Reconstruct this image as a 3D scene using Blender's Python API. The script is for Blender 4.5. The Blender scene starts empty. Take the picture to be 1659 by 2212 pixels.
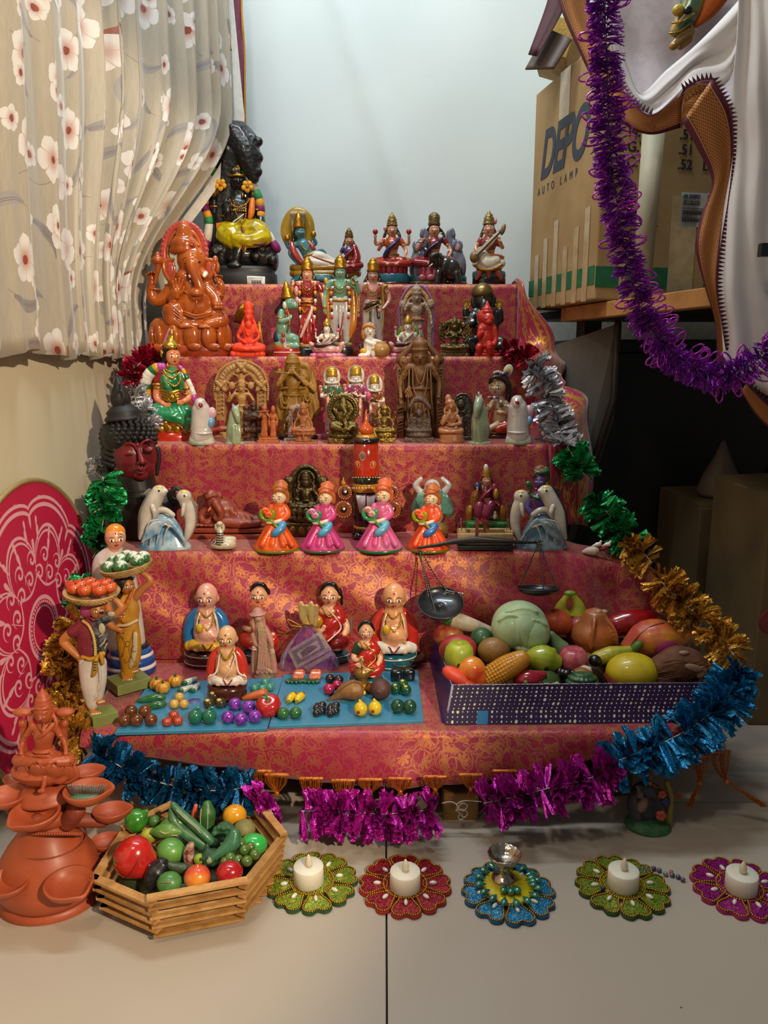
import bpy,math,random
import numpy as np
from mathutils import Vector,Matrix,Euler
from math import sin,cos,pi,radians,sqrt,atan2
random.seed(7)
SC=bpy.context.scene
COL=SC.collection
# ------------------------------------------------ camera (sizes in pixels of the 1659 x 2212 frame)
CAMH,TH,FP,CX,CY=0.66,radians(11.4),1660.0,829.5,1106.0
cam=bpy.data.cameras.new('camera');camo=bpy.data.objects.new('camera',cam);COL.objects.link(camo)
cam.sensor_fit='VERTICAL';cam.sensor_height=36.0;cam.lens=36.0*FP/2212.0
cam.clip_start=0.02
camo.location=(0,0,CAMH);camo.rotation_euler=(pi/2-TH,0,0)
SC.camera=camo
# ------------------------------------------------ world and lamps
w=bpy.data.worlds.new('world');SC.world=w;w.use_nodes=True
w.node_tree.nodes['Background'].inputs[0].default_value=(0.62,0.70,0.80,1)
w.node_tree.nodes['Background'].inputs[1].default_value=0.15
def lamp(name,kind,loc,target,power,col,**kw):
 l=bpy.data.lights.new(name,kind);o=bpy.data.objects.new(name,l);COL.objects.link(o)
 l.energy=power;l.color=col
 for k,v in kw.items():setattr(l,k,v)
 o.location=loc
 o.rotation_euler=(Vector(target)-Vector(loc)).to_track_quat('-Z','Y').to_euler()
 return o
lamp('warm_lamp','SPOT',(0.95,-0.62,1.42),(-0.78,1.20,0.47),175,(1.0,0.80,0.56),spot_size=radians(44),spot_blend=0.28,shadow_soft_size=0.03)
lamp('ceiling_tube_light','AREA',(-0.15,1.30,2.35),(-0.12,1.95,0.7),21,(0.86,0.95,1.0),shape='RECTANGLE',size=1.1,size_y=0.12)
lamp('warm_ceiling_lamp','AREA',(-0.40,0.05,2.1),(-0.3,1.2,0.3),6,(1.0,0.86,0.68),shape='DISK',size=0.22)
SC.view_settings.view_transform='Standard';SC.view_settings.look='None'
SC.view_settings.exposure=0.25;SC.view_settings.gamma=1.0;SC.view_settings.use_curve_mapping=False
cyc=SC.cycles
try:
 cyc.max_bounces=5;cyc.diffuse_bounces=3;cyc.glossy_bounces=3;cyc.transmission_bounces=4;cyc.transparent_max_bounces=8
 cyc.use_denoising=True
except Exception:pass
# ------------------------------------------------ pixel to world
CT,ST=cos(TH),sin(TH)
def MP(x,v,Y):
 a=(x-CX)/FP;b=(CY-v)/FP
 t=Y/(CT+b*ST)
 return Vector((a*t,Y,CAMH+(-ST+b*CT)*t))
def MZ(x,v,Z):
 a=(x-CX)/FP;b=(CY-v)/FP
 t=(Z-CAMH)/(-ST+b*CT)
 return Vector((a*t,(CT+b*ST)*t,Z))
def MX(x,v,X):
 a=(x-CX)/FP;b=(CY-v)/FP
 t=X/a
 return Vector((X,(CT+b*ST)*t,CAMH+(-ST+b*CT)*t))
def zc(p):return p[1]*CT+(CAMH-p[2])*ST
TZ={1:.130,2:.322,3:.494,4:.660,5:.822}
TY={1:1.02,2:1.317,3:1.476,4:1.656,5:1.82}
XL,XR=-.50,.305
WALLX,WALLY=-.575,2.06
# ------------------------------------------------ materials
MATS={}
def lin(c):
 if isinstance(c,str):
  c=c.lstrip('#');c=[int(c[i:i+2],16)/255 for i in(0,2,4)]
 return tuple(((x/12.92)if x<=.04045 else((x+.055)/1.055)**2.4)for x in c)
class NT:
 """small helper to write node maths as expressions"""
 def __init__(s,m):
  s.m=m;s.t=m.node_tree;s.n=s.t.nodes;s.l=s.t.links
  s.b=s.n.get('Principled BSDF')
 def put(s,sock,v):
  if isinstance(v,V):s.l.new(v.o,sock)
  elif hasattr(v,'links'):s.l.new(v,sock)
  elif v is not None:sock.default_value=v
 def math(s,op,*a):
  n=s.n.new('ShaderNodeMath');n.operation=op
  for i,x in enumerate(a):s.put(n.inputs[i],x)
  return V(s,n.outputs[0])
 def coord(s,kind='Object'):
  n=s.n.new('ShaderNodeTexCoord');return n.outputs[kind]
 def sep(s,vec):
  n=s.n.new('ShaderNodeSeparateXYZ');s.put(n.inputs[0],vec);return[V(s,o)for o in n.outputs]
 def comb(s,x=0,y=0,z=0):
  n=s.n.new('ShaderNodeCombineXYZ')
  for i,q in enumerate((x,y,z)):s.put(n.inputs[i],q)
  return n.outputs[0]
 def noise(s,vec,scale,detail=2,rough=.5,dist=0):
  n=s.n.new('ShaderNodeTexNoise');s.put(n.inputs['Vector'],vec)
  n.inputs['Scale'].default_value=scale;n.inputs['Detail'].default_value=detail
  n.inputs['Roughness'].default_value=rough;n.inputs['Distortion'].default_value=dist
  return V(s,n.outputs[0])
 def vor(s,vec,scale,feature='F1',rnd=1.0,dim='3D'):
  n=s.n.new('ShaderNodeTexVoronoi');n.voronoi_dimensions=dim;n.feature=feature
  s.put(n.inputs['Vector'],vec);n.inputs['Scale'].default_value=scale
  n.inputs['Randomness'].default_value=rnd
  return n
 def mix(s,f,a,b):
  n=s.n.new('ShaderNodeMix');n.data_type='RGBA'
  s.put(n.inputs['Factor'],f)
  for i,c in((6,a),(7,b)):
   if isinstance(c,(tuple,str,list)):n.inputs[i].default_value=(*(lin(c)if isinstance(c,str)else c[:3]),1)
   else:s.put(n.inputs[i],c)
  return n.outputs[2]
 def ss(s,x,a,b):
  n=s.n.new('ShaderNodeMapRange');n.interpolation_type='SMOOTHSTEP'
  s.put(n.inputs[0],x);n.inputs[1].default_value=a;n.inputs[2].default_value=b
  return V(s,n.outputs[0])
 def bump(s,h,strength=.4,dist=.002):
  n=s.n.new('ShaderNodeBump');n.inputs['Strength'].default_value=strength
  n.inputs['Distance'].default_value=dist;s.put(n.inputs['Height'],h)
  s.l.new(n.outputs[0],s.b.inputs['Normal'])
class V:
 def __init__(s,t,o):s.t,s.o=t,o
 def _m(s,op,*a):return s.t.math(op,s,*a)
 def __add__(s,o):return s._m('ADD',o)
 __radd__=__add__
 def __sub__(s,o):return s._m('SUBTRACT',o)
 def __rsub__(s,o):return s.t.math('SUBTRACT',o,s)
 def __mul__(s,o):return s._m('MULTIPLY',o)
 __rmul__=__mul__
 def __truediv__(s,o):return s._m('DIVIDE',o)
 def abs(s):return s._m('ABSOLUTE')
 def sin(s):return s._m('SINE')
 def lt(s,o):return s._m('LESS_THAN',o)
 def gt(s,o):return s._m('GREATER_THAN',o)
 def max(s,o):return s._m('MAXIMUM',o)
 def min(s,o):return s._m('MINIMUM',o)
 def fract(s):return s._m('FRACT')
 def sqrt(s):return s._m('SQRT')
def newmat(name):
 m=bpy.data.materials.new(name);m.use_nodes=True
 return m,NT(m)
def setb(t,**k):
 names=dict(rough='Roughness',metal='Metallic',coat='Coat Weight',coatr='Coat Roughness',spec='Specular IOR Level',trans='Transmission Weight',sheen='Sheen Weight',sss='Subsurface Weight',alpha='Alpha',ior='IOR',aniso='Anisotropic')
 for a,v in k.items():
  if names[a]in t.b.inputs:t.put(t.b.inputs[names[a]],v)
def mat(c,rough=.35,metal=0,var=.12,bump=0,bs=260,coat=0,c2=None,vs=70,carve=0,dark=None,coatr=.08,**k):
 """painted / glazed / carved surface; colour as hex"""
 key=(c,rough,metal,var,bump,bs,coat,c2,vs,carve,dark,coatr,tuple(sorted(k.items())))
 if key in MATS:return MATS[key]
 m,t=newmat('surface_'+str(len(MATS)))
 base=lin(c);oc=t.coord()
 c2l=lin(c2)if c2 else tuple(x*.72 for x in base)
 f=t.noise(oc,vs,3,.6)
 fac=t.ss(f,.35,.7)*(1.0 if c2 else min(1,var*4))
 colr=t.mix(fac,base,c2l)
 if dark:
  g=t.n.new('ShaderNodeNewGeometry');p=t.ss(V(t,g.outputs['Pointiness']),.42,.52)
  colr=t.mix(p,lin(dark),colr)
 t.put(t.b.inputs['Base Color'],colr)
 setb(t,rough=rough,metal=metal,coat=coat,coatr=coatr,**k)
 if carve:
  v=t.vor(oc,carve,'SMOOTH_F1');h=V(t,v.outputs[0])+t.noise(oc,carve*1.7,2)*.6
  t.bump(h,.9,.0022)
 elif bump:
  t.bump(t.noise(oc,bs,3),bump,.0015)
 MATS[key]=m
 return m
def glossy(c,**k):return mat(c,rough=.22,coat=.5,**k)
def clay(c,**k):return mat(c,rough=.6,var=.15,bump=.25,**k)
def gold(c='#b98a2e',**k):return mat(c,rough=.28,metal=.85,var=.2,bump=.35,bs=500,**k)
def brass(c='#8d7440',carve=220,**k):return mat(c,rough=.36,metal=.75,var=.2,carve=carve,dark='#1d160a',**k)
# ------------------------------------------------ raw geometry: every function returns (verts, faces)
def g_join(parts):
 Vs,Fs=[],[]
 for V_,F_ in parts:
  o=len(Vs);Vs.extend(V_);Fs.extend([tuple(i+o for i in f)for f in F_])
 return Vs,Fs
def g_ell(c,r,rot=None,seg=14,rings=9):
 R=Euler(rot).to_matrix()if rot else None
 c=Vector(c);Vs=[];Fs=[]
 def add(p):
  if R:p=R@p
  Vs.append(c+p)
 add(Vector((0,0,r[2])))
 for i in range(1,rings):
  a=pi*i/rings
  for j in range(seg):
   b=2*pi*j/seg
   add(Vector((r[0]*sin(a)*cos(b),r[1]*sin(a)*sin(b),r[2]*cos(a))))
 add(Vector((0,0,-r[2])))
 for j in range(seg):Fs.append((0,1+j,1+(j+1)%seg))
 for i in range(rings-2):
  o=1+i*seg
  for j in range(seg):Fs.append((o+j,o+seg+j,o+seg+(j+1)%seg,o+(j+1)%seg))
 o=1+(rings-2)*seg;L=len(Vs)-1
 for j in range(seg):Fs.append((o+j,L,o+(j+1)%seg))
 return Vs,Fs
def g_tube(P,R,seg=8,closed=False,round_ends=True,flat=1.0):
 """swept tube through points P with radii R, rounded ends"""
 P=[Vector(p)for p in P];n=len(P)
 if not hasattr(R,'__len__'):R=[R]*n
 pts,rad=[],[]
 if closed:pts,rad=P,list(R)
 else:
  d0=(P[1]-P[0]).normalized();d1=(P[-1]-P[-2]).normalized()
  if round_ends:
   for k in(0,1):a=(k+.15)*pi/4.6;pts.append(P[0]-d0*R[0]*cos(a));rad.append(max(R[0]*sin(a),1e-6))
  pts+=P;rad+=list(R)
  if round_ends:
   for k in(1,0):a=(k+.15)*pi/4.6;pts.append(P[-1]+d1*R[-1]*cos(a));rad.append(max(R[-1]*sin(a),1e-6))
 m=len(pts);Vs=[];Fs=[];u=None
 for i in range(m):
  if closed:t=pts[(i+1)%m]-pts[i-1]
  else:t=pts[min(i+1,m-1)]-pts[max(i-1,0)]
  t=t.normalized()if t.length>1e-9 else Vector((0,0,1))
  if u is None:
   u=t.cross(Vector((0,1,0)));
   if u.length<.1:u=t.cross(Vector((1,0,0)))
  u=(u-t*u.dot(t)).normalized();w_=t.cross(u)
  for j in range(seg):
   b=2*pi*j/seg
   Vs.append(pts[i]+u*cos(b)*rad[i]+w_*sin(b)*rad[i]*flat)
 k=m if closed else m-1
 for i in range(k):
  a=i*seg;b=((i+1)%m)*seg
  for j in range(seg):Fs.append((a+j,a+(j+1)%seg,b+(j+1)%seg,b+j))
 if not closed:
  Fs.append(tuple(range(seg-1,-1,-1)));Fs.append(tuple(range((m-1)*seg,m*seg)))
 return Vs,Fs
def smooth_path(P,k=4):
 """Catmull-Rom through tuples of any length"""
 P=[np.array(p,float)for p in P]
 if len(P)<3:return P
 Q=[2*P[0]-P[1]]+P+[2*P[-1]-P[-2]];out=[]
 for i in range(1,len(Q)-2):
  for j in range(k):
   t=j/k
   out.append(.5*((2*Q[i])+(-Q[i-1]+Q[i+1])*t+(2*Q[i-1]-5*Q[i]+4*Q[i+1]-Q[i+2])*t*t+(-Q[i-1]+3*Q[i]-3*Q[i+1]+Q[i+2])*t**3))
 out.append(P[-1]);return out
def g_lathe(c,prof,seg=24,sy=1.0,rib=0,ribn=12,sx=1.0,rot=None):
 Vs,Fs=[],[];c=Vector(c);R=Euler(rot).to_matrix()if rot else None
 for r,z in prof:
  for j in range(seg):
   b=2*pi*j/seg;q=r*(1+rib*abs(sin(b*ribn/2)))if rib else r
   p=Vector((q*cos(b)*sx,q*sin(b)*sy,z))
   if R:p=R@p
   Vs.append(c+p)
 n=len(prof)
 for i in range(n-1):
  for j in range(seg):Fs.append((i*seg+j,i*seg+(j+1)%seg,(i+1)*seg+(j+1)%seg,(i+1)*seg+j))
 Fs.append(tuple(range(seg-1,-1,-1)));Fs.append(tuple(range((n-1)*seg,n*seg)))
 return Vs,Fs
def g_box(c,s,rot=None,taper=1.0):
 c=Vector(c);R=Euler(rot).to_matrix()if rot else None;Vs=[]
 for z in(-1,1):
  k=taper if z>0 else 1
  for x,y in((-1,-1),(1,-1),(1,1),(-1,1)):
   p=Vector((x*s[0]/2*k,y*s[1]/2*k,z*s[2]/2))
   if R:p=R@p
   Vs.append(c+p)
 return Vs,[(3,2,1,0),(4,5,6,7),(0,1,5,4),(1,2,6,5),(2,3,7,6),(3,0,4,7)]
def g_prism(pts,vec):
 """closed outline of world points extruded along vec"""
 P=[Vector(p)for p in pts];v=Vector(vec);n=len(P)
 Vs=P+[p+v for p in P]
 return Vs,[tuple(range(n-1,-1,-1)),tuple(range(n,2*n))]+[(i,(i+1)%n,n+(i+1)%n,n+i)for i in range(n)]
 # ------------------------------------------------ objects
def mesh_obj(name,geo,m,parent=None,smooth=True,vox=None,sm=3,uv=None,bevel=None):
 me=bpy.data.meshes.new(name)
 Vs,Fs=geo if isinstance(geo,tuple)else g_join(geo)
 me.from_pydata([tuple(v)for v in Vs],[],Fs)
 if smooth:me.polygons.foreach_set('use_smooth',[True]*len(me.polygons))
 if uv is not None:
  l=me.uv_layers.new(name='UVMap')
  idx=np.empty(len(me.loops),dtype=np.int32);me.loops.foreach_get('vertex_index',idx)
  l.data.foreach_set('uv',np.asarray(uv,dtype=np.float32)[idx].ravel())
 me.validate();me.update()
 if m:me.materials.append(m)
 o=bpy.data.objects.new(name,me);COL.objects.link(o)
 if parent:o.parent=parent
 if vox:
  r=o.modifiers.new('remesh','REMESH');r.mode='VOXEL';r.voxel_size=vox*1.2;r.use_smooth_shade=True
  if sm:
   s_=o.modifiers.new('smooth','SMOOTH');s_.factor=.5;s_.iterations=sm
 if bevel:
  b=o.modifiers.new('bevel','BEVEL');b.width=bevel;b.segments=2;b.limit_method='ANGLE'
 return o
def tag(o,label,cat=None,group=None,kind=None):
 if label:o['label']=label
 if cat:o['category']=cat
 if group:o['group']=group
 if kind:o['kind']=kind
 return o
def struct(name,geo,m,**k):
 o=mesh_obj(name,geo,m,**k);o['kind']='structure';return o
def root(name,loc,label,cat,group=None):
 o=bpy.data.objects.new(name,None);o.empty_display_size=.02;COL.objects.link(o);o.location=loc
 return tag(o,label,cat,group)
def copy_tree(o,parent=None):
 c=o.copy();COL.objects.link(c);c.parent=parent
 for ch in list(o.children):copy_tree(ch,c)
 return c
TINY=set('sash waist_sash cape sequins knot weave eyes irises brows lips forehead_stripes necklace bangle earring jewellery scales lotus_bud disc armlet armlets weapons ridges fringe garland_bead_row sweets ornaments petals lower_petals serpent_heads bands belt_chains sash_edge ear_lining barcode curls dots print beads axe_and_deer garland_row waves feather_vanes strands base_knobs toes flowers crown_stones stripes'.split())
class Fig:
 """one thing measured in photograph pixels on a vertical plane at depth Y, standing at height Z"""
 def __init__(s,name,label,cat,x,vb,Y=None,Z=None,group=None,px=None):
  if Y is None:p=MZ(x,vb,Z);Y=p[1]
  else:
   p=MP(x,vb,Y)
  s.off=Vector((0,0,0))
  if Z is not None:s.off=Vector((0,0,Z-p[2]))
  s.Y=Y;s.x=x;s.vb=vb;s.u=zc(p)/FP
  s.base=p+s.off
  s.root=root(name,s.base,label,cat,group)
 def P(s,x,v,d=0):
  return MP(x,v,s.Y+d*s.u)+s.off-s.base
  # primitives -------------------------------------------------
 def E(s,x,v,rx,rz,ry=None,d=0,rot=None,seg=14):
  if ry is None:ry=(rx+rz)/2
  return g_ell(s.P(x,v,d),(rx*s.u,ry*s.u,rz*s.u),rot,seg,max(7,seg*2//3))
 def C(s,pts,seg=9,k=4,flat=1.0,closed=False,r=None):
  """chain of (x, v, d, r)"""
  if r is not None:pts=[(p[0],p[1],p[2]if len(p)>2 else 0,r)for p in pts]
  q=smooth_path(pts,k)if len(pts)>2 else pts
  return g_tube([s.P(p[0],p[1],p[2])for p in q],[p[3]*s.u for p in q],seg,closed,True,flat)
 def L(s,x,v,prof,d=0,seg=24,sy=1.0,rib=0,ribn=12,sx=1.0,rot=None):
  return g_lathe(s.P(x,v,d),[(r*s.u,z*s.u)for r,z in prof],seg,sy,rib,ribn,sx,rot)
 def B(s,x,v,w_,h,dep,d=0,rot=None,taper=1.0):
  return g_box(s.P(x,v,d),(w_*s.u,dep*s.u,h*s.u),rot,taper)
 def S(s,pts,d=0,th=4):
  """outline in pixels, th deep"""
  return g_prism([s.P(x,v,d)for x,v in pts],(0,th*s.u,0))
 def ring(s,x,v,rx,rz,r,d=0,a0=0,a1=360,n=24,tilt=0,seg=8):
  """arc in the picture plane; tilt leans it back"""
  full=(a1-a0)>=360;m=n if full else n+1;pts=[]
  for i in range(m):
   a=radians(a0+(a1-a0)*i/n);pts.append(s.P(x+rx*cos(a),v-rz*sin(a),d+tilt*sin(a)))
  return g_tube(pts,r*s.u,seg,closed=full)
 def hring(s,x,v,rx,r,d=0,sy=1.0,n=20,dip=0):
  """horizontal ring (bangle, belt); dip lowers its front"""
  c=s.P(x,v,d);pts=[]
  for i in range(n):
   a=2*pi*i/n;pts.append(c+Vector((rx*s.u*cos(a),rx*sy*s.u*sin(a),dip*s.u*sin(a))))
  return g_tube(pts,r*s.u,6,closed=True)
 def beads(s,pts,r,n,d=None):
  q=smooth_path(pts,10);L_=[0]
  for a,b in zip(q,q[1:]):L_.append(L_[-1]+float(np.linalg.norm(a-b)))
  out=[]
  for i in range(n):
   t=L_[-1]*i/max(1,n-1);j=min(len(q)-2,max(0,int(np.searchsorted(L_,t))-1))
   f=(t-L_[j])/max(1e-9,L_[j+1]-L_[j]);p=q[j]*(1-f)+q[j+1]*f
   out.append(g_ell(s.P(p[0],p[1],p[2]if len(p)>2 else(d or 0)),(r*s.u,)*3,None,8,6))
  return g_join(out)
 def part(s,name,m,prims,vox=None,sm=3,parent=None,smooth=True,label=None,bevel=None,kind=None):
  o=mesh_obj(name,prims if isinstance(prims,list)else[prims],m,parent or s.root,smooth,vox*s.u if vox else None,sm,bevel=bevel*s.u if bevel else None)
  if label:o['label']=label
  if kind or name in TINY:o['kind']=kind or 'stuff'
  return o
  # a face on an ellipsoidal head -------------------------------
 def face(s,x,v,rx,rz,ry=None,d=0,yaw=0,pitch=0,eyes='#f4f0e6',iris='#120c08',lip='#a01818',brow='#1a0e08',bindi=None,eye=1.3,closed=False,sep=.40,bv=.0,ev=.02,mark=None,parent=None):
  if ry is None:ry=rx
  c=s.P(x,v,d);R=Euler((radians(pitch),0,radians(yaw))).to_matrix();u=s.u
  def on(a,b,k=1.0):
   cc=sqrt(max(.02,1-a*a-b*b))
   return c+R@Vector((a*rx*u,-cc*ry*u*k,b*rz*u))
  e=(0,0,radians(yaw))
  def blob(a,b,w_,h,dep,k=1.0):
   ang=math.asin(max(-.95,min(.95,a)))
   return g_ell(on(a,b,k),(w_*rx*u,dep*rx*u,h*rz*u),(radians(pitch),0,radians(yaw)+ang),10,7)
  if not closed:
   s.part('eyes',mat(eyes,.25,var=0),[blob(q*sep,ev,.19*eye,.10*eye,.07)for q in(-1,1)],parent=parent)
   s.part('irises',mat(iris,.2,var=0),[blob(q*sep,ev-.01,.085*eye,.09*eye,.11)for q in(-1,1)],parent=parent)
  lines=[]
  for q in(-1,1):
   pts=[on(q*(sep-.2),ev+.21+bv,1.02),on(q*sep,ev+.27+bv,1.03),on(q*(sep+.22),ev+.15+bv,1.02)]
   lines.append(g_tube([p for p in pts],[.025*rx*u,.035*rx*u,.02*rx*u],5))
   pts=[on(q*(sep-.2),ev+.0,1.02),on(q*sep,ev+(.09 if not closed else-.05)*eye,1.05),on(q*(sep+.24),ev+.0,1.02)]
   lines.append(g_tube(pts,[.02*rx*u,.03*rx*u,.02*rx*u],5))
  s.part('brows',mat(brow,.4,var=0),lines,parent=parent)
  s.part('lips',mat(lip,.3,var=0),[blob(0,-.46,.20,.055,.10),blob(0,-.53,.13,.05,.10)],parent=parent)
  if bindi:s.part('forehead_mark',mat(bindi,.4,var=0),[blob(0,.42,.07,.09,.06)],parent=parent)
  if mark:s.part('forehead_stripes',mat(mark,.4,var=0),[blob(0,.40+.12*i,.30,.035,.07)for i in range(3)],parent=parent)
 def nose(s,x,v,rx,rz,ry=None,d=0,yaw=0,pitch=0,k=1.0):
  if ry is None:ry=rx
  c=s.P(x,v,d);R=Euler((radians(pitch),0,radians(yaw))).to_matrix();u=s.u
  pts=[c+R@Vector((0,-ry*u*.96,rz*u*.12)),c+R@Vector((0,-ry*u*1.10,-rz*u*.16))]
  return g_join([g_tube(pts,[.08*rx*u*k,.13*rx*u*k],8),g_ell(pts[1],(.17*rx*u*k,.13*rx*u*k,.09*rz*u*k))])
def hand(f,x,v,d,L,ang=90,curl=.3,spread=9,side=1,yaw=0,r=None):
 """palm and five separate fingers; ang = direction of the fingers in the picture (90 = up), L = length in px"""
 out=[];a=radians(ang)
 ux,uz=cos(a),sin(a);px_,pz=-uz*side,ux*side
 def pt(along,across,dep):return(x+ux*along+px_*across,v-(uz*along+pz*across),d+dep)
 rr=r or L*.085
 out.append(f.C([(*pt(0,0,0),L*.16),(*pt(L*.30,0,0),L*.20),(*pt(L*.45,0,0),L*.19)],seg=8,k=2,flat=.55))
 for i in range(4):
  t=(i-1.5);le=L*(.50,.56,.52,.40)[i];sp=radians(t*spread)
  b=pt(L*.42,t*L*.115,0);m_=pt(L*.42+le*.55*cos(sp),t*L*.115+le*.55*sin(sp),-curl*L*.10);e=pt(L*.42+le*cos(sp)*(1-curl*.4),t*L*.115+le*sin(sp),-curl*L*.34)
  out.append(f.C([(*b,rr),(*m_,rr*.92),(*e,rr*.75)],seg=6,k=2))
 b=pt(L*.12,-L*.13,0);m_=pt(L*.30,-L*.30,-L*.05);e=pt(L*.48,-L*.36,-L*.10)
 out.append(f.C([(*b,rr*1.2),(*m_,rr*1.1),(*e,rr*.85)],seg=6,k=2))
 return g_join(out)
 # ------------------------------------------------ room shell
m,t=newmat('floor_tile')
oc=t.coord();X,Y_,Z_=t.sep(oc)
n1=t.noise(oc,3.0,4);n2=t.noise(oc,900,2)
c=t.mix(n1,lin('#a69b8e'),lin('#b6ab9d'));c=t.mix(t.ss(n2,.55,.8)*.25,c,lin('#a09487'))
sp=t.vor(oc,26,'F1');speck=V(t,sp.outputs[0]).lt(.035)*t.noise(oc,5,1).gt(.56)
c=t.mix(speck,c,lin('#3a2a1c'))
t.put(t.b.inputs['Base Color'],c);setb(t,rough=.32,coat=.25,coatr=.15)
M_TILE=m
M_GROUT=mat('#1f1b18',.8)
struct('floor',[g_box((0.2,1.2,-.02),(3.6,5.2,.03))],M_GROUT)
fl=bpy.data.objects['floor']
xs=[-1.597,-.797,.003,.803,1.603];ys=[-1.35,-.55,.25,1.052,1.852,2.65]
for i in range(len(xs)-1):
 for j in range(len(ys)-1):
  x0,x1,y0,y1=xs[i]+.0012,xs[i+1]-.0012,ys[j]+.0012,ys[j+1]-.0012
  o=mesh_obj('tile',[g_box(((x0+x1)/2,(y0+y1)/2,-.004),(x1-x0,y1-y0,.008))],M_TILE,fl,smooth=False)
m,t=newmat('painted_wall')
oc=t.coord();n1=t.noise(oc,6,4)
c=t.mix(n1,lin('#d9cfb4'),lin('#cfc4a6'));t.put(t.b.inputs['Base Color'],c);setb(t,rough=.7);t.bump(t.noise(oc,90,4),.12,.002)
M_WALL=m
struct('wall_left',[g_box((WALLX-.05,.95,1.2),(.1,3.2,2.5))],M_WALL,smooth=False)
struct('wall_back',[g_box((.45,WALLY+.10,1.2),(2.3,.1,2.5))],mat('#c9cac2',.7),smooth=False)
struct('wall_right',[g_box((1.60,1.0,1.2),(.1,3.0,2.5))],mat('#8b8478',.7),smooth=False)
struct('baseboard_left',[g_box((WALLX+.005,.95,.04),(.012,3.1,.08))],mat('#b7ab95',.4),smooth=False)
# ------------------------------------------------ pale backdrop cloth on the back wall
def sheet(name,fn,nu,nv,m,parent=None,uvs=(1,1),thick=None):
 Vs,uv,Fs=[],[],[]
 for j in range(nv+1):
  for i in range(nu+1):
   Vs.append(fn(i/nu,j/nv));uv.append((i/nu*uvs[0],j/nv*uvs[1]))
 for j in range(nv):
  for i in range(nu):
   a=j*(nu+1)+i;Fs.append((a,a+1,a+nu+2,a+nu+1))
 o=mesh_obj(name,(Vs,Fs),m,parent,True,uv=uv)
 if thick:
  s_=o.modifiers.new('solid','SOLIDIFY');s_.thickness=thick;s_.offset=0
 return o
rnd=random.Random(3)
from mathutils import noise as mn
def nz(x,y,z=0.0):return mn.noise(Vector((x,y,z)))
m,t=newmat('backdrop_cotton')
oc=t.coord();n1=t.noise(oc,4,3)
c=t.mix(n1,lin('#dfe6e3'),lin('#cfdbdb'));t.put(t.b.inputs['Base Color'],c);setb(t,rough=.85,sheen=.2)
t.bump(t.noise(oc,7,4,.5,.5),.22,.008)
M_BACK=m
def f_back(u,v):
 X=-.60+u*1.12;Z=.80+v*1.25
 y=WALLY+.030-.018*(nz(X*1.7+Z*1.1,Z*.9)+.35*nz(X*6,Z*3.2,2))-.02*math.exp(-((X+Z*.35-.42)/.03)**2)*.5
 return(X,y,Z)
bk=tag(sheet('backdrop_cloth',f_back,80,90,M_BACK,thick=.002),'large pale bluish-white cotton sheet hung behind the top step','cloth')
f=Fig('border_strip','maroon cloth strip with thin yellow edge tape hanging behind the curtain edge','cloth',515,300,Y=2.0)
def strip(f,name,L_,R_,m,d=0,n=30,th=1.0,parent=None,wob=2):
 A=smooth_path([(x,v)for x,v in L_],8);B_=smooth_path([(x,v)for x,v in R_],8)
 na=min(len(A),len(B_));Vs=[];Fs=[];K=4
 for i in range(na):
  for k in range(K+1):
   q=A[i]*(1-k/K)+B_[i]*(k/K)
   Vs.append(f.P(q[0],q[1],d+wob*sin(i*.5+k*1.3)))
 for i in range(na-1):
  for k in range(K):
   a=i*(K+1)+k;Fs.append((a,a+1,a+K+2,a+K+1))
 o=mesh_obj(name,(Vs,Fs),m,parent or f.root)
 s_=o.modifiers.new('solid','SOLIDIFY');s_.thickness=th*f.u;s_.offset=0
 return o
MAR=mat('#8c4a5c',.8,bump=.2,bs=900)
strip(f,'maroon_panel',[(497,-40),(504,40),(506,130),(508,310)],[(519,-40),(524,60),(529,150),(531,310)],MAR)
YT=mat('#d9962f',.5,bump=.3)
strip(f,'edge_tape',[(518,-40),(521,40),(526,120),(528,310)],[(522,-40),(525,40),(530,120),(532,310)],YT,d=-3)
strip(f,'edge_tape',[(485,-40),(487,20),(493,70),(498,110)],[(489,-40),(491,20),(497,70),(499,110)],YT,d=-3)
strip(f,'lining_panel',[(486,-40),(488,20),(494,70),(498,100)],[(500,-40),(502,20),(504,70),(500,110)],mat('#e4e2dc',.8),d=1)
# ------------------------------------------------ floral curtain along the left wall
m,t=newmat('floral_curtain')
uvc=t.coord('UV');U,W,_=t.sep(uvc)
def flower_layer(t,U,W,scale,off,R,kind):
 p=t.comb(U*scale+off,W*scale+off*1.7,0)
 vn=t.vor(p,1.0,'F1',.75,'2D');cx,cy,_=t.sep(vn.outputs['Position'])
 cr=t.sep(vn.outputs['Color'])
 px_,py_,_=t.sep(p);dx,dy=px_-cx,py_-cy
 th=t.math('ARCTAN2',dy,dx);r=(dx*dx+dy*dy).sqrt()
 return dx,dy,th,r,cr
wv=t.noise(uvc,60,2)
lin_u=t.noise(t.comb(U*8,W*1.0,0),30,3)
base=t.mix(lin_u,lin('#9f9480'),lin('#b9ae9a'))
dx,dy,th,r,cr=flower_layer(t,U,W,9.0,3.3,0,0)
ang=cr[0]*6.28
lx=dx*t.math('COSINE',ang)+dy*ang.sin();ly=dy*t.math('COSINE',ang)-dx*ang.sin()
bend=ly+lx*lx*.9
leaf=(1-((lx*2.6)*(lx*2.6)+(bend*11)*(bend*11))).gt(.0)*cr[1].gt(.22)
vein=(bend.abs().lt(.008))*leaf
lc=t.mix(cr[2],lin('#857d7c'),lin('#a29c98'));lc=t.mix(t.math('GREATER_THAN',cr[2],.86),lc,lin('#96452f'));lc=t.mix(vein*.5,lc,lin('#5a5050'))
base=t.mix(leaf*.9,base,lc)
stem=((bend+.03).abs().lt(.006))*(lx.abs().lt(.46))
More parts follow.
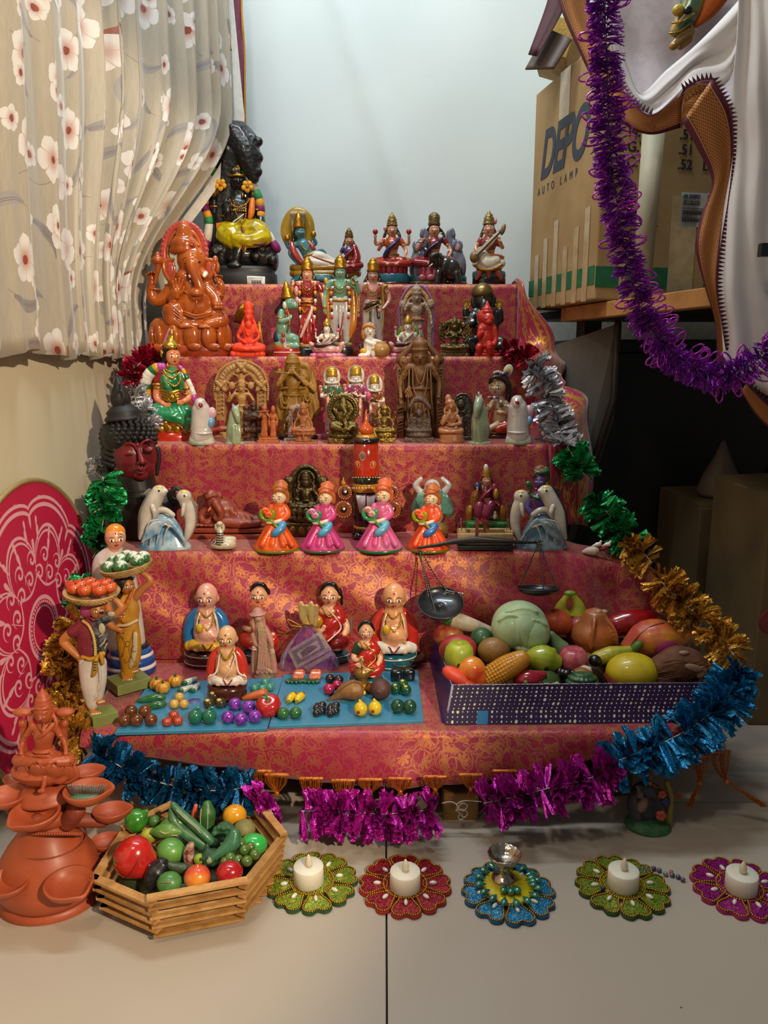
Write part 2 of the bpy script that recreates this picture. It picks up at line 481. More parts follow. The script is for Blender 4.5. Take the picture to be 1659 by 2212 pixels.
base=t.mix(stem*.7,base,lin('#6d5f58'))
for sc,off,rad,thr in((7.4,7.1,.29,.12),(9.6,11.9,.20,.30)):
 dx,dy,th,r,cr=flower_layer(t,U,W,sc,off,0,0)
 pet=rad*(.70+.30*((th*2.5+cr[0]*6).sin().abs().sqrt()))+wv*.09-.045
 msk=(pet-r).gt(0)*cr[1].gt(thr)
 edge=t.ss(r/rad,.05,.75)
 fc=t.mix(edge,lin('#b98a74'),lin('#dcd6cf'))
 fc=t.mix(((th*2.5+cr[0]*6).sin().abs().lt(.10))*.5,fc,lin('#b98f80'))
 cen=(r-.030-wv*.05).lt(0)
 fc=t.mix(cen,fc,lin('#8c3b28'))
 base=t.mix(msk,base,fc)
t.put(t.b.inputs['Base Color'],base);setb(t,rough=.42,sheen=.4,coat=.08,coatr=.35)
t.bump(t.noise(t.comb(U*6,W,0),220,2),.12,.001)
M_CURT=m
NU,NV=260,46
top=smooth_path([(-.535,.35),(-.535,.85),(-.535,1.22),(-.533,1.46),(-.508,1.63),(-.43,1.78),(-.343,1.87)],12)
bot=smooth_path([(-.535,.35),(-.535,.85),(-.540,1.20),(-.545,1.42),(-.548,1.56),(-.548,1.66),(-.542,1.74)],12)
def samp(P,u):
 q=u*(len(P)-1);i=min(int(q),len(P)-2);f_=q-i;return P[i]*(1-f_)+P[i+1]*f_
def f_curt(u,v):
 Z=.668+v*1.15
 k=max(0,min(1,(1.22-Z)/.44));k=k*k*(3-2*k)
 a,b=samp(top,u),samp(bot,u);p=a*(1-k)+b*k
 ph=u*13.0*2*pi/1.0+1.3*sin(u*9)
 w_=sin(ph);am=.0125*(1+.5*sin(u*23))*(1-.25*k)
 sharp=math.tanh(w_*2.6+.5*sin(ph*.5))
 return(p[0]+am*sharp*.9+.004*sin(ph*2.1+v*3),p[1]+.012*cos(ph)+.004*sin(v*5+u*20),Z-.012*u+.006*sin(ph*.5)+(.003*w_ if v==0 else 0))
cu=sheet('curtain_panel',f_curt,NU,NV,M_CURT,uvs=(2.1,1.25))
tag(cu,'beige pleated curtain printed with white blossoms and grey leaves over the left wall','curtain')
lin_=sheet('lining_hem',lambda u,v:(lambda a,b:(a[0]+.001,a[1]+.03*(1-abs(2*v-1)),a[2]))(f_curt(1.0,v),None)if u>.5 else f_curt(1.0,v),1,NV,mat('#e9e4da',.8))
lin_.parent=cu
def f_lin(u,v):
 a=f_curt(1.0,v);Z=a[2];k=max(0,min(1,(1.50-Z)/.30));wd=.022*k*max(0,min(1,(Z-.80)/.16))
 return(a[0]+u*wd*.9,a[1]+.02+u*.02,Z)
lin_.data=sheet('tmp',f_lin,4,NV,mat('#e9e4da',.8)).data
bpy.data.objects.remove(bpy.data.objects['tmp'])
s_=cu.modifiers.new('solid','SOLIDIFY');s_.thickness=.0012
# ------------------------------------------------ round pink mandala board leaning on the left wall
m,t=newmat('mandala_print');uvc=t.coord('UV');U,W,_=t.sep(uvc)
r=(U*U+W*W).sqrt();th=t.math('ARCTAN2',W,U)
s8=(th*4.0).sin().abs();c8=(th*4.0)._m('COSINE').abs();s8p=s8._m('POWER',.6)
def ln(f,w_):return f.abs().lt(w_)
g_=ln(r-(.83+.08*s8p),.012).max(ln(r-(.78+.08*s8p),.014)).max(ln(r-(.47+.25*s8p),.012)).max(ln(r-(.43+.25*s8p),.009))
g_=g_.max(ln(r-(.40-.10*s8p),.010)*r.gt(.26)).max(ln(r-.215,.014)).max(ln(r-.155,.007))
g_=g_.max((s8*r).lt(.016)*r.gt(.36)*r.lt(.60)).max((c8*r).lt(.012)*r.gt(.30)*r.lt(.46))
def cell(n,off,rc):
 a=(th*(n/6.28318)+off+40).fract()-.5
 return a*(6.28318*rc/n),r-rc
for n,off,rc,kx,ky in((24,0,.66,.020,.055),(16,.5,.58,.022,.05),(16,0,.90,.014,.014),(8,.5,.745,.018,.05),(8,.35,.735,.016,.042),(8,.65,.735,.016,.042)):
 dx,dy=cell(n,off,rc);wd=kx*(.75+(dy/ky)*.35)
 e_=((dx/wd)*(dx/wd)+(dy/ky)*(dy/ky)).lt(1);g_=g_.max(e_)
dx,dy=cell(40,0,.185);g_=g_.max((dx*dx+dy*dy).sqrt().lt(.010))
dx,dy=cell(48,0,.855);dd_=(dx*dx+dy*dy).sqrt();
for n,off,rc in((16,.25,.50),(16,.75,.385)):
 dx,dy=cell(n,off,rc);rho=(dx*dx+dy*dy).sqrt();an=t.math('ARCTAN2',dy,dx);g_=g_.max((rho*110.0+an).sin().gt(.35)*rho.lt(.062))
c=t.mix(g_,t.mix(t.noise(uvc,3,2),lin('#b5173f'),lin('#c41f49')),lin('#e3a3ab'));t.put(t.b.inputs['Base Color'],c);setb(t,rough=.5)
R0_=.236;mb=root('mandala_board',(-.552,1.165,R0_),'round crimson board printed with a pale pink mandala leaning on the left wall','board')
n=72;Vs=[(0,0,0)];uv=[(0,0)]
for i in range(n):a=2*pi*i/n;Vs.append((0,R0_*.985*cos(a),R0_*.985*sin(a)));uv.append((cos(a),sin(a)))
o=mesh_obj('printed_face',(Vs,[(0,1+i,1+(i+1)%n)for i in range(n)]),m,mb,uv=uv);o.location=(.0105,0,0)
mesh_obj('disc',[g_lathe((0,0,0),[(R0_*.99,0),(R0_*.99,.010)],72,rot=(0,pi/2,0))],mat('#b8a57c',.5),mb,smooth=False)
mesh_obj('rim',[g_tube([(.009,R0_*cos(2*pi*i/72),R0_*sin(2*pi*i/72))for i in range(72)],.0042,8,closed=True)],mat('#b09a68',.4,.3),mb)
mb.rotation_euler=(0,radians(-2.5),0)
# ------------------------------------------------ stepped stand under the cloth
WOOD=mat('#6b4a2c',.6,bump=.2)
st=root('display_stand',(-.05,1.5,0),'stepped wooden display stand hidden under the brocade cloth','stand')
def wbox(name,x0,x1,y0,y1,z0,z1,m,parent,bevel=None):
 l=parent.location if parent else Vector((0,0,0))
 return mesh_obj(name,[g_box(((x0+x1)/2-l[0],(y0+y1)/2-l[1],(z0+z1)/2-l[2]),(x1-x0,y1-y0,z1-z0))],m,parent,smooth=False,bevel=bevel)
e=.004
wbox('step_board',-.43,.44,TY[1]+.012,2.03,TZ[1]-.03,TZ[1]-e,WOOD,st)
for k in(2,3,4,5):
 wbox('step_box',XL+.01,XR-.004,TY[k]+.010,2.03,TZ[k-1]-e,TZ[k]-e,WOOD,st)
for x,y in((-.33,1.10),(.35,1.10),(-.33,1.8),(.35,1.8)):
 wbox('leg',x-.03,x+.03,y-.03,y+.03,0,TZ[1]-.03,WOOD,st)
fb=Fig('wood_block','worn tan wooden block standing on the floor under the front hem','block',993,1770,Z=0)
fb.part('block',mat('#9a7238',.6,bump=.4),[fb.B(0+993,1770-37,76,78,60,d=28)],smooth=False,bevel=4)
# ------------------------------------------------ brocade
m,t=newmat('brocade')
uvc=t.coord('UV');U,W,_=t.sep(uvc)
wn=t.noise(uvc,26,2);Uw=U+(wn-.5)*.006;Ww=W+(wn-.5)*.006
p=t.comb(Uw*38,Ww*38,0)
vn=t.vor(p,1.0,'F1',.55,'2D');cx,cy,_=t.sep(vn.outputs['Position']);cr=t.sep(vn.outputs['Color'])
px_,py_,_=t.sep(p);dx,dy=px_-cx,py_-cy
r=(dx*dx+dy*dy).sqrt();th0=t.math('ARCTAN2',dy,dx)+cr[0]*6.28;th=th0
fan=(th*4.0).sin().abs()
rp=.24+.17*fan
petal=(rp-r).gt(0)*(th0.sin().gt(-.35))*(fan.gt(.30))*((r-.075).gt(0))*((th*8).sin().abs().gt(.22))
ringl=(r-.50-.05*(th*6).sin()).abs().lt(.024)
cent=(r-.05).abs().lt(.022)
spi=((r*30+th*1.0).sin().gt(.62))*(r.gt(.40))*(r.lt(.72))*cr[1].gt(.25)
n_a=t.noise(uvc,34,1);n_b=t.noise(t.comb(U+5,W+3,0),52,1)
vine=(n_a-.5).abs().lt(.010).max((n_b-.48).abs().lt(.008))
g_=petal.max(ringl*.7).max(cent).max(spi*.75).max(vine*.8)
weave=t.noise(t.comb(U*1400,W*700,0),1,1)
g_=g_*t.ss(weave,.25,.55)
big=t.noise(uvc,5,2)
g_=g_*(t.ss(big,.30,.50)*.7+.3)
basec=t.mix(t.noise(uvc,9,2),lin('#86092f'),lin('#9c1440'))
t.put(t.b.inputs['Base Color'],t.mix(g_*.78,basec,lin('#c98a3a')))
setb(t,rough=.42,metal=g_*.6,sheen=.3)
t.bump(g_+t.noise(uvc,1400,1)*.25,.22,.0006)
M_BROC=m
m,t=newmat('brocade_border')
uvc=t.coord('UV');U,W,_=t.sep(uvc)
band=((U-.82).abs().lt(.035)).max((U-.62).abs().lt(.018)).max((U-.30).abs().lt(.03)*((W*90).sin().gt(-.2)))
mot=(t.noise(t.comb(U*3,W*9,0),3.0,2)-.55).abs().lt(.035)*U.gt(.08)
zig=((W*60).fract()-.5).abs()*2
tri=(U-.62).lt(zig*.12)*(U-.62).gt(0)
g_=band.max(mot).max(tri)
t.put(t.b.inputs['Base Color'],t.mix(g_,lin('#9d1540'),lin('#cf8f2c')))
setb(t,rough=.42,metal=g_*.6,sheen=.3)
t.bump(g_,.2,.0006)
M_BORD=m
sari=root('brocade_cloth',(0,1.5,0),'magenta and gold brocade cloth draped over all the steps','cloth')
prof=[(2.03,TZ[5],XL,XR),(TY[5],TZ[5],XL,XR),(TY[5]-.004,TZ[4]+.006,XL,XR),(TY[5]-.012,TZ[4],XL,XR),(TY[4],TZ[4],XL,XR),(TY[4]-.004,TZ[3]+.006,XL,XR),(TY[4]-.012,TZ[3],XL,XR),(TY[3],TZ[3],XL,XR+.01),(TY[3]-.004,TZ[2]+.006,XL,XR+.02),(TY[3]-.012,TZ[2],XL,XR+.03),(TY[2],TZ[2],XL,.50),(TY[2]-.022,TZ[1]+.010,-.46,.50),(TY[2]-.038,TZ[1],-.46,.48),(TY[1],TZ[1],-.435,.455)]
rows=[];acc=0
for a,b in zip(prof,prof[1:]):
 L_=sqrt((a[0]-b[0])**2+(a[1]-b[1])**2);n=max(2,int(L_/.011))
 for k in range(n):
  q=k/n;rows.append((*(a[i]*(1-q)+b[i]*q for i in range(4)),acc+L_*q))
 acc+=L_
rows.append((*prof[-1],acc))
NI=150
def hem(X):return .008+.060*max(0,1-((X+.02)/.44)**2)
Vs,uv,Fs=[],[],[]
def rise(Y,Z):
 for k in(5,4,3,2):
  if abs(Y-TY[k])<.03 and TZ[k-1]+.004<Z<TZ[k]-.004:return k
 return 0
hemrows=9
for(Y,Z,xl,xr,s_)in rows:
 k=rise(Y,Z)
 for i in range(NI+1):
  X=xl+(xr-xl)*i/NI;y,z=Y,Z
  if k:
   h=(TZ[k]-Z)/(TZ[k]-TZ[k-1]);wv=nz(X*9+k*5,Z*2.5,k*3.0)
   if k==2:
    dg=X*1.0+(Z-.2)*1.3
    y-=.016*h+.016*sin(pi*min(1,h*1.1))*(sin(dg*30+1)*.5+.5)*(1 if X<.25 else .4)+.006*wv*h
   else:y-=.007*h*(1+wv)+.003*h*sin(X*38+k)
  else:
   z+=.0012*nz(X*14,Y*14,1)if Y<1.3 else 0
  if X>XR+.01 and Y>TY[2]-.03:z-=(X-XR-.01)*(.20+.10*sin(Y*40))if Y<=TY[2]+.3 else 0
  if X>XR+.02 and k==2:y+=.01*sin(X*50);z-=.02*sin((X-XR)*12)
  Vs.append((X,y-1.5,z));uv.append((X,s_))
for j in range(1,hemrows+1):
 q=j/hemrows
 for i in range(NI+1):
  X=-.435+(.89)*i/NI;h=hem(X)
  bow=.010+.012*sin(X*9+1)*q+.006*nz(X*20,q,4)*q
  Vs.append((X,TY[1]-1.5-bow*sin(q*pi/2)*1.2,TZ[1]-.002-h*q**1.15));uv.append((X,acc+h*q+.004))
nr=len(rows)+hemrows
for j in range(nr-1):
 for i in range(NI):
  a=j*(NI+1)+i;Fs.append((a,a+1,a+NI+2,a+NI+1))
o=mesh_obj('drape',(Vs,Fs),M_BROC,sari,uv=uv)
sl=o.modifiers.new('solid','SOLIDIFY');sl.thickness=.0014;sl.offset=-1
inn=smooth_path([(XR,2.0,.822),(XR,1.82,.822),(XR,1.80,.67),(XR,1.656,.660),(XR,1.64,.50),(XR+.01,1.476,.494),(XR+.02,1.465,.33)],12)
out=smooth_path([(.33,2.0,.80),(.312,1.82,.815),(.385,1.79,.70),(.402,1.74,.63),(.385,1.66,.60),(.425,1.60,.555),(.41,1.50,.33)],12)
K=14;Vs,uv,Fs=[],[],[]
for i in range(len(inn)):
 for k in range(K+1):
  q=k/K;p_=inn[i]*(1-q)+out[min(i,len(out)-1)]*q
  Vs.append((p_[0]+.006*sin(i*.55+q*2)*q,p_[1]-1.5-.012*sin(q*pi),p_[2]+.010*sin(q*pi)+.004*sin(i*.4)*q));uv.append((q,i*.012))
for i in range(len(inn)-1):
 for k in range(K):
  a=i*(K+1)+k;Fs.append((a,a+1,a+K+2,a+K+1))
o=mesh_obj('side_drape',(Vs,Fs),M_BORD,sari,uv=uv);sl=o.modifiers.new('solid','SOLIDIFY');sl.thickness=.0014
o['label']='loose cloth end with gold border bands'
TAS=mat('#c8721c',.35,metal=.25,var=.3,c2='#8a3c12',vs=300)
def tassel(x,vt,vk,ve,Y=.985,sx=0,wd=26,n=46,parent=None,xe=None):
 f_=Fig('tmp','','',0,vt,Y=Y);bpy.data.objects.remove(f_.root);f_.base=Vector((0,1.5,0));g=[]
 xk=x+sx*.4;xe=xe if xe is not None else x+sx
 for i in range(n):
  a=rnd.uniform(-1,1);b=rnd.uniform(-1,1)
  g.append(f_.C([(x+a*wd,vt-4,b*6,.55),(x+a*wd*.85,vt*.6+vk*.4,b*7,.6),(xk+a*3,vk,b*3,.6),((xk+xe)/2+a*6,(vk+ve)/2,b*5,.6),(xe+a*7,ve+rnd.uniform(-4,3),b*5,.4)],seg=3,k=2))
 g.append(f_.E(xk,vk,5.5,6));g.append(f_.C([(x-wd*.9,vt-6,0,4),(x+wd*.9,vt-6,0,4)]))
 o=mesh_obj('tassel',g,TAS,parent or sari);return o
for a in[(560,1672,1700,1718,.99),(598,1680,1713,1722,.98),(672,1688,1722,1742,.98),(742,1692,1722,1731,.975),(800,1690,1712,1722,.98),(865,1688,1710,1722,.98),(940,1684,1706,1718,.98),(1017,1680,1704,1722,.98),(1090,1672,1695,1716,.985)]:
 tassel(a[0],a[1],a[2],a[3],a[4])
tassel(1512,1640,1690,1745,.99,wd=20,xe=1488);tassel(1556,1630,1688,1742,.99,wd=22,xe=1652,sx=34)
tassel(1400,1650,1692,1722,.99,wd=14,xe=1468,sx=10)
o=mesh_obj('corner_drape',(lambda P:(P,[(0,1,4,3),(1,2,5,4),(3,4,7,6),(4,5,8,7)]))([tuple(MP(x,v,Y)-Vector((0,1.5,0)))for x,v,Y in((1470,1560,1.03),(1510,1555,1.03),(1548,1540,1.05),(1482,1605,1.0),(1520,1600,.995),(1562,1590,1.02),(1498,1640,.995),(1530,1636,.99),(1568,1628,1.0))]),M_BORD,sari,uv=[(i%3*.5,i//3*.03)for i in range(9)])
sl=o.modifiers.new('solid','SOLIDIFY');sl.thickness=.0016
# ------------------------------------------------ figurine builders
GOLD=gold();GOLDP=mat('#c39a3a',.3,.55,var=.2,bump=.3,bs=500);BLK=glossy('#100d0c');SKIN=glossy('#d99a78',var=.06)
BLUESK=glossy('#3f8390',var=.08);GREENSK=glossy('#6fa088',var=.08);PALE=glossy('#e8e0d4',var=.05)
class Acc:
 def __init__(s):s.g={}
 def add(s,k,*p):s.g.setdefault(k,[]).extend(p)
def _frame(f,xc,vt,vb,wf,d,yaw):
 h=vb-vt;cy_,sy_=cos(radians(yaw)),sin(radians(yaw))
 def P(a,b,c=0):
  a2,c2=a*wf*cy_-c*sy_,c*cy_+a*wf*sy_
  return(xc+a2*h,vb-b*h,d+c2*h)
 return h,P
def crown_geo(f,P,h,kind,r,b0,top):
 """crown of height top above b0 (fractions of h)"""
 x,v,d=P(0,b0,0)
 if kind=='cone':pr=[(r*.98,-.0),(r*1.12,top*.06),(r*.92,top*.16),(r*1.0,top*.22),(r*.86,top*.38),(r*.92,top*.44),(r*.66,top*.58),(r*.70,top*.64),(r*.40,top*.78),(r*.16,top*.90),(r*.2,top*.94),(r*.02,top)]
 elif kind=='tall':pr=[(r,0),(r*1.12,top*.08),(r*.95,top*.2),(r*.98,top*.5),(r*.9,top*.62),(r*.6,top*.74),(r*.62,top*.8),(r*.3,top*.9),(r*.05,top)]
 elif kind=='flat':pr=[(r,0),(r*1.1,top*.1),(r*.98,top*.3),(r*1.02,top*.55),(r*.96,top*.75),(r*.7,top*.9),(r*.3,top)]
 elif kind=='tiara':pr=[(r*1.02,0),(r*1.12,top*.15),(r*1.0,top*.4),(r*.6,top*.7),(r*.12,top)]
 else:return[]
 return[f.L(x,v,[(a*h,b*h)for a,b in pr],d=d,seg=18)]
def emit(f,A,mats,mono=None,vox=1.6,sm=2,extra=None,parent=None):
 if mono:
  al=[p for k in A.g for p in A.g[k]]
  return f.part('body',mono,al,vox=vox,sm=sm,parent=parent)
 out=None
 for k,ps in A.g.items():
  m_=mats.get(k,GOLD)
  if k in('body','dhoti','skirt','blouse','hair','sari','shawl'):
   o=f.part(k,m_,ps,vox=vox,sm=sm,parent=parent)
  else:o=f.part(k,m_,ps,parent=parent)
  if k=='body':out=o
 return out
def seated(f,xc,vt,vb,mats,wf=1.0,d=0,yaw=0,hyaw=None,crown='cone',hs=1.0,arms='bless',back=None,mono=None,vox=1.6,sm=2,bindi=None,face=True,hair=True,lip='#a01818',tiara=.25,blouse=True,belly=0,fk={},parent=None,neckl=True,knees=1.0,relief='#3a2412'):
 h,P=_frame(f,xc,vt,vb,wf,d,yaw);A=Acc();hy=yaw if hyaw is None else hyaw
 def C(pts,seg=9,k=3,flat=1.0):return f.C([(*P(*p[:3]),p[3]*h)for p in pts],seg,k,flat)
 def E(a,b,c,rx,rz,ry=None):x,v,dd=P(a,b,c);return f.E(x,v,rx*h,rz*h,(ry or rx)*h,d=dd)
 hs*=1.12;hr,hz=.082*hs,.100*hs;hb=.675
 A.add('body',C([(0,.12,0,.13),(0,.26,-.01,.10+belly),(0,.40,-.01,.125),(0,.48,0,.10)],14,flat=.8),C([(-.14,.50,0,.05),(.14,.50,0,.05)]),C([(0,.48,0,.045),(0,.62,0,.042)]),E(0,hb,-.01,hr,hz,hr*1.02))
 if belly:A.add('body',E(0,.27,-.06,.13+belly*.5,.12))
 x,v,dd=P(0,hb,-.01);A.add('body',f.nose(x,v,hr*h,hz*h,hr*h*1.02,d=dd,yaw=hy))
 if face and not mono:
  f.face(x,v,hr*h,hz*h,hr*h*1.02,d=dd,yaw=hy,bindi=bindi,lip=lip,parent=parent,**fk)
 elif face and mono:
  A.add('body',*[E(q*.036*hs,hb+.01,-.085*hs,.018*hs,.010,.012)for q in(-1,1)],E(0,hb-.050*hs,-.085*hs,.024*hs,.009,.014))
  if h>60:f.face(x,v,hr*h*1.03,hz*h*1.03,hr*h*1.05,d=dd,yaw=hy,closed=True,brow=relief,lip=relief,parent=parent)
 for q in(-1,1):
  A.add('dhoti',C([(q*.06,.12,0,.10),(q*.30*knees,.09,-.07,.082)],10),C([(q*.30*knees,.075,-.10,.075),(q*.12,.06,-.19,.06),(-q*.04,.05,-.21,.045)],10))
  A.add('body',E(-q*.08,.055,-.235,.05,.026,.035))
 A.add('dhoti',E(0,.10,.02,.2,.11,.15))
 if blouse and not mono:
  A.add('blouse',C([(0,.34,-.008,.118),(0,.42,-.012,.135),(0,.485,0,.108)],14,flat=.84))
  for q in(-1,1):A.add('blouse',C([(q*.15,.495,0,.058),(q*.20,.42,0,.054)]))
  A.add('sari',C([(.13,.53,-.02,.03),(.05,.44,-.125,.035),(-.07,.33,-.13,.04),(-.13,.22,-.08,.045)],8,flat=1.6))
 ar={'bless':[((-.15,.49,0),(-.25,.32,-.05),(-.20,.45,-.14),90),((.15,.49,0),(.26,.30,-.04),(.22,.18,-.16),-40)],'lap':[((-.15,.49,0),(-.24,.30,0),(-.08,.19,-.17),0),((.15,.49,0),(.24,.30,0),(.08,.19,-.17),180)],'chest':[((-.15,.49,0),(-.24,.34,-.04),(-.03,.40,-.16),60),((.15,.49,0),(.24,.34,-.04),(.03,.40,-.16),120)],'knees':[((-.15,.49,0),(-.25,.32,0),(-.27,.17,-.12),-70),((.15,.49,0),(.25,.32,0),(.27,.17,-.12),-110)],'veena':[((-.15,.49,0),(-.26,.34,-.04),(-.14,.24,-.17),20),((.15,.49,0),(.27,.36,-.04),(.22,.46,-.15),100)],'none':[]}[arms]
 for s_,e_,h_,ang in ar:
  A.add('body',C([(*s_,.045),(*e_,.036),(*h_,.026)],8));x,v,dd=P(*h_)
  A.add('body',hand(f,x,v,dd,.105*h,ang,side=1 if h_[0]<0 else-1))
  A.add('bangle',g_join([E(h_[0]*.96+e_[0]*.04,h_[1],h_[2],.034,.014,.034),E((s_[0]+e_[0])/2,(s_[1]+e_[1])/2,(s_[2]+e_[2])/2,.046,.013,.046)]))
 if back:
  for q in(-1,1):
   A.add('body',C([(q*.15,.48,.04,.04),(q*.30,.42,.04,.034),(q*.31,.55,-.02,.026)],8),E(q*.31,.575,-.02,.035,.035,.03))
   if back=='lotus':A.add('lotus_bud',E(q*.31,.655,-.02,.05,.05),E(q*.31,.60,-.02,.02,.03))
   elif back=='disc':A.add('disc',g_join([E(q*.31,.66,-.02,.05,.06,.02),E(q*.31,.66,-.04,.018,.02)]))
 if hair:
  A.add('hair',E(0,hb+.015,.03,hr*1.12,hz*1.05,hr),C([(-hr*1.0,hb+.02,.02,.022),(-hr*1.45,.58,.0,.032),(-.15,.50,-.02,.026)],8),C([(hr*1.0,hb+.02,.02,.022),(hr*1.45,.58,0,.032),(.15,.50,-.02,.026)],8),C([(-hr*.95,hb+.02,-.03,.018),(-hr*.5,hb+.085,-.055,.018),(0,hb+.10,-.06,.018),(hr*.5,hb+.085,-.055,.018),(hr*.95,hb+.02,-.03,.018)],6))
 if crown:A.add('crown',*crown_geo(f,P,h,crown,hr*1.0,hb+hz*.68,1-hb-hz*.68))
 if neckl and not mono:
  for k_,w_ in((.40,.085),(.34,.10)):
   x0,v0,d0=P(0,0,0)
   A.add('necklace',f.beads([P(-w_,.53,-.06),P(-w_*.7,k_+.06,-.135),P(0,k_,-.15),P(w_*.7,k_+.06,-.135),P(w_,.53,-.06)],.012*h,15))
  A.add('belt',f.hring(*P(0,.225)[:2],.125*h*max(1,wf*.9),.014*h,d=P(0,.2)[2],sy=.85))
  A.add('earring',E(-hr*1.08,hb-.055,-.01,.018,.024),E(hr*1.08,hb-.055,-.01,.018,.024))
 else:A.add('belt',f.hring(*P(0,.225)[:2],.125*h,.014*h,d=P(0,.2)[2],sy=.85))
 return emit(f,A,mats,mono,vox,sm,parent=parent)
def standing(f,xc,vt,vb,mats,wf=1.0,d=0,yaw=0,hyaw=None,crown='cone',hs=1.0,arms='down',mono=None,vox=1.6,sm=2,bindi=None,face=True,hair=True,blouse=False,skirt=True,lip='#a01818',fk={},neckl=True,parent=None,relief='#3a2412'):
 h,P=_frame(f,xc,vt,vb,wf,d,yaw);A=Acc();hy=yaw if hyaw is None else hyaw
 def C(pts,seg=9,k=3,flat=1.0):return f.C([(*P(*p[:3]),p[3]*h)for p in pts],seg,k,flat)
 def E(a,b,c,rx,rz,ry=None):x,v,dd=P(a,b,c);return f.E(x,v,rx*h,rz*h,(ry or rx)*h,d=dd)
 hs*=1.12;hr,hz,hb=.050*hs,.064*hs,.80
 A.add('body',C([(0,.45,0,.085),(0,.53,0,.068),(0,.63,-.005,.088),(0,.695,0,.065)],14,flat=.75),C([(-.09,.70,0,.035),(.09,.70,0,.035)]),C([(0,.69,0,.03),(0,.77,0,.028)]),E(0,hb,-.005,hr,hz,hr))
 x,v,dd=P(0,hb,-.005);A.add('body',f.nose(x,v,hr*h,hz*h,hr*h,d=dd,yaw=hy))
 if face and not mono:f.face(x,v,hr*h,hz*h,hr*h,d=dd,yaw=hy,bindi=bindi,lip=lip,parent=parent,**fk)
 if face and mono:
  A.add('body',*[E(q*.42*hr,hb+.01,-hr*.98,.011*hs,.006,.008)for q in(-1,1)])
  if h>70:f.face(x,v,hr*h*1.03,hz*h*1.03,hr*h*1.05,d=dd,yaw=hy,closed=True,brow=relief,lip=relief,parent=parent)
 if skirt:
  A.add('skirt',C([(0,.50,0,.078),(0,.42,0,.105),(0,.25,-.005,.098),(0,.10,-.01,.105),(0,.045,-.01,.11)],16,flat=.7))
  for i in range(5):A.add('skirt',C([((i-2)*.018,.48,-.06,.01),((i-2)*.034,.25,-.082,.012),((i-2)*.045,.05,-.092,.013)],5))
 else:
  for q in(-1,1):A.add('skirt',C([(q*.045,.49,0,.062),(q*.055,.32,-.012,.062),(q*.06,.12,0,.046),(q*.06,.06,0,.042)],10))
  A.add('skirt',C([(0,.5,0,.078),(0,.45,0,.088)],12,flat=.75),C([(0,.44,-.065,.02),(0,.25,-.07,.02),(.005,.12,-.06,.016)],6))
 for q in(-1,1):A.add('body',E(q*.055,.022,-.05,.030,.02,.05),C([(q*.055,.03,0,.028),(q*.055,.08,0,.03)]))
 ar={'down':[((-.105,.69,0),(-.155,.55,0),(-.15,.40,-.04),-90),((.105,.69,0),(.155,.55,0),(.15,.40,-.04),-90)],'bless':[((-.105,.69,0),(-.165,.56,-.02),(-.15,.68,-.08),90),((.105,.69,0),(.155,.55,0),(.17,.42,-.03),-80)],'bow':[((-.105,.69,0),(-.15,.55,0),(-.15,.42,-.04),-90),((.105,.69,0),(.18,.58,-.02),(.155,.71,-.07),100)],'belt':[((-.105,.69,0),(-.15,.55,0),(-.15,.41,-.04),-90),((.105,.69,0),(.165,.55,-.02),(.10,.44,-.10),200)],'flute':[((-.105,.69,0),(-.15,.60,-.06),(-.05,.74,-.10),60),((.105,.69,0),(.15,.60,-.06),(.03,.74,-.10),120)],'hold':[((-.105,.69,0),(-.15,.56,-.02),(-.05,.60,-.11),20),((.105,.69,0),(.15,.56,-.02),(.05,.56,-.11),160)],'none':[]}[arms]
 for s_,e_,h_,ang in ar:
  A.add('body',C([(*s_,.034),(*e_,.027),(*h_,.019)],8));x,v,dd=P(*h_);A.add('body',hand(f,x,v,dd,.075*h,ang,side=1 if h_[0]<0 else-1))
  A.add('bangle',g_join([E(*h_,.024,.010,.024),E((s_[0]+e_[0])/2,(s_[1]+e_[1])/2,(s_[2]+e_[2])/2,.034,.010,.034)]))
 if blouse and not mono:
  A.add('blouse',C([(0,.56,0,.075),(0,.63,-.008,.095),(0,.70,0,.068)],14,flat=.8))
  for q in(-1,1):A.add('blouse',C([(q*.105,.695,0,.040),(q*.14,.62,0,.036)]))
 if hair:
  A.add('hair',E(0,hb+.012,.02,hr*1.15,hz*1.05,hr),C([(-hr,hb,.01,.014),(-hr*1.4,.73,.01,.02),(-.095,.69,0,.016)],7),C([(hr,hb,.01,.014),(hr*1.4,.73,.01,.02),(.095,.69,0,.016)],7))
 if crown:A.add('crown',*crown_geo(f,P,h,crown,hr*1.05,hb+hz*.60,1-hb-hz*.60))
 if neckl and not mono:
  for k_ in(.62,.58):A.add('necklace',f.beads([P(-.06,.715,-.04),P(-.045,k_+.04,-.08),P(0,k_,-.09),P(.045,k_+.04,-.08),P(.06,.715,-.04)],.008*h,15))
  A.add('earring',E(-hr*1.1,hb-.035,0,.012,.015),E(hr*1.1,hb-.035,0,.012,.015))
 A.add('belt',f.hring(*P(0,.49)[:2],.088*h*max(1,wf),.012*h,d=P(0,.49)[2],sy=.8))
 return emit(f,A,mats,mono,vox,sm,parent=parent)
def lotus(f,x,v,r,h,m,n=12,d=0,sy=.75,rows=1,up=1,name='petal',parent=None):
 """ring of cupped petals around a seat, top at v-h"""
 core=f.part('lotus_seat',m,[f.L(x,v,[(r*.72,0),(r*.86,h*.35),(r*.98,h*.85),(r*.9,h)],d=d,sy=sy)],parent=parent)
 g=[]
 for k in range(rows):
  for i in range(n):
   a=2*pi*(i+.5*k)/n
   if sin(a)>.35:continue
   g.append(f.E(x+cos(a)*r*.92,v-h*(.50+.0*k),r*2.9/n,h*.52,r*.12,d=d+sin(a)*r*.92*sy,rot=(0,0,a+pi/2)))
 f.part('petals',m,g,parent=core)
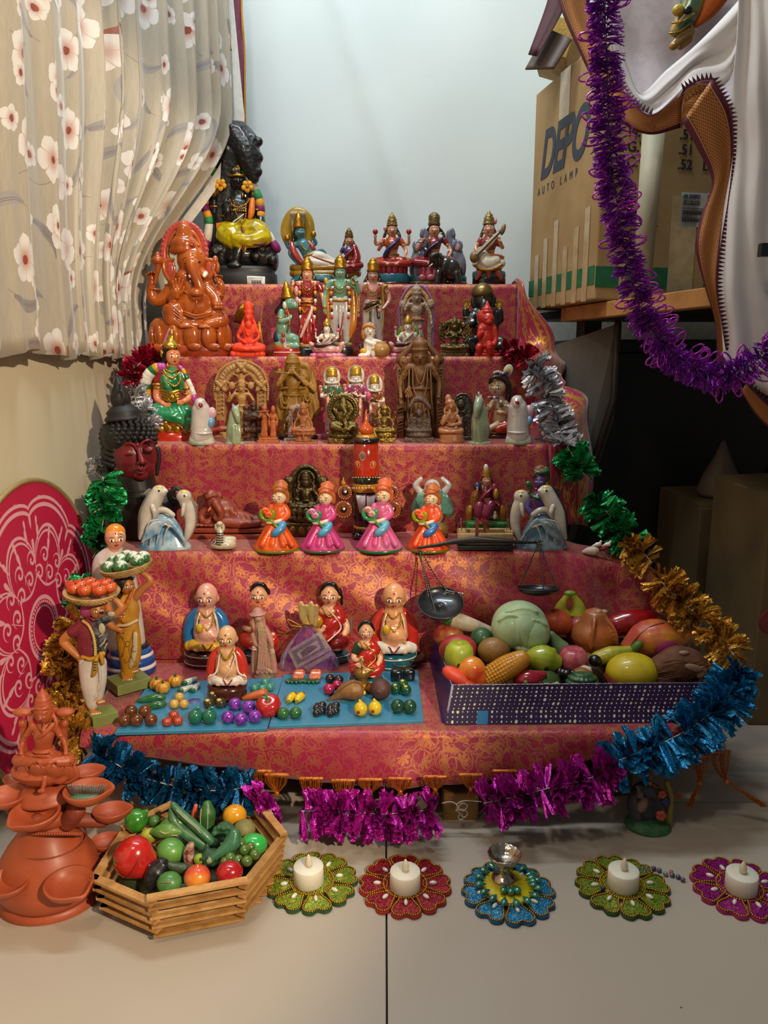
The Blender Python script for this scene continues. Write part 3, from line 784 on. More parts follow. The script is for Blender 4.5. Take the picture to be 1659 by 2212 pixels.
def plinth(f,x,v,r,h,m,d=0,sy=.7,name='base',parent=None,seg=28,**k):
 return f.part(name,m,[f.L(x,v,[(r*.97,0),(r,h*.12),(r,h*.8),(r*.95,h)],d=d,sy=sy,seg=seg)],parent=parent,**k)
 # ================================================ top step
Y5=1.875
f=Fig('deity_statue','tall black seated deity with yellow dhoti and flower garland beneath a black rock canopy','statue',520,614,Y=1.90,Z=TZ[5])
BSTONE=mat('#141313',.38,var=.1,bump=.3,bs=220,coat=.25);BROCK=mat('#131212',.42,var=.1,carve=120,coat=.3);BPL=mat('#1b1c1c',.45,var=.1)
f.part('plinth',BPL,[f.L(520,614,[(78,0),(80,4),(79,26),(74,30),(76,34),(72,42)],sy=.55,seg=36)])
f.part('rock',BROCK,[f.E(478,548,28,32,30,d=4),f.E(520,545,50,28,34,d=2),f.E(566,545,28,30,30,d=2),f.E(455,560,14,22,20),f.E(590,556,12,24,20)]+[f.E(452+i*12.5,560-abs(sin(i*2.3))*30,11,11,12,d=-18-6*sin(i*1.7))for i in range(12)],vox=2.2,sm=1)
f.part('rock_canopy',BROCK,[f.C([(488,560,30,36),(484,470,30,42),(492,390,28,44),(505,320,22,46),(512,296,14,40)],14),f.C([(512,292,10,36),(532,322,-2,30),(541,350,-8,23),(548,376,-12,13)],12),f.C([(520,480,26,40),(518,400,26,42)],12)]+[f.E(500+(i*37)%62,268+((i*53)%100),8,9,9,d=-16+(i*29)%14)for i in range(24)],vox=2.6,sm=1)
sk=[f.C([(515,495,0,30),(513,465,-2,26),(515,438,-2,28),(517,425,0,22)],14,flat=.8),f.C([(490,425,0,11),(545,425,0,11)]),f.C([(517,428,0,10),(517,405,0,10)]),f.E(514,386,18,23,19,d=-4),f.nose(514,386,18,23,19,d=-4,yaw=12),f.C([(489,427,0,11),(463,455,-2,9),(462,430,-8,7)]),hand(f,461,432,-8,17,95),f.C([(488,430,-6,10),(490,462,-14,9),(491,450,-26,7)]),hand(f,490,452,-28,30,92,side=1),f.C([(546,427,0,11),(560,455,-2,9),(545,415,-6,7)]),f.C([(548,430,0,10),(562,462,-6,9),(562,486,-22,7)]),hand(f,556,484,-24,22,-20,side=-1),f.C([(520,520,-30,11),(512,545,-34,10),(508,560,-34,9)]),f.E(506,566,17,7,10,d=-38)]
f.part('body',BSTONE,sk,vox=1.7)
f.face(514,386,18,23,19,d=-4,yaw=12,eyes='#2a2622',lip='#241a18',brow='#2c2622',mark='#f0ece4')
f.part('dhoti',mat('#c3b012',.25,coat=.5,c2='#8f7a08',vs=60),[f.C([(515,492,4,30),(490,498,-6,26),(500,510,-20,22)]),f.C([(520,490,-4,26),(555,492,-14,25),(568,504,-20,20)]),f.C([(566,505,-24,18),(540,512,-34,16),(512,508,-36,13)]),f.C([(500,500,-20,22),(516,518,-32,14),(524,530,-34,8)])],vox=1.8)
f.part('dhoti_hem',mat('#6e1d2c',.4),[f.C([(522,482,-30,2.5),(528,505,-42,3),(524,532,-42,3.5)]),f.C([(548,520,-42,3),(570,518,-36,3)])])
f.part('sash',mat('#e0761e',.4,bump=.4),[f.S([(466,474),(490,470),(488,498),(468,502)],d=-14,th=8),f.C([(545,425,-14,6),(543,450,-22,7),(540,462,-24,5)])],bevel=1)
f.part('headband',GOLD,[f.hring(514,373,19,2.6,d=-4,n=20,dip=2),f.E(504,360,3,4,3,d=-18),f.E(516,358,3,4,3,d=-20)])
f.part('hair',BSTONE,[f.E(511,366,19,14,18,d=-2),f.E(509,352,13,10,12,d=0)],vox=1.8)
f.part('necklace',GOLD,[f.beads([(496,424,-18),(502,436,-26),(516,440,-30),(530,434,-26),(538,423,-18)],2.3,15),f.beads([(504,426,-22),(509,450,-28),(522,472,-32),(530,460,-30),(531,434,-26)],2.2,19),f.beads([(500,446,-26),(530,448,-28)],2.4,8)])
f.part('sacred_thread',mat('#e9e5da',.5),[f.C([(503,472,-30,1.2),(514,464,-32,1.2),(526,455,-31,1.2)]),f.C([(505,444,-27,.8),(530,441,-27,.8)])])
f.part('armlet',GOLD,[f.hring(463,440,10,1.8,d=-4),f.hring(556,447,11,1.8,d=-2),f.hring(488,460,10,1.5,d=-14)])
f.part('earring',GOLD,[f.ring(490,411,4.5,6,1.4,d=-8),f.E(524,414,2.5,5,d=-18)])
f.part('axe_and_deer',GOLD,[f.E(464,405,12,13,6,d=-8),f.E(461,398,4,14,5,d=-12),f.E(470,398,4,13,5,d=-12),f.E(546,410,6,12,6,d=-6)],vox=1.4)
for(x,v)in((476,391),(534,395)):
 p_=f.part('flower',mat('#e8a41a',.45),[f.E(x+8*cos(a*pi*2/5+.3),v+8*sin(a*pi*2/5+.3),5.5,5.5,3,d=-20)for a in range(5)])
 f.part('flower_centre',mat('#b8720e',.5),[f.E(x,v,3.5,3.5,4,d=-22)],parent=p_)
seg=[('#7d1560',(440,528),(447,512)),('#ded6c4',(447,512),(452,476)),('#2f8a4a',(452,476),(450,462)),('#e8a020',(450,462),(446,450)),('#7d1560',(446,450),(441,434)),('#e8a020',(441,434),(441,420)),('#2f8a4a',(441,420),(444,408)),('#ded6c4',(444,408),(462,376)),('#2f8a4a',(462,376),(476,356)),('#e8a020',(476,356),(489,348)),('#7d1560',(489,348),(510,347)),('#e8a020',(510,347),(522,356)),('#2f8a4a',(522,356),(535,372)),('#ded6c4',(535,372),(552,405)),('#2f8a4a',(552,405),(560,424)),('#e8a020',(560,424),(562,438)),('#7d1560',(562,438),(563,450)),('#e8a020',(563,450),(562,462)),('#2f8a4a',(562,462),(564,474)),('#ded6c4',(580,500),(588,516)),('#7d1560',(588,516),(598,530))]
ga=f.part('garland',mat('#ded6c4',.6),[f.C([(444,500,6,3),(448,420,8,3),(500,350,10,3),(556,420,8,3),(564,480,6,3)],6)])
for c_,a,b in seg:
 f.part('garland_segment',mat(c_,.55,bump=.6,bs=700),[f.C([(a[0],a[1],-4,9),((a[0]+b[0])/2,(a[1]+b[1])/2,-6,9.5),(b[0],b[1],-4,9)],9,k=2)],parent=ga)
stk=f.part('sticker',mat('#e9e5dd',.5),[f.S([(533,588),(572,590),(572,613),(534,613)],d=-46,th=2)])
f.part('barcode',mat('#2a2a2a',.6),[f.B(544+i*2.0,602,.9+.5*(i%3==0),8,.6,d=-47.2)for i in range(11)]+[f.B(552,593,30,1.0,.6,d=-47.2),f.B(550,609,22,1.2,.6,d=-47.2)],parent=stk,smooth=False)
f=Fig('reclining_deity_figurine','blue-skinned deity reclining on a coiled yellow serpent with a woman in red at the feet','figurine',697,606,Y=1.88,Z=TZ[5])
f.part('base',glossy('#12181a'),[f.L(700,606,[(72,0),(74,3),(72,9)],sy=.42)])
f.part('sea_base',mat('#1c6f82',.25,coat=.5,bump=.5,bs=200),[f.L(700,597,[(73,0),(72,5),(67,12),(66,16)],sy=.42,rib=.03,ribn=30)])
YEL=glossy('#a07c22')
for k,vv in enumerate((577,565)):
 o=f.part('serpent_coil',YEL,[f.C([(640,vv,-8,8.5),(668,vv,-17,8.5),(700,vv-1,-20,8.5),(740,vv,-18,8.5),(764,vv,-6,8.5),(764,vv,10,8),(640,vv,10,8),(638,vv,0,8)],10)])
 f.part('scales',mat('#1c1408',.4),[f.E(652+i*8.2,vv,1.6,3,1.5,d=-27+abs(i-6.5)*.6)for i in range(13)],parent=o)
f.part('cushion',mat('#0f5a52',.5),[f.E(700,556,60,5,18,d=-4)])
f.part('hood',glossy('#b08a22'),[f.C([(626,520,10,8),(618,490,12,13),(628,462,12,17),(643,450,12,18),(660,462,12,17),(667,490,12,13),(660,520,10,8)],10,flat=.5),f.E(643,480,22,30,6,d=14)],vox=1.8)
f.part('serpent_heads',mat('#b6a68a',.4,bump=.4),[f.C([(643+q*3.6,486,2,3.6),(643+q*4.6,462,0,4),(643+q*5,447,-4,5)],8)for q in(-2.6,-1.2,0,1.2,2.6)],vox=1.2)
BSK=BLUESK
f.part('body',BSK,[f.E(648,489,11.5,14,12,d=-8),f.nose(648,489,11.5,14,12,d=-8,yaw=14),f.C([(649,498,-5,5.5),(652,512,-5,6)]),f.C([(654,514,-5,14),(662,530,-8,12.5),(668,546,-8,12)],12),f.C([(640,512,-5,6),(668,516,-5,6)]),f.C([(638,514,-6,6),(626,532,-6,5.2),(640,552,-14,4.4)]),hand(f,641,550,-16,12,-60),f.C([(636,514,0,5.5),(622,520,0,4.5),(620,506,-4,4)]),f.C([(668,516,0,5.5),(682,512,0,4.5),(677,500,-4,4)]),f.C([(670,518,-6,5.5),(680,530,-10,4.6),(696,526,-16,4)]),hand(f,697,527,-17,12,-50,side=-1)],vox=1.5)
f.face(648,489,11.5,14,12,d=-8,yaw=14,iris='#141414',lip='#2d5660')
f.part('crown',GOLD,[f.L(645,479,[(12,0),(13,3),(11,7),(11.5,9),(9.5,15),(10,17),(7,22),(6,28),(1,34)],d=-8,seg=16)])
f.part('hair',BLK,[f.E(645,489,13,15,10,d=0),f.C([(634,494,-4,3),(633,508,-4,4)])],vox=1.6)
f.part('shawl',glossy('#a2352e'),[f.C([(630,512,-10,6),(634,530,-16,8),(648,550,-20,6),(655,556,-18,4)]),f.C([(666,508,-6,5),(676,522,-10,6),(680,534,-6,4)])],vox=1.6)
f.part('dhoti',mat('#ddd2c2',.4,bump=.2),[f.C([(668,546,-10,13),(690,540,-12,13),(712,549,-12,9),(732,556,-12,6)]),f.C([(668,552,-16,11),(700,556,-20,9),(730,559,-18,5)])],vox=1.6)
f.part('dhoti_hem',mat('#a8432e',.5),[f.C([(672,538,-22,1.4),(700,548,-27,1.4),(730,558,-24,1.4)])])
f.part('jewellery',GOLD,[f.beads([(646,508,-14),(655,522,-22),(664,526,-22),(668,512,-16)],1.7,16),f.C([(656,540,-20,2.4),(668,536,-22,2.4),(680,532,-18,2.4)]),f.E(620,500,6,7,4,d=-6),f.E(677,492,6,7,4,d=-6),f.beads([(634,470,0),(626,490,0),(632,506,0)],1.6,9)])
seated(f,754,478,566,dict(body=SKIN,dhoti=glossy('#8f2028'),blouse=glossy('#2a2f7a'),sari=glossy('#8f2028'),hair=BLK,crown=brass('#8a7440'),necklace=GOLD,bangle=GOLD,belt=GOLD,earring=GOLD),wf=.92,d=-10,yaw=8,crown='cone',hs=1.12,arms='knees',vox=1.4)
f.part('sari_folds',glossy('#8f2028'),[f.C([(738,550,-14,9),(742,566,-20,8)]),f.C([(765,520,-10,8),(770,545,-14,10),(758,568,-22,8)]),f.C([(752,556,-22,9),(746,574,-24,5)])],vox=1.6)
f=Fig('goddess_figurine','goddess in orange sari and blue sleeve seated on a red lotus, raising two red buds','figurine',849,609,Y=1.88,Z=TZ[5])
plinth(f,847,609,37,9,glossy('#3d1f1c'));plinth(f,847,601,37,19,mat('#1d6577',.3,coat=.4,bump=.5,bs=200),name='water_base')
lotus(f,847,584,33,24,glossy('#9a2433'),n=14)
seated(f,847,449,566,dict(body=SKIN,dhoti=glossy('#a93422'),blouse=glossy('#b94a26'),sari=glossy('#26306e'),hair=BLK,crown=brass('#a58a50'),lotus_bud=glossy('#a82a26')),wf=1.0,crown='cone',back='lotus',arms='bless',vox=1.5,hs=1.05,bindi='#a02018')
f.part('shoulder_flower',glossy('#d8a0a0'),[f.E(832,482,4,6,d=-4)])
f.part('seat_cloth',glossy('#c8a818'),[f.L(847,563,[(30,0),(31,2),(28,5)],sy=.7)])
f=Fig('goddess_figurine','goddess in dark red sari seated on a pink lotus between two grey elephants','figurine',944,609,Y=1.90,Z=TZ[5])
plinth(f,944,609,64,11,glossy('#1a1612'),sy=.4);plinth(f,944,599,64,16,mat('#1d6577',.3,coat=.4,bump=.5,bs=200),name='water_base',sy=.4)
f.part('base_stripe',mat('#a08c20',.4),[f.hring(944,599,64.5,1.4,sy=.4,n=30)])
EG=glossy('#6c6f7e',var=.15)
for q,x0 in((-1,906),(1,985)):
 o=f.part('elephant',EG,[f.E(x0+q*-2,545,19,32,20,d=4),f.E(x0+q*6,565,17,34,18,d=0),f.C([(x0+q*8,570,-8,10),(x0+q*6,592,-10,8)]),f.E(x0-q*5,518,15,15,14,d=-4),f.C([(x0-q*12,512,-8,8),(x0-q*16,492,-10,6),(x0-q*8,484,-10,5),(x0-q*4,496,-12,4.5)]),f.C([(x0-q*8,590,-2,9),(x0-q*10,570,0,9)])],vox=1.9,label='grey elephant')
 f.part('ear',EG,[f.E(x0+q*4,520,11,13,3,d=-12,rot=(0,q*.3,0))],parent=o);f.part('ear_lining',mat('#b78a86',.5),[f.E(x0+q*3,521,6,8,2,d=-15)],parent=o)
 f.part('tusk',PALE,[f.C([(x0-q*13,524,-14,2),(x0-q*18,530,-18,1.2)])],parent=o)
 f.part('eye',BLK,[f.E(x0-q*9,510,1.5,1.5,d=-17)],parent=o)
lotus(f,938,592,36,34,glossy('#a84a5c'),n=13,d=-6)
f.part('lower_petals',glossy('#b85a68'),[f.E(938+cos(a*pi/5.5+pi+.25)*36,586,9,6,3,d=-6+sin(a*pi/5.5+pi+.25)*27)for a in range(6)])
seated(f,938,448,562,dict(body=SKIN,dhoti=glossy('#87202a'),blouse=glossy('#87202a'),sari=glossy('#2b2350'),hair=BLK,crown=brass('#7e6a44'),necklace=brass('#a08850')),wf=1.22,d=-10,crown='flat',arms='bless',vox=1.6,hs=1.16,bindi='#a02018')
f=Fig('elephant_figurine','small black elephant figurine with raised trunk in front of the two grey elephants','figurine',965,612,Y=1.838,Z=TZ[5])
BE=mat('#26221e',.3,coat=.5,var=.1)
f.part('body',BE,[f.E(975,577,21,24,18,d=2),f.E(962,571,18,21,16),f.E(940,562,14,15,13,d=-4),f.C([(937,558,-12,8),(933,550,-16,6),(944,545,-16,5.5),(951,552,-14,5)]),f.C([(947,585,-10,8),(944,609,-12,7)]),f.C([(958,590,6,8),(958,609,6,7)]),f.C([(986,585,-8,9),(991,609,-9,7.5)]),f.C([(975,590,8,8),(976,609,8,7)]),f.C([(995,570,4,2.5),(999,590,4,2)])],vox=1.7)
for q in(-1,1):f.part('ear',BE,[f.E(953+q*1,560,9,13,3,d=-4+q*-9,rot=(0,0,q*.6))])
f.part('tusk',PALE,[f.C([(934,566,-16,1.6),(928,571,-18,1)])]);f.part('eye',PALE,[f.E(938,556,1.2,1.2,d=-17)])
f=Fig('goddess_figurine','goddess in white sari playing a long-necked lute at the right end of the top step','figurine',1056,612,Y=1.875,Z=TZ[5])
plinth(f,1056,612,36,20,glossy('#171310'));plinth(f,1056,593,36,13,glossy('#2e6d7c'),name='blue_rim')
f.part('seat',glossy('#b4543c'),[f.L(1056,590,[(33,0),(27,10),(31,30),(33,40),(28,44)],sy=.75,seg=20)]+[f.C([(1056+q*20,594,-20,4),(1056+q*14,580,-26,6)])for q in(-1.3,0,1.3)])
seated(f,1056,448,572,dict(body=SKIN,dhoti=mat('#d9d0bb',.35,coat=.3,bump=.3),blouse=glossy('#8c2a38'),sari=glossy('#d8d0be'),hair=BLK,crown=brass('#a08a58')),wf=.9,crown='cone',arms='veena',hs=1.06,vox=1.5,bindi='#a02018',hyaw=-12,knees=.8)
f.part('skirt_front',mat('#d9d0bb',.35,coat=.3,bump=.3),[f.C([(1044,548,-22,15),(1052,562,-26,17),(1070,556,-24,12)]),f.C([(1030,566,-24,6),(1056,573,-34,6),(1080,566,-26,5)])],vox=1.7)
f.part('skirt_hem',GOLD,[f.beads([(1026,566,-26),(1042,575,-38),(1066,574,-38),(1084,564,-28)],2.6,18)])
v_=f.part('lute',mat('#7b5a33',.35,coat=.3),[f.E(1025,548,10,12,8,d=-38),f.C([(1026,546,-40,5.5),(1060,512,-38,4.5),(1080,492,-34,4)]),f.E(1087,488,5,12,5,d=-32,rot=(0,.3,0))])
f.part('fretboard',mat('#b4aa98',.4),[f.C([(1030,541,-44,3),(1060,511,-43,2.6),(1076,495,-39,2.4)])],parent=v_)
f.part('shoulder_flower',glossy('#c88f88'),[f.E(1070,470,4,7,d=-2)])
# ================================================ second step from the top
f=Fig('elephant_deity_statue','large glossy orange-brown elephant-headed deity seated on a lotus base beside the curtain','statue',410,766,Y=1.70,Z=TZ[4])
OG=mat('#b85c1c',.2,coat=.8,c2='#9c4614',vs=20,coatr=.05);OGR=mat('#b8401f',.25,coat=.6,c2='#8a3a1a',vs=40);OGP=mat('#b5453a',.3,coat=.5)
f.part('base',OGR,[f.L(410,764,[(90,-2),(90,14),(86,22),(80,24)],sy=.5,seg=40)])
lb=f.part('lotus_base',OG,[f.L(412,744,[(78,0),(82,20),(80,44),(70,56)],sy=.5,seg=36)],vox=2.4)
f.part('petals',OG,[f.E(412+cos(pi+i*pi/6)*80,722,17,26,8,d=sin(pi+i*pi/6)*40-2,rot=(0,0,i*pi/6+pi/2+pi))for i in range(7)],parent=lb)
f.part('lower_petals',OG,[f.E(412+cos(pi+.1+i*pi/6)*84,744,16,8,6,d=sin(pi+.1+i*pi/6)*43-4)for i in range(7)],parent=lb)
f.part('side_drape',OG,[f.C([(344,700,4,20),(336,730,2,18),(336,752,0,16)]),f.C([(356,690,-10,10),(346,715,-14,9),(350,742,-18,8)])]+[f.C([(330+i*8,705,-14,2.5),(326+i*8,750,-16,3)])for i in range(3)],vox=2.2)
body=[f.E(420,655,44,36,34,d=-6),f.E(415,615,34,26,26,d=0),f.C([(380,604,0,18),(446,604,0,16)],10),f.E(413,556,31,33,27,d=-8),f.E(409,532,27,20,22,d=-6),f.E(397,592,18,16,16,d=-14),f.E(436,588,15,13,14,d=-14),f.C([(415,566,-30,15),(420,586,-36,12),(428,604,-38,10.5),(433,622,-38,9.5),(430,634,-38,9),(420,638,-38,8),(413,630,-38,6.5),(417,620,-38,5)],12),f.C([(378,612,2,15),(352,640,-2,14),(332,642,-4,12),(326,622,-6,10),(328,604,-8,8.5)],10),f.C([(452,612,4,13),(470,636,0,12),(478,622,-4,9),(476,606,-6,8)],10),f.C([(384,618,-12,13),(372,640,-16,12),(380,624,-30,9)],10),f.C([(446,620,-8,13),(464,640,-14,12),(468,654,-24,10)],10),f.C([(400,692,-10,24),(376,668,-18,26),(372,686,-26,18)],12),f.C([(372,684,-28,15),(392,696,-34,11)]),f.C([(430,690,-6,24),(468,680,-14,19),(480,686,-20,15)],12),f.C([(476,690,-26,13),(446,696,-34,11)],10),f.E(412,692,56,14,34,d=-2)]
f.part('body',OG,body,vox=2.1,sm=3)
f.part('hand',OG,[hand(f,328,606,-8,32,100,curl=1.2)]);f.part('hand',OG,[hand(f,474,608,-8,26,95,curl=1.2,side=-1)])
f.part('hand',OG,[hand(f,382,634,-32,40,88,curl=.2)]);f.part('hand',OG,[hand(f,466,656,-28,26,-60,side=-1)])
f.part('foot',OG,[f.E(400,697,17,7,9,d=-40)]+[f.E(390+i*6,700,3.4,3.6,4,d=-48)for i in range(5)],vox=1.6);f.part('foot',OG,[f.E(440,699,15,6,9,d=-38)]+[f.E(432+i*5,701,3,3,4,d=-46)for i in range(5)],vox=1.6)
for x,v,rx,rz,q in((366,577,15,25,-1),(452,574,13,22,1)):
 e_=f.part('ear',OG,[f.C([(x-q*8,v-rz*.9,-8,4),(x+q*rx*.7,v-rz*.7,-8,5),(x+q*rx*.8,v,-9,5),(x+q*rx*.2,v+rz*.8,-10,5),(x-q*4,v+rz,-10,4)],8),f.E(x,v,rx,rz,4,d=-5)],vox=1.8)
 f.part('ear_lining',OGP,[f.E(x,v-1,rx*.62,rz*.66,3,d=-9)],parent=e_)
f.part('halo',OGP,[f.ring(398,541,43,60,6,d=6,a0=-14,a1=194,n=36,seg=10)]+[f.E(398+49*cos(radians(-12+i*9.3)),541-66*sin(radians(-12+i*9.3)),5,5,5,d=4)for i in range(23)],vox=2)
f.part('halo_rim',OG,[f.ring(398,541,36,52,4,d=2,a0=-14,a1=194,n=36)])
f.part('crown',OG,[f.L(400,540,[(30,-4),(33,4),(30,12),(32,16),(25,26),(18,32),(19,37),(15,44),(16,48),(9,56),(4,62),(1,68)],d=-2,seg=24)]+[f.E(376+i*8,536-abs(i-3.5)*-1.5,4.5,4.5,4,d=-28+abs(i-3.5)*2.5)for i in range(8)]+[f.E(380+i*8,524,4,4,4,d=-25+abs(i-3)*3)for i in range(7)])
f.part('crown_jewel',OGR,[f.ring(414,524,6,6,2,d=-26),f.E(414,524,3.5,3.5,3,d=-28)])
for x,v in((411,588),(441,587)):f.part('tusk',glossy('#efe3d0'),[f.C([(x+3,v-2,-30,5.5),(x,v+3,-40,4.5)])])
f.part('eye',mat('#1a0d06',.2),[f.E(402,563,3.6,2.6,2,d=-33)]);f.part('eye',mat('#1a0d06',.2),[f.E(431,560,3,2.4,2,d=-32)])
f.part('eyebrow',mat('#2a140a',.4),[f.C([(394,557,-31,.8),(401,551,-33,1.2),(410,557,-34,.8)])]);f.part('forehead_marks',mat('#e2c7a8',.4),[f.C([(409,540+i*4,-31,.8),(422,539+i*4,-31,.8)])for i in range(3)])
f.part('mace',OG,[f.C([(334,606,-12,4),(341,574,-10,6),(341,566,-10,8)],10),f.L(341,566,[(8,0),(13,5),(12,12),(9,15),(5,18),(5,22),(2,26)],d=-10,seg=16)])
f.part('noose',OG,[f.C([(474,608,-10,4),(465,588,-10,4),(459,573,-10,4),(463,560,-10,4),(470,566,-10,4),(470,580,-10,4)],8),f.E(465,556,6,9,6,d=-10)])
f.part('sweet',OG,[f.L(425,634,[(11,0),(13,5),(9,11),(3,16)],d=-44,seg=14)]);f.part('sweets',OG,[f.E(466+i%3*6,658-i//3*5,4.5,4.5,4.5,d=-36)for i in range(6)])
f.part('ornaments',OG,[f.beads([(385,606,-20),(396,622,-28),(412,634,-34)],2.6,11),f.C([(398,668,-38,2.4),(424,676,-42,2.6),(456,668,-34,2.4)]),f.beads([(398,673,-38),(424,681,-42),(456,673,-34)],2,22),f.C([(424,636,-40,2),(424,652,-42,1.6),(418,668,-42,1.4)]),f.hring(334,620,11,2,d=-6),f.hring(470,634,12,2.2,d=-4)]+[f.C([(366,650+i*7,-36,1.6),(386,668+i*6,-44,1.8),(396,690,-42,1.4)])for i in range(4)])
f=Fig('sage_figurine','bright orange cross-legged sage figurine seated with hands in the lap','figurine',537,768,Y=1.675,Z=TZ[4])
SAF=mat('#e8401c',.55,var=.06)
f.part('seat',SAF,[f.L(536,768,[(36,0),(37,5),(30,14)],sy=.55)]+[f.E(505+i*10,762,9,8,12,d=-8)for i in range(7)],vox=1.7)
seated(f,537,648,757,{},wf=.88,mono=SAF,crown='flat',arms='lap',hs=1.0,vox=1.5)
f.part('beard',SAF,[f.E(537,698,8,9,6,d=-9),f.C([(530,706,-10,2),(536,722,-14,2),(543,706,-10,2)])],vox=1.3)
f=Fig('fan_ornament','gold ridged fan ornament edged in maroon behind the orange sage','ornament',536,766,Y=1.74,Z=TZ[4])
f.part('stand',GOLD,[f.L(536,766,[(14,0),(14,3),(4,6),(4,66),(7,70)],sy=.7)])
f.part('fan',mat('#7a1c2c',.5),[f.S([(503,690),(514,652),(534,648),(562,654),(561,690),(536,700)],d=-4,th=5)],bevel=1)
f.part('ridges',GOLD,[f.C([(507+i*4.2,688+abs(i-4)*-.5,-6,2.2),(518+i*3.4,662-3*sin(i*.7),-8,2.4),(524+i*2.8,653,-6,2)])for i in range(9)])
f.part('fringe',GOLD,[f.C([(558+i,690,-4,1.3),(562+i*2,730+i*4,-6,.9)])for i in range(4)])
f=Fig('monkey_deity_figurine','green-skinned kneeling monkey-faced figurine with gold crown facing right','figurine',622,766,Y=1.70,Z=TZ[4])
plinth(f,620,766,28,20,glossy('#b0281e'));f.part('base_stripe',glossy('#e4c4bc'),[f.hring(620,756,28.5,1.3,sy=.7)]);plinth(f,620,747,27,8,glossy('#b8861c'),name='base_rim')
f.part('body',GREENSK,[f.E(612,706,16,26,16),f.E(611,676,13,15,13),f.E(626,650,13,14,13,d=-4),f.E(636,655,9,7,8,d=-8),f.C([(608,668,-8,7),(606,688,-14,6.5),(624,684,-16,5)]),hand(f,624,684,-16,14,70),f.C([(605,722,-2,12),(634,726,-8,11),(640,736,-6,8)]),f.C([(600,738,-4,8),(630,742,-12,7),(642,742,-14,6)])],vox=1.7)
f.face(628,649,13,14,13,d=-4,yaw=38,lip='#7a2a2a')
f.part('hair',BLK,[f.E(614,652,10,13,12,d=2),f.C([(606,658,0,7),(598,668,2,6)])],vox=1.6)
f.part('crown',GOLD,[f.L(622,640,[(15,0),(17,3),(13,7),(14,10),(10,16),(11,19),(7,26),(4,33),(1,38)],seg=16,rot=(0,-.12,0))])
f.part('earring',glossy('#d7cfc0'),[f.E(615,654,5,8,4,d=-12)])
f.part('sash',mat('#26305c',.5),[f.E(601,724,11,17,14,d=2)]);f.part('waistcloth',glossy('#b9a6b4'),[f.E(628,722,12,9,12,d=-4),f.C([(612,725,-14,5),(616,745,-18,5)])],vox=1.5)
f.part('garland',glossy('#a8322c'),[f.E(618,668+i*11,3.2,5,3,d=-15)for i in range(3)]+[f.E(612,718+i*13,4,6,4,d=-18)for i in range(2)]);f.part('bands',GOLD,[f.hring(607,682,8,1.8,d=-10),f.C([(620,660,-14,1.6),(626,690,-18,1.6),(620,712,-16,1.6)])])
def garl(f,xl,xr,v0,v1,m1='#a8252a',m2='#e4dccb',m3='#d8a41c',d=-13):
 cs=[m1,m3,'#151515',m2,m1,m3,'#151515',m2,m1]
 g=None
 for q,x in((-1,xl),(1,xr)):
  for i in range(9):
   o=f.part('garland_bead',glossy(cs[i]),[f.E(x+q*1.2*sin(i*.6),v0+(v1-v0)*i/8,3.3,(v1-v0)/15,3,d=d)])
f=Fig('goddess_figurine','standing goddess in red sari and gold crown beside the green archer','figurine',662,768,Y=1.715,Z=TZ[4])
plinth(f,664,768,30,18,glossy('#15191c'));plinth(f,664,752,27,7,glossy('#20363c'),name='base_band');plinth(f,664,746,25,5,glossy('#b8861c'),name='base_rim')
standing(f,664,552,744,dict(body=SKIN,skirt=glossy('#9c1f1c'),blouse=glossy('#8f1c22'),hair=BLK,crown=GOLD),wf=1.12,arms='bless',blouse=True,bindi='#8c1010',crown='tall',hs=1.08,vox=1.7)
f.part('sash',glossy('#cfa79a'),[f.C([(676,660,-12,3),(664,690,-19,4),(650,724,-20,3)],flat=.5)])
f.part('belt_chains',GOLD,[f.E(664,657,20,5,16,d=0),f.beads([(652,662,-14),(657,672,-17),(664,664,-18)],2,9)])
garl(f,648,680,620,690)
f.part('flower',glossy('#d79a94'),[f.E(640,625,5,10,5,d=-12),f.E(642,645,6,7,5,d=-12)])
f=Fig('archer_deity_figurine','green-skinned standing archer figurine in white dhoti, tallest on its step','figurine',737,768,Y=1.715,Z=TZ[4])
plinth(f,737,768,26,22,glossy('#17161a'));plinth(f,737,748,25,6,glossy('#5a2a4a'),name='base_band');plinth(f,737,743,24,6,glossy('#7f8f3a'),name='base_rim')
standing(f,735,548,742,dict(body=GREENSK,skirt=glossy('#b9b2b0'),hair=BLK,crown=GOLD),wf=1.15,arms='bow',crown='tall',hs=1.12,vox=1.7,skirt=False)
f.part('cape',glossy('#c0761c'),[f.C([(712,625,2,6),(708,660,0,8),(712,690,-2,5)]),f.C([(762,620,2,5),(764,660,0,7),(762,700,-2,9),(756,722,-2,5)])],vox=1.8)
f.part('dhoti_stripe',glossy('#a02020'),[f.C([(742,672,-14,1.4),(738,700,-16,1.4),(733,722,-14,1.4)])])
f.part('quiver',GOLDP,[f.C([(704,602,2,6),(710,625,0,4)])]);f.part('shoulder_shawl',glossy('#d8d4c8'),[f.C([(718,618,-6,3),(735,614,0,3),(752,618,-6,3)])])
garl(f,716,754,622,682,m1='#b03224')
f.part('bow',GOLDP,[f.ring(764,603,5,7,1.8,d=-10),f.C([(766,610,-6,2),(772,650,-4,2),(766,700,-4,2.2),(756,728,-4,2)])])
f=Fig('archer_deity_figurine','pink-skinned standing archer figurine with gold bow and dark waist sash','figurine',808,766,Y=1.725,Z=TZ[4])
plinth(f,808,766,25,18,glossy('#17161a'));plinth(f,808,749,24,6,glossy('#b06a6a'),name='base_rim')
standing(f,806,552,748,dict(body=glossy('#c98f80'),skirt=glossy('#b6aeb0'),hair=BLK,crown=GOLD),wf=1.1,arms='belt',crown='tall',hs=1.08,vox=1.7,skirt=False,bindi='#8c1010')
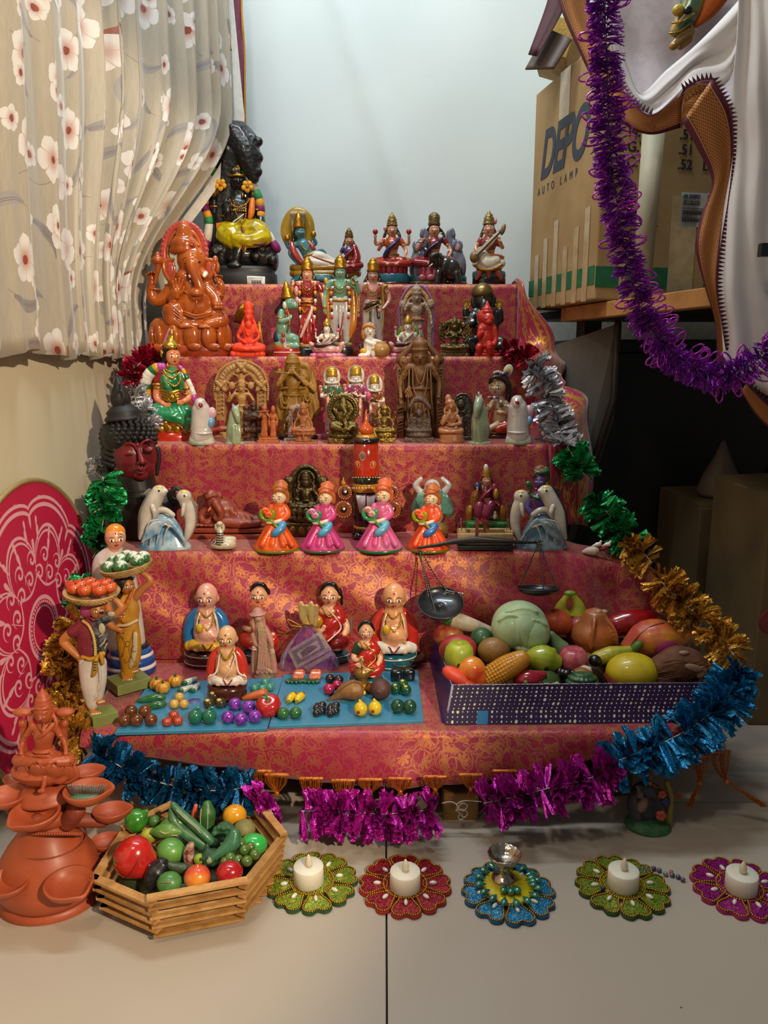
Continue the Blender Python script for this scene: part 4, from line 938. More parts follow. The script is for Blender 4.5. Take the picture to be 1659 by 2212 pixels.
f.part('waist_sash',glossy('#3c2412'),[f.C([(788,662,-10,4),(800,652,-16,6),(816,648,-14,5)]),f.C([(816,660,-14,4),(818,680,-16,4)])],vox=1.5)
f.part('sash_edge',GOLD,[f.C([(788,657,-14,1.2),(801,646,-20,1.2),(818,643,-17,1.2)]),f.C([(790,668,-14,1.2),(804,660,-20,1.2),(818,652,-17,1.2)])])
f.part('dhoti_stripe',glossy('#b8a020'),[f.C([(795,668,-15,1.6),(794,715,-15,1.6)])]);f.part('dhoti_stripe',BLK,[f.C([(800,668,-16,1.4),(799,715,-16,1.4)])])
f.part('bow',GOLDP,[f.C([(834,612,-6,4),(827,620,-6,3.2),(828,660,-5,3.2),(826,700,-5,4),(820,730,-5,3.2),(824,742,-5,4)])])
f.part('quiver',GOLDP,[f.E(789,612,5,9,5,d=4)]);f.part('garland_bead',glossy('#b03224'),[f.E(819,622,3,9,3,d=-14)]);f.part('garland_bead',glossy('#b03224'),[f.E(788,626,3,7,3,d=-12)]);f.part('garland_bead',BLK,[f.E(819,638,3,5,3,d=-14)])
def small_veena(x0,vt,vb,Y,label,leaf,hairc,face_x=0):
 f=Fig('goddess_figurine',label,'figurine',x0,vb,Y=Y,Z=TZ[4])
 PK=mat('#e0a8a4',.35,coat=.4,c2='#c98a84',vs=90);h=vb-vt
 f.part('base',mat('#e2579c',.35,coat=.4,c2='#e8a8c4'),[f.L(x0,vb,[(h*.38,0),(h*.40,4),(h*.34,8)],sy=.6)]+[f.E(x0+cos(pi+i*pi/6)*h*.36,vb-4,7,5,5,d=sin(pi+i*pi/6)*h*.2)for i in range(7)],vox=1.4)
 f.part('swan',PK,[f.L(x0,vb-7,[(h*.25,0),(h*.32,8),(h*.30,16)],sy=.6)]+[f.E(x0+q*(h*.32+i*2),vb-14-i*4.5,5,8,5,d=-2*i,rot=(0,q*.8,0))for q in(-1,1)for i in range(4)],vox=1.4)
 seated(f,x0,vt,vb-10,dict(body=PALE,dhoti=PK,blouse=PALE,sari=mat('#c9b6a0',.4),hair=glossy(hairc),crown=GOLDP,lotus_bud=glossy('#d3558a')),wf=1.05,crown='tiara',arms='veena',back='lotus',hs=1.15,vox=1.3,lip='#c04040',bindi='#c02020')
 l_=f.part('lute',glossy('#4a1c14'),[f.C([(x0-h*.26,vb-h*.30,-h*.26,h*.075),(x0-h*.1,vb-h*.30,-h*.28,h*.06),(x0+h*.14,vb-h*.37,-h*.25,h*.03),(x0+h*.26,vb-h*.44,-h*.2,h*.02)])])
 if leaf:f.part('leaf',glossy('#4a9a30'),[f.E(x0-h*.20,vb-h*.62,h*.04,h*.12,3,d=2,rot=(0,.4,0))]);f.part('leaf',glossy('#4a9a30'),[f.E(x0+h*.22,vb-h*.62,h*.04,h*.12,3,d=2,rot=(0,-.4,0))])
small_veena(706,684,768,1.675,'small white goddess with long black hair and a lute on a pink base',False,'#17100e')
small_veena(881,676,767,1.680,'small white goddess with orange hair and green leaves beside her lute',True,'#c8752c')
f=Fig('child_deity_figurine','white child figurine with orange hair hugging a round tan pot','figurine',805,768,Y=1.68,Z=TZ[4])
f.part('body',PALE,[f.E(798,712,13,14,12,d=-2),f.nose(798,712,13,14,12,d=-2,yaw=12),f.C([(798,725,0,8),(798,738,0,13),(800,752,0,15)]),f.C([(792,734,-8,5),(806,740,-14,4.5),(818,734,-14,4)]),f.C([(806,732,-4,5),(822,735,-10,4)]),f.C([(800,760,-6,9),(786,764,-12,7),(778,765,-14,5)]),f.C([(806,758,-10,8),(812,748,-18,7),(806,764,-20,5)])],vox=1.4)
f.face(798,712,13,14,12,d=-2,yaw=12,lip='#b06060',mark=None,bindi='#c03020',brow='#7a6a58')
f.part('hair',mat('#cf8a3a',.4,coat=.3,bump=.4),[f.E(796,706,15,12,12,d=5),f.E(785,718,5,12,8,d=3),f.C([(786,704,-6,4),(796,699,-12,4),(808,704,-8,4)])],vox=1.3)
f.part('headband',mat('#c8c2bc',.4),[f.E(798,699,11,4,9,d=-4),f.E(799,695,3,3,3,d=-10)])
f.part('pot',mat('#c39a5e',.35,coat=.4,c2='#a9783a',vs=40),[f.L(822,767,[(13,0),(18,5),(21,14),(17,24),(11,29),(13,32),(9,32)],d=-10,seg=22)])
f.part('loincloth',mat('#d79a2c',.4),[f.E(786,757,10,8,10,d=-8,rot=(0,.5,0))],vox=1.4);f.part('sash',BLK,[f.E(779,748,4,8,4,d=2)])
f=Fig('arched_shrine_figurine','pale carved standing deity under an arch with lilac rim','figurine',900,765,Y=1.74,Z=TZ[4])
STN=mat('#b39c7e',.5,carve=230,dark='#5b4634',c2='#a58a78',vs=50)
f.part('base',STN,[f.L(900,765,[(34,0),(34,8),(30,12)],sy=.5)])
f.part('pillar',STN,[f.B(872,700,10,110,8)],vox=1.6);f.part('pillar',STN,[f.B(928,700,10,110,8)],vox=1.6)
f.part('arch',mat('#c39a5c',.4,carve=200,dark='#6b4a26'),[f.ring(900,655,26,34,5,a0=-5,a1=185,n=24),f.E(900,650,24,28,3,d=4)],vox=1.6)
f.part('arch_rim',mat('#9a72a8',.4,bump=.5),[f.C([(934,758,0,2.4),(937,680,0,2.4),(936,650,0,2.4),(920,618,0,2.4),(900,610,0,2.6),(880,618,0,2.4),(864,650,0,2.4),(863,680,0,2.4),(866,758,0,2.4)])])
f.part('scroll',STN,[f.E(870,652,8,10,5,d=-5)],vox=1.3);f.part('scroll',STN,[f.E(931,650,8,10,5,d=-5)],vox=1.3)
standing(f,900,608,756,{},mono=STN,crown='tall',hs=1.3,wf=1.3,arms='bless',vox=1.5,d=-8)
f.part('crown_jewel',mat('#b04a50',.4),[f.E(900,609,3,4,3,d=-6)]);f.part('waist_stripe',mat('#c8762a',.4),[f.C([(892,681,-20,1.6),(908,681,-20,1.6)])])
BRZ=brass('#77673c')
f=Fig('many_armed_deity_figurine','small dark bronze many-armed deity seated on a square pedestal','figurine',982,768,Y=1.685,Z=TZ[4])
f.part('pedestal',BRZ,[f.B(982,764,62,9,26),f.B(982,755,52,9,22)],bevel=1.2)
f.part('aureole',BRZ,[f.E(982+32*cos(a*.42+pi*.02),716-22*sin(a*.42),5,7,4,d=2)for a in range(8)]+[f.ring(982,712,22,24,4,d=4,a0=10,a1=170),f.E(982,715,18,20,3,d=5)],vox=1.3)
seated(f,982,680,752,{},wf=1.3,mono=BRZ,crown='tiara',back='disc',arms='chest',hs=1.15,vox=1.2)
f.part('weapons',BRZ,[f.C([(982+q*22,735-i*8,-4,2.4),(982+q*(30-i),728-i*9,-6,2),(982+q*(33-i*1.5),712-i*6,-6,2.6)])for q in(-1,1)for i in range(4)])
f=Fig('elephant_deity_statue','black seated elephant-headed deity with bronze crown and raised hands','statue',1048,768,Y=1.725,Z=TZ[4])
BG=mat('#1b1c1e',.28,coat=.5,bump=.2)
f.part('base',BG,[f.L(1048,768,[(46,0),(48,10),(42,22)],sy=.55)])
f.part('body',BG,[f.E(1048,710,30,30,24),f.E(1046,676,26,18,18),f.E(1044,645,18,21,16,d=-6),f.C([(1046,652,-20,8),(1044,668,-24,6.5),(1050,682,-24,5.5),(1058,684,-22,4)],10),f.C([(1028,670,0,11),(1012,690,-2,10),(1006,668,-6,8)]),f.C([(1066,670,0,11),(1078,692,-2,10),(1080,668,-6,8)]),f.C([(1024,680,-6,10),(1008,700,-8,9),(1022,694,-14,8)]),f.C([(1030,735,-4,16),(1012,738,-12,14),(1020,750,-20,10)]),f.C([(1066,735,-4,16),(1086,738,-12,13),(1078,748,-20,10)]),f.E(1048,742,42,12,22)],vox=1.9)
f.part('ear',BG,[f.E(1026,648,9,16,4,d=-2)]);f.part('ear',BG,[f.E(1064,648,9,15,4,d=-2)])
f.part('crown',brass('#8b7446',carve=0),[f.L(1042,634,[(18,-4),(21,2),(20,8),(17,16),(11,22),(4,25)],d=-2,rib=.12,ribn=22,seg=44)])
f.part('hand',GOLDP,[hand(f,1007,666,-8,24,92)]);f.part('hand',GOLDP,[hand(f,1079,666,-8,24,88,side=-1)])
f.part('armlets',brass(carve=0),[f.hring(1008,683,10,1.6,d=-2),f.hring(1010,696,10,1.6,d=-8),f.hring(1079,686,10,1.6)]);f.part('shawl',brass('#8f8266'),[f.C([(1036,668,-16,4),(1034,690,-22,5),(1040,704,-24,4)])],vox=1.3)
f=Fig('monkey_deity_figurine','bright red kneeling figurine with pointed crown before the black elephant-headed deity','figurine',1051,769,Y=1.672,Z=TZ[4])
RD=mat('#c92a1c',.4,coat=.25,var=.08)
f.part('base',RD,[f.B(1051,765,50,8,26)],bevel=1.5)
f.part('body',RD,[f.E(1052,727,19,24,15),f.E(1052,706,20,14,13),f.E(1055,687,13,14,12,d=-6),f.E(1056,693,8,6,6,d=-14),f.E(1047,682,17,16,13,d=3),f.C([(1038,708,-6,6),(1034,725,-10,5),(1042,716,-18,4)]),hand(f,1042,717,-18,13,90),f.C([(1068,708,-6,6),(1072,728,-8,5),(1068,742,-12,4.5)]),f.C([(1042,745,-2,11),(1034,748,-12,8),(1036,760,-10,7)]),f.C([(1060,745,-2,12),(1056,746,-18,8),(1062,760,-14,6)]),f.E(1052,758,23,8,13)]+[f.L(1052,674,[(12,0),(13,3),(10,7),(11,9),(6,15),(4,20),(1,26)])]+[f.E(1050+q*5+5,686,2.6,1.5,2,d=-17)for q in(-1,1)],vox=1.3,sm=1)
# ================================================ middle step
Z3=TZ[3]
f=Fig('goddess_statue','large goddess in green and gold sari with thick striped flower garland facing right','statue',368,951,Y=1.56,Z=Z3)
GRN=mat('#157a48',.2,coat=.7,c2='#3f9d6a',vs=40);SK2=mat('#e08a62',.25,coat=.6,c2='#e8925a',vs=15);GLD=mat('#c79a3c',.22,.8,bump=.4,bs=300)
f.part('base',glossy('#c8321a'),[f.L(366,953,[(56,0),(58,3),(57,20),(52,22)],sy=.6,seg=34)])
pl=f.part('gold_seat',GLD,[f.L(366,934,[(50,0),(54,16),(50,40)],sy=.6,seg=34)],vox=2.2)
f.part('petals',GLD,[f.E(366+cos(pi+.15+(i+.5*k)*pi/9)*50,926-k*13,8,9,5,d=sin(pi+.15+(i+.5*k)*pi/9)*32)for k in range(3)for i in range(9)],parent=pl)
f.part('body',SK2,[f.C([(366,876,0,22),(368,845,-2,19),(368,818,-3,22),(370,802,0,16)],14,flat=.8),f.C([(348,804,0,9),(388,804,0,9)]),f.C([(371,800,0,9),(372,786,0,8.5)]),f.E(374,770,15.5,20,16,d=-4),f.nose(374,770,15.5,20,16,d=-4,yaw=28),f.C([(346,808,-2,9),(339,840,-4,8.5),(340,862,-8,8),(352,872,-24,6)]),hand(f,352,872,-26,20,-8),f.C([(392,808,-2,9),(404,836,-4,8),(408,858,-10,7),(398,866,-24,6)]),hand(f,399,866,-26,20,190,side=-1)],vox=1.9)
f.face(374,770,15.5,20,16,d=-4,yaw=28,lip='#8c1018',bindi='#c03020',eye=1.5)
f.part('hair',BLK,[f.E(366,768,15,20,16,d=4),f.C([(360,756,-8,6),(368,752,-14,4),(380,752,-12,4)]),f.C([(356,776,0,7),(350,792,-2,6),(350,800,-6,5)]),f.C([(351,796,-8,3.5),(350,812,-8,3)])],vox=1.8)
f.part('blouse',glossy('#9c1c24'),[f.C([(348,804,-2,11.5),(342,822,-3,11)]),f.C([(390,804,-2,11.5),(398,820,-3,10.5)])],vox=1.9)
f.part('sari_bodice',GRN,[f.C([(367,842,-4,18),(369,820,-6,23.5),(371,806,-3,17)],14,flat=.85),f.C([(352,812,-20,4),(362,830,-26,7),(366,842,-24,7)]),f.C([(388,808,-18,6),(392,828,-18,6),(390,842,-16,5)])],vox=1.9)
f.part('sari_skirt',GRN,[f.E(366,888,50,16,30),f.C([(360,884,-8,20),(334,892,-20,19),(344,900,-30,14)]),f.C([(374,884,-8,20),(400,890,-18,18),(396,902,-26,12)]),f.C([(350,896,-32,12),(380,902,-34,13),(404,912,-26,12)]),f.C([(390,900,-30,9),(404,918,-26,9),(400,932,-24,6)])]+[f.C([(330+i*9,878,-26-i,1.8),(338+i*9,894,-38-i*.6,2.2),(350+i*9,908,-36,1.8)])for i in range(8)],vox=2)
f.part('skirt_hem',GLD,[f.beads([(412,890,-22),(410,914,-26),(402,932,-26)],2.4,12),f.beads([(374,912,-38),(390,920,-34),(402,934,-28)],2.4,14)])
f.part('crown',GLD,[f.L(369,752,[(17,-2),(19,4),(17,8),(12,13),(8,16)],d=-2,rot=(0,.18,0)),f.E(369,733,9,10,6,d=-2),f.E(371,720,6,9,5,d=-2),f.E(350,764,5,10,5,d=2)],vox=1.8)
f.part('crown_lining',glossy('#c06a94'),[f.C([(352,752,2,4),(358,734,2,3.5),(366,712,2,3)])])
f.part('jewellery',GLD,[f.beads([(354,800,-16),(362,812,-24),(374,816,-26),(386,806,-20)],2.8,14),f.beads([(352,804,-16),(364,826,-30),(378,834,-32),(388,824,-26),(391,808,-18)],2.6,20),f.beads([(356,796,-12),(370,804,-20),(384,798,-14)],2.4,10)]+[f.C([(350,842+i*6,-18,3),(368,848+i*6,-26,3.6),(386,843+i*6,-20,3)])for i in range(4)]+[f.E(372,858,7,8,5,d=-28),f.hring(341,830,9.5,3.4,d=-4),f.hring(341,838,9,2,d=-5),f.hring(403,838,9,3.4,d=-6),f.hring(402,850,8,2,d=-8),f.E(362,790,3,7,3,d=-14),f.ring(372,858,9,9,1.6,d=-28)])
for q in(-1,1):
 P_=[(354,792),(338,794),(324,806),(314,824),(314,850),(320,880),(330,902),(326,925),(330,936)]if q<0 else[(388,792),(396,800),(402,812),(410,830),(418,850),(420,864)]
 cs=['#c04aa8','#c04aa8','#dca01c','#1f6e3a','#e8e2d6','#e8e2d6','#e8e2d6','#1f6e3a','#dca01c','#c04aa8','#c04aa8','#dca01c','#1f6e3a','#e8e2d6','#e8e2d6','#e8e2d6','#1f6e3a']if q<0 else['#c04aa8','#dca01c','#1f6e3a','#e8e2d6','#e8e2d6','#c04aa8']
 sm_=smooth_path(P_,6);n=len(cs);rr=12 if q<0 else 6
 for i,c_ in enumerate(cs):
  a,b=sm_[int(i*(len(sm_)-1)/n)],sm_[int((i+1)*(len(sm_)-1)/n)];m_=(a+b)/2;r_=rr*min(1,.7+i*.08)
  f.part('garland_segment',glossy(c_),[f.C([(a[0],a[1],-8,r_),(m_[0],m_[1],-9,r_*1.02),(b[0],b[1],-8,r_)],12,k=2)])
def bird(x,vt,vb,label,Y,q):
 f=Fig('bird_figurine',label,'figurine',x,vb,Y=Y,Z=Z3);h=vb-vt;w_=h*.27
 W1=mat('#cdc4bc',.12,coat=.9,c2='#b9a9a8',vs=30,bump=.1,bs=120)
 f.part('body',W1,[f.C([(x,vb-h*.10,0,w_*.92),(x-q*1,vb-h*.35,0,w_*.86),(x-q*1,vb-h*.60,-1,w_*.80),(x-q*2,vb-h*.80,-2,w_*.70),(x-q*3,vb-h*.88,-4,w_*.52)],16),f.C([(x-q*3,vb-h*.90,-6,w_*.4),(x-q*4,vb-h*.82,-w_*.6,w_*.3)])]+[f.E(x+cos(k)*w_*.3,vb-h*(.3+.1*k%.4),6,5,4,d=-w_*.6)for k in range(4)],vox=1.8)
 f.part('base',mat('#9fb894',.15,coat=.8,c2='#cfc8ba'),[f.L(x,vb,[(w_*1.04,0),(w_*1.08,h*.05),(w_*1.0,h*.12),(w_*.9,h*.2)],sy=.85)])
 f.part('fold',W1,[f.C([(x-w_*.78,vb-h*.25,-w_*.3,2.4),(x-w_*.45,vb-h*.235,-w_*.72,2.8),(x,vb-h*.225,-w_*.86,3),(x+w_*.45,vb-h*.235,-w_*.72,2.8),(x+w_*.78,vb-h*.25,-w_*.3,2.4)])])
 f.part('beak',glossy('#8f1420'),[f.E(x-q*3,vb-h*.845,5.0,6.2,5,d=-w_*.72)])
 f.part('cheek',mat('#d6a9b4',.2,coat=.8),[f.E(x+q*w_*.82,vb-h*.68,w_*.36,h*.13,w_*.3,d=-2)])
 if q<0 or True:f.part('wing',mat('#6f9cc4',.2,coat=.8),[f.E(x+q*w_*.75,vb-h*.47,w_*.3,h*.13,w_*.45,d=-4,rot=(0,.2*q,0))])
bird(436,861,960,'white glazed ceramic bird with dark red beak in front of the green-sari goddess',1.49,1)
bird(1120,856,960,'white glazed ceramic bird with dark red beak near the silver garland',1.495,1)
def horse(x,vt,vb,label,Y,q):
 f=Fig('horse_figurine',label,'figurine',x,vb,Y=Y,Z=Z3);h=vb-vt
 G=mat('#8a9a78',.12,coat=.9,c2='#a3ac8e',vs=40,bump=.15,bs=150)
 f.part('body',G,[f.C([(x,vb-4,0,h*.16),(x-q*2,vb-h*.3,0,h*.19),(x-q*1,vb-h*.5,0,h*.17),(x-q*1,vb-h*.7,-2,h*.13),(x+q*1,vb-h*.86,-4,h*.10)],14),f.C([(x+q*1,vb-h*.86,-8,h*.10),(x+q*5,vb-h*.72,-h*.18,h*.085),(x+q*8,vb-h*.56,-h*.2,h*.055)]),f.C([(x-q*3,vb-h*.9,-4,3.5),(x-q*4,vb-h*1.0,-4,1.8)]),f.C([(x+q*6,vb-h*.9,-4,3.5),(x+q*8,vb-h*.985,-4,1.8)]),f.C([(x+q*8,vb-h*.45,-8,6),(x+q*10,vb-h*.25,-12,5),(x+q*8,vb-3,-13,4.5)]),f.C([(x-q*2,vb-h*.42,-12,6),(x-q*1,vb-h*.2,-15,5),(x-q*2,vb-3,-15,4.5)]),f.C([(x-q*12,vb-h*.2,-2,7),(x-q*12,vb-4,-6,6)]),f.C([(x-q*8,vb-h*.8,2,4),(x-q*10,vb-h*.55,4,5)])],vox=1.5)
 f.part('base',G,[f.L(x,vb,[(h*.25,0),(h*.26,3),(h*.2,7)],sy=.75)])
 f.part('eye',BLK,[f.E(x-q*3,vb-h*.80,1.3,2.2,1.5,d=-h*.17)])
horse(507,873,960,'pale green ceramic horse sitting upright before the carved arch shrine',1.49,1)
horse(1036,852,959,'pale green ceramic horse sitting upright before the peacock-feather child',1.495,-1)
SND=mat('#b08550',.55,c2='#96703f',vs=50,carve=260,dark='#5c3f1e');SNP=mat('#b58a55',.55,c2='#9c7444',dark='#5c3f1e')
f=Fig('arch_shrine','carved tan arched shrine with small standing deity inside','shrine',521,946,Y=1.60,Z=Z3)
f.part('base',SNP,[f.B(521,943,108,7,34),f.B(521,936,88,8,26),f.B(489,923,26,6,20)],bevel=1.5,smooth=False)
f.part('arch',SNP,[f.ring(521,843,48,56,8,d=0,a0=0,a1=180,n=36),f.ring(521,843,36,44,5,d=-3,a0=0,a1=180,n=36)]+[f.E(521+47*cos(radians(6+i*8)),843-55*sin(radians(6+i*8)),2.6,6,4,d=-8,rot=(0,radians(90-(6+i*8)),0))for i in range(22)],vox=1.6,sm=1)
f.part('arch_rim',SNP,[f.beads([(465,862,-4),(464,830,-4),(480,795,-4),(521,778,-4),(562,795,-4),(578,830,-4),(578,862,-4)],3,52)],kind='stuff')
for x in(477,566):
 o=f.part('pillar',SNP,[f.B(x,874,20,66,10)],bevel=1)
 f.part('carving',SNP,[f.C([(x-5,848+i*9,-7,2),(x+5,844+i*9,-8,2.2),(x+6,851+i*9,-7,2)])for i in range(6)],parent=o,kind='stuff')
for(x,v)in((477,833),(521,793),(564,833)):
 o=f.part('rosette',SNP,[f.E(x+9*cos(radians(45+90*i)),v-9*sin(radians(45+90*i)),8,5,4,d=-12,rot=(0,radians(-(45+90*i))*1,0))for i in range(4)],vox=1.4)
 f.part('rosette_centre',SNP,[f.E(x,v,5,5,5,d=-15)],parent=o)
f.part('leaf_frame',SNP,[f.ring(503,818,14,11,3,d=-5),f.ring(540,818,14,11,3,d=-5),f.C([(521,808,-6,4),(521,832,-6,4)])],vox=1.5)
standing(f,522,816,932,{},mono=mat('#b78c4c',.5,carve=240,dark='#6a4a20'),crown='tall',hs=1.2,wf=1.5,arms='bless',vox=1.3,d=-12)
f.part('conch',SNP,[f.E(501,832,7,8,4,d=-12)]);f.part('wheel',SNP,[f.E(542,832,7,8,4,d=-12)])
def relic(name,cat,label,x,vt,vb,m,Y,wf=1.0,seat=True,crown='tiara',arms='bless',back=None,w_=24,hs=1.2,Z=None,box=True,bh=8,seatpad=True):
 f=Fig(name,label,cat,x,vb,Y=Y,Z=Z3 if Z is None else Z)
 if box:f.part('base',m,[f.B(x,vb-bh/2,w_*2,bh,w_*1.0)],bevel=1.2)
 if seat:
  if seatpad:f.part('seat',m,[f.L(x,vb-bh,[(w_*.8,0),(w_*.9,5),(w_*.75,12)],sy=.7)],vox=1.4)
  seated(f,x,vt,vb-bh-(10 if seatpad else 0),{},mono=m,crown=crown,arms=arms,back=back,wf=wf,hs=hs,vox=1.25,sm=1)
 else:standing(f,x,vt,vb-bh+1,{},mono=m,crown=crown,arms=arms,wf=wf,hs=hs,vox=1.25,sm=1)
 return f
DKB=mat('#3f2617',.4,coat=.2,carve=260,dark='#120a06',c2='#553521')
f=relic('many_armed_deity_figurine','figurine','dark brown carved many-armed deity behind the orange flute couple',548,862,950,DKB,1.545,wf=1.2,seat=False,arms='hold',w_=21,hs=1.4)
f.part('arms_cluster',DKB,[f.E(548+q*17,878+i*12,7,6,6,d=-4-i*2)for q in(-1,1)for i in range(5)]+[f.C([(534,900,-10,8),(548,896,-13,9),(562,900,-10,8)]),f.C([(534,925,-8,8),(562,925,-8,8)])],vox=1.3)
TC=mat('#b4622c',.55,c2='#9a4e22',vs=90,bump=.3,dark='#6a3214')
f=Fig('flute_couple_figurine','small orange-brown couple, one playing a flute, on a stepped base','figurine',580,958,Y=1.505,Z=Z3)
f.part('base',TC,[f.B(580,954,46,7,24),f.B(580,948,40,6,20)],bevel=1)
standing(f,571,874,945,{},mono=TC,crown='tiara',arms='flute',hs=1.25,wf=1.1,vox=1.15,sm=1);standing(f,590,875,946,{},mono=TC,crown='cone',arms='down',hs=1.15,wf=.85,vox=1.15,sm=1)
f.part('flute',TC,[f.C([(556,890,-8,1.2),(580,888,-12,1.2)])])
OCH=mat('#9c7226',.5,c2='#7d581a',vs=40,bump=.35,bs=300,dark='#46300c')
f=Fig('couple_statue','ochre carved standing couple embracing, one playing a flute','statue',642,948,Y=1.575,Z=Z3)
f.part('base',mat('#2a1c14',.4),[f.L(640,950,[(46,0),(47,10),(42,14)],sy=.45)])
f.part('backing',OCH,[f.C([(620,940,4,16),(616,880,6,16),(626,820,8,12)]),f.C([(668,900,6,14),(672,860,6,14),(662,800,8,12)]),f.C([(672,800,4,6),(680,840,2,7),(684,890,2,8)]),f.C([(606,850,-2,5),(602,880,-2,6),(610,920,0,7)])]+[f.E(604+i%2*5,800+i*14,5,7,4,d=2)for i in range(8)],vox=1.9)
standing(f,632,758,940,{},mono=OCH,crown='cone',arms='flute',hs=1.45,wf=1.15,vox=1.6,d=-8,hyaw=10)
standing(f,656,782,938,{},mono=OCH,crown=None,arms='flute',hs=1.45,wf=1.05,vox=1.6,d=-4,hyaw=-20)
f.part('veil',OCH,[f.C([(650,786,2,9),(664,792,2,9),(670,820,2,7),(676,860,0,9),(684,890,0,9)])],vox=1.8)
f.part('flute',OCH,[f.C([(596,803,-18,2),(640,805,-26,2)])]);f.part('hem_folds',OCH,[f.ring(616,862,10,18,2,d=-20,a0=180,a1=360),f.ring(616,856,7,14,2,d=-21,a0=180,a1=360),f.ring(664,858,9,18,2,d=-20,a0=180,a1=360),f.ring(664,852,6,13,2,d=-21,a0=180,a1=360)]+[f.C([(604+i*20,838,-14,2.5),(620+i*20,836,-20,2.5)])for i in range(3)])
PKS=mat('#a68c84',.6,carve=280,dark='#5a4640',c2='#8a7a74')
f=relic('flute_player_figurine','figurine','small pale pinkish-grey stone figure under a tree between the ochre couple and terracotta goddess',628,874,946,PKS,1.535,wf=1.0,seat=False,arms='flute',w_=14,hs=1.3)
f.root['label']='small pale grey-pink stone figure beneath a blossom canopy left of terracotta goddess'
f.part('tree',PKS,[f.C([(638,940,4,4),(640,900,4,4),(634,880,2,8),(642,872,0,9)]),f.E(632,874,9,7,7,d=-2),f.E(646,878,7,9,6,d=-2)],vox=1.4,sm=1)
TR=mat('#a9663c',.6,c2='#90532e',bump=.3,dark='#5e321a')
f=Fig('goddess_figurine','small terracotta goddess seated on a lotus with both hands resting','figurine',655,960,Y=1.50,Z=Z3)
f.part('base',TR,[f.B(656,957,60,5,26)],bevel=1);f.part('rock',TR,[f.L(655,954,[(20,0),(16,6),(12,12)],sy=.7)],vox=1.3)
f.part('petals',TR,[f.E(655+cos(pi+i*pi/6)*20,937,7,6,3,d=sin(pi+i*pi/6)*13)for i in range(7)]+[f.L(655,944,[(12,0),(22,7),(20,10)],sy=.7)],vox=1.2)
seated(f,655,868,936,{},mono=TR,crown='cone',arms='knees',hs=1.25,wf=1.05,vox=1.15,sm=1)
f.part('lotus_stem',TR,[f.C([(655,926,-14,2),(655,950,-16,2)]),f.C([(632,925,-4,2),(630,900,-4,2),(634,885,-4,4)])])
def white(x,vt,vb,label,sash,leg,q=0,quiver=True,Y=1.565,blouse_c='#3f6a56'):
 f=Fig('deity_figurine',label,'figurine',x,vb,Y=Y,Z=Z3,group='three white painted deities of one set')
 W_=glossy('#e6dfd8')
 f.part('base',glossy('#7a3a4a'),[f.L(x,vb,[(24,0),(24,10),(20,16)],sy=.6)])
 standing(f,x,vt,vb-12,dict(body=W_,skirt=glossy(leg),blouse=glossy(blouse_c),hair=glossy('#c8932c'),crown=GOLDP,belt=GOLDP),wf=1.05,hs=1.35,arms='hold',crown='flat',blouse=True,bindi='#b02020',lip='#a83838',vox=1.6,face=True)
 f.part('halo',mat('#c9c6c2',.35),[f.E(x,vt+22,18,23,2.5,d=6,seg=24)])
 f.part('headband',mat('#cfccc6',.4),[f.hring(x,vt+32,13,3,d=0,sy=.95,dip=2)]+[f.E(x,vt+30,2.4,3,2,d=-15)])
 f.part('garland',mat(sash,.4,coat=.3,c2='#e0d8cc',vs=160),[f.C([(x-9,vt+62,-9,3.6),(x-8,vt+84,-13,4),(x-7,vt+104,-13,4)]),f.C([(x+9,vt+62,-9,3.6),(x+9,vt+84,-13,4),(x+8,vt+104,-13,4)])])
 if quiver:f.part('quiver',glossy('#c86a5c'),[f.C([(x-20,vt+62,0,5),(x-24,vt+46,0,5)]),f.E(x-24.5,vt+43,5,4,5)])
 return f
white(717,788,946,'white painted deity with green sleeves and quiver, left of the set of three','#cc6a40','#b98490')
white(769,785,946,'white painted deity with magenta shawl, middle of the set of three','#cc6a40','#b05a5a',blouse_c='#9a3a78')
f=white(809,800,940,'white painted deity with bronze shawl and pink bud, right of the set of three','#9a5a3c','#a04a3a',quiver=False,Y=1.575,blouse_c='#8a4a30')
f.part('pink_bud',glossy('#d0507c'),[f.E(796,845,6,9,5,d=-20)])
BZ=brass('#7c6a3a')
f=Fig('elephant_deity_figurine','antique brass elephant-headed deity inside a round wheel frame','figurine',744,958,Y=1.50,Z=Z3)
f.part('base',BZ,[f.B(745,951,72,14,36)],bevel=1.5)
f.part('lotus_seat',BZ,[f.L(744,944,[(33,0),(35,6),(26,11),(33,18),(30,22)],sy=.7,rib=.08,ribn=20)],vox=1.5)
fr=f.part('wheel_frame',brass('#7c6a3a',carve=0),[f.ring(741,884,31,31,4,d=-2,n=36),f.ring(741,884,26,26,2.4,d=-3,n=36),f.E(741,884,27,27,3,d=3)])
f.part('base_knobs',BZ,[f.E(741+29*cos(i*pi/14),884-29*sin(i*pi/14),2.4,2.4,2.4,d=-6)for i in range(28)],parent=fr)
f.part('body',BZ,[f.E(742,900,15,14,12,d=-12),f.E(742,878,10,10,9,d=-14),f.C([(742,880,-20,5),(746,890,-24,4),(742,898,-24,3)]),f.E(732,878,5,7,3,d=-12),f.E(752,878,5,7,3,d=-12),f.C([(730,895,-10,5),(722,884,-12,4)]),f.C([(754,895,-10,5),(762,884,-12,4)]),f.C([(742,915,-8,10),(718,920,-16,9),(734,925,-24,6)]),f.C([(742,915,-8,10),(766,920,-16,9),(752,926,-24,6)]),f.L(742,868,[(8,0),(6,5),(2,10)],d=-12),f.C([(745,908,-20,5),(748,922,-26,5),(742,932,-26,4)])],vox=1.3,sm=1)
f=relic('goddess_figurine','figurine','small antique brass goddess seated on a lotus beside the wooden figure',830,868,957,brass('#8d7638'),1.505,wf=1.15,back='lotus',w_=25,hs=1.2,bh=13)
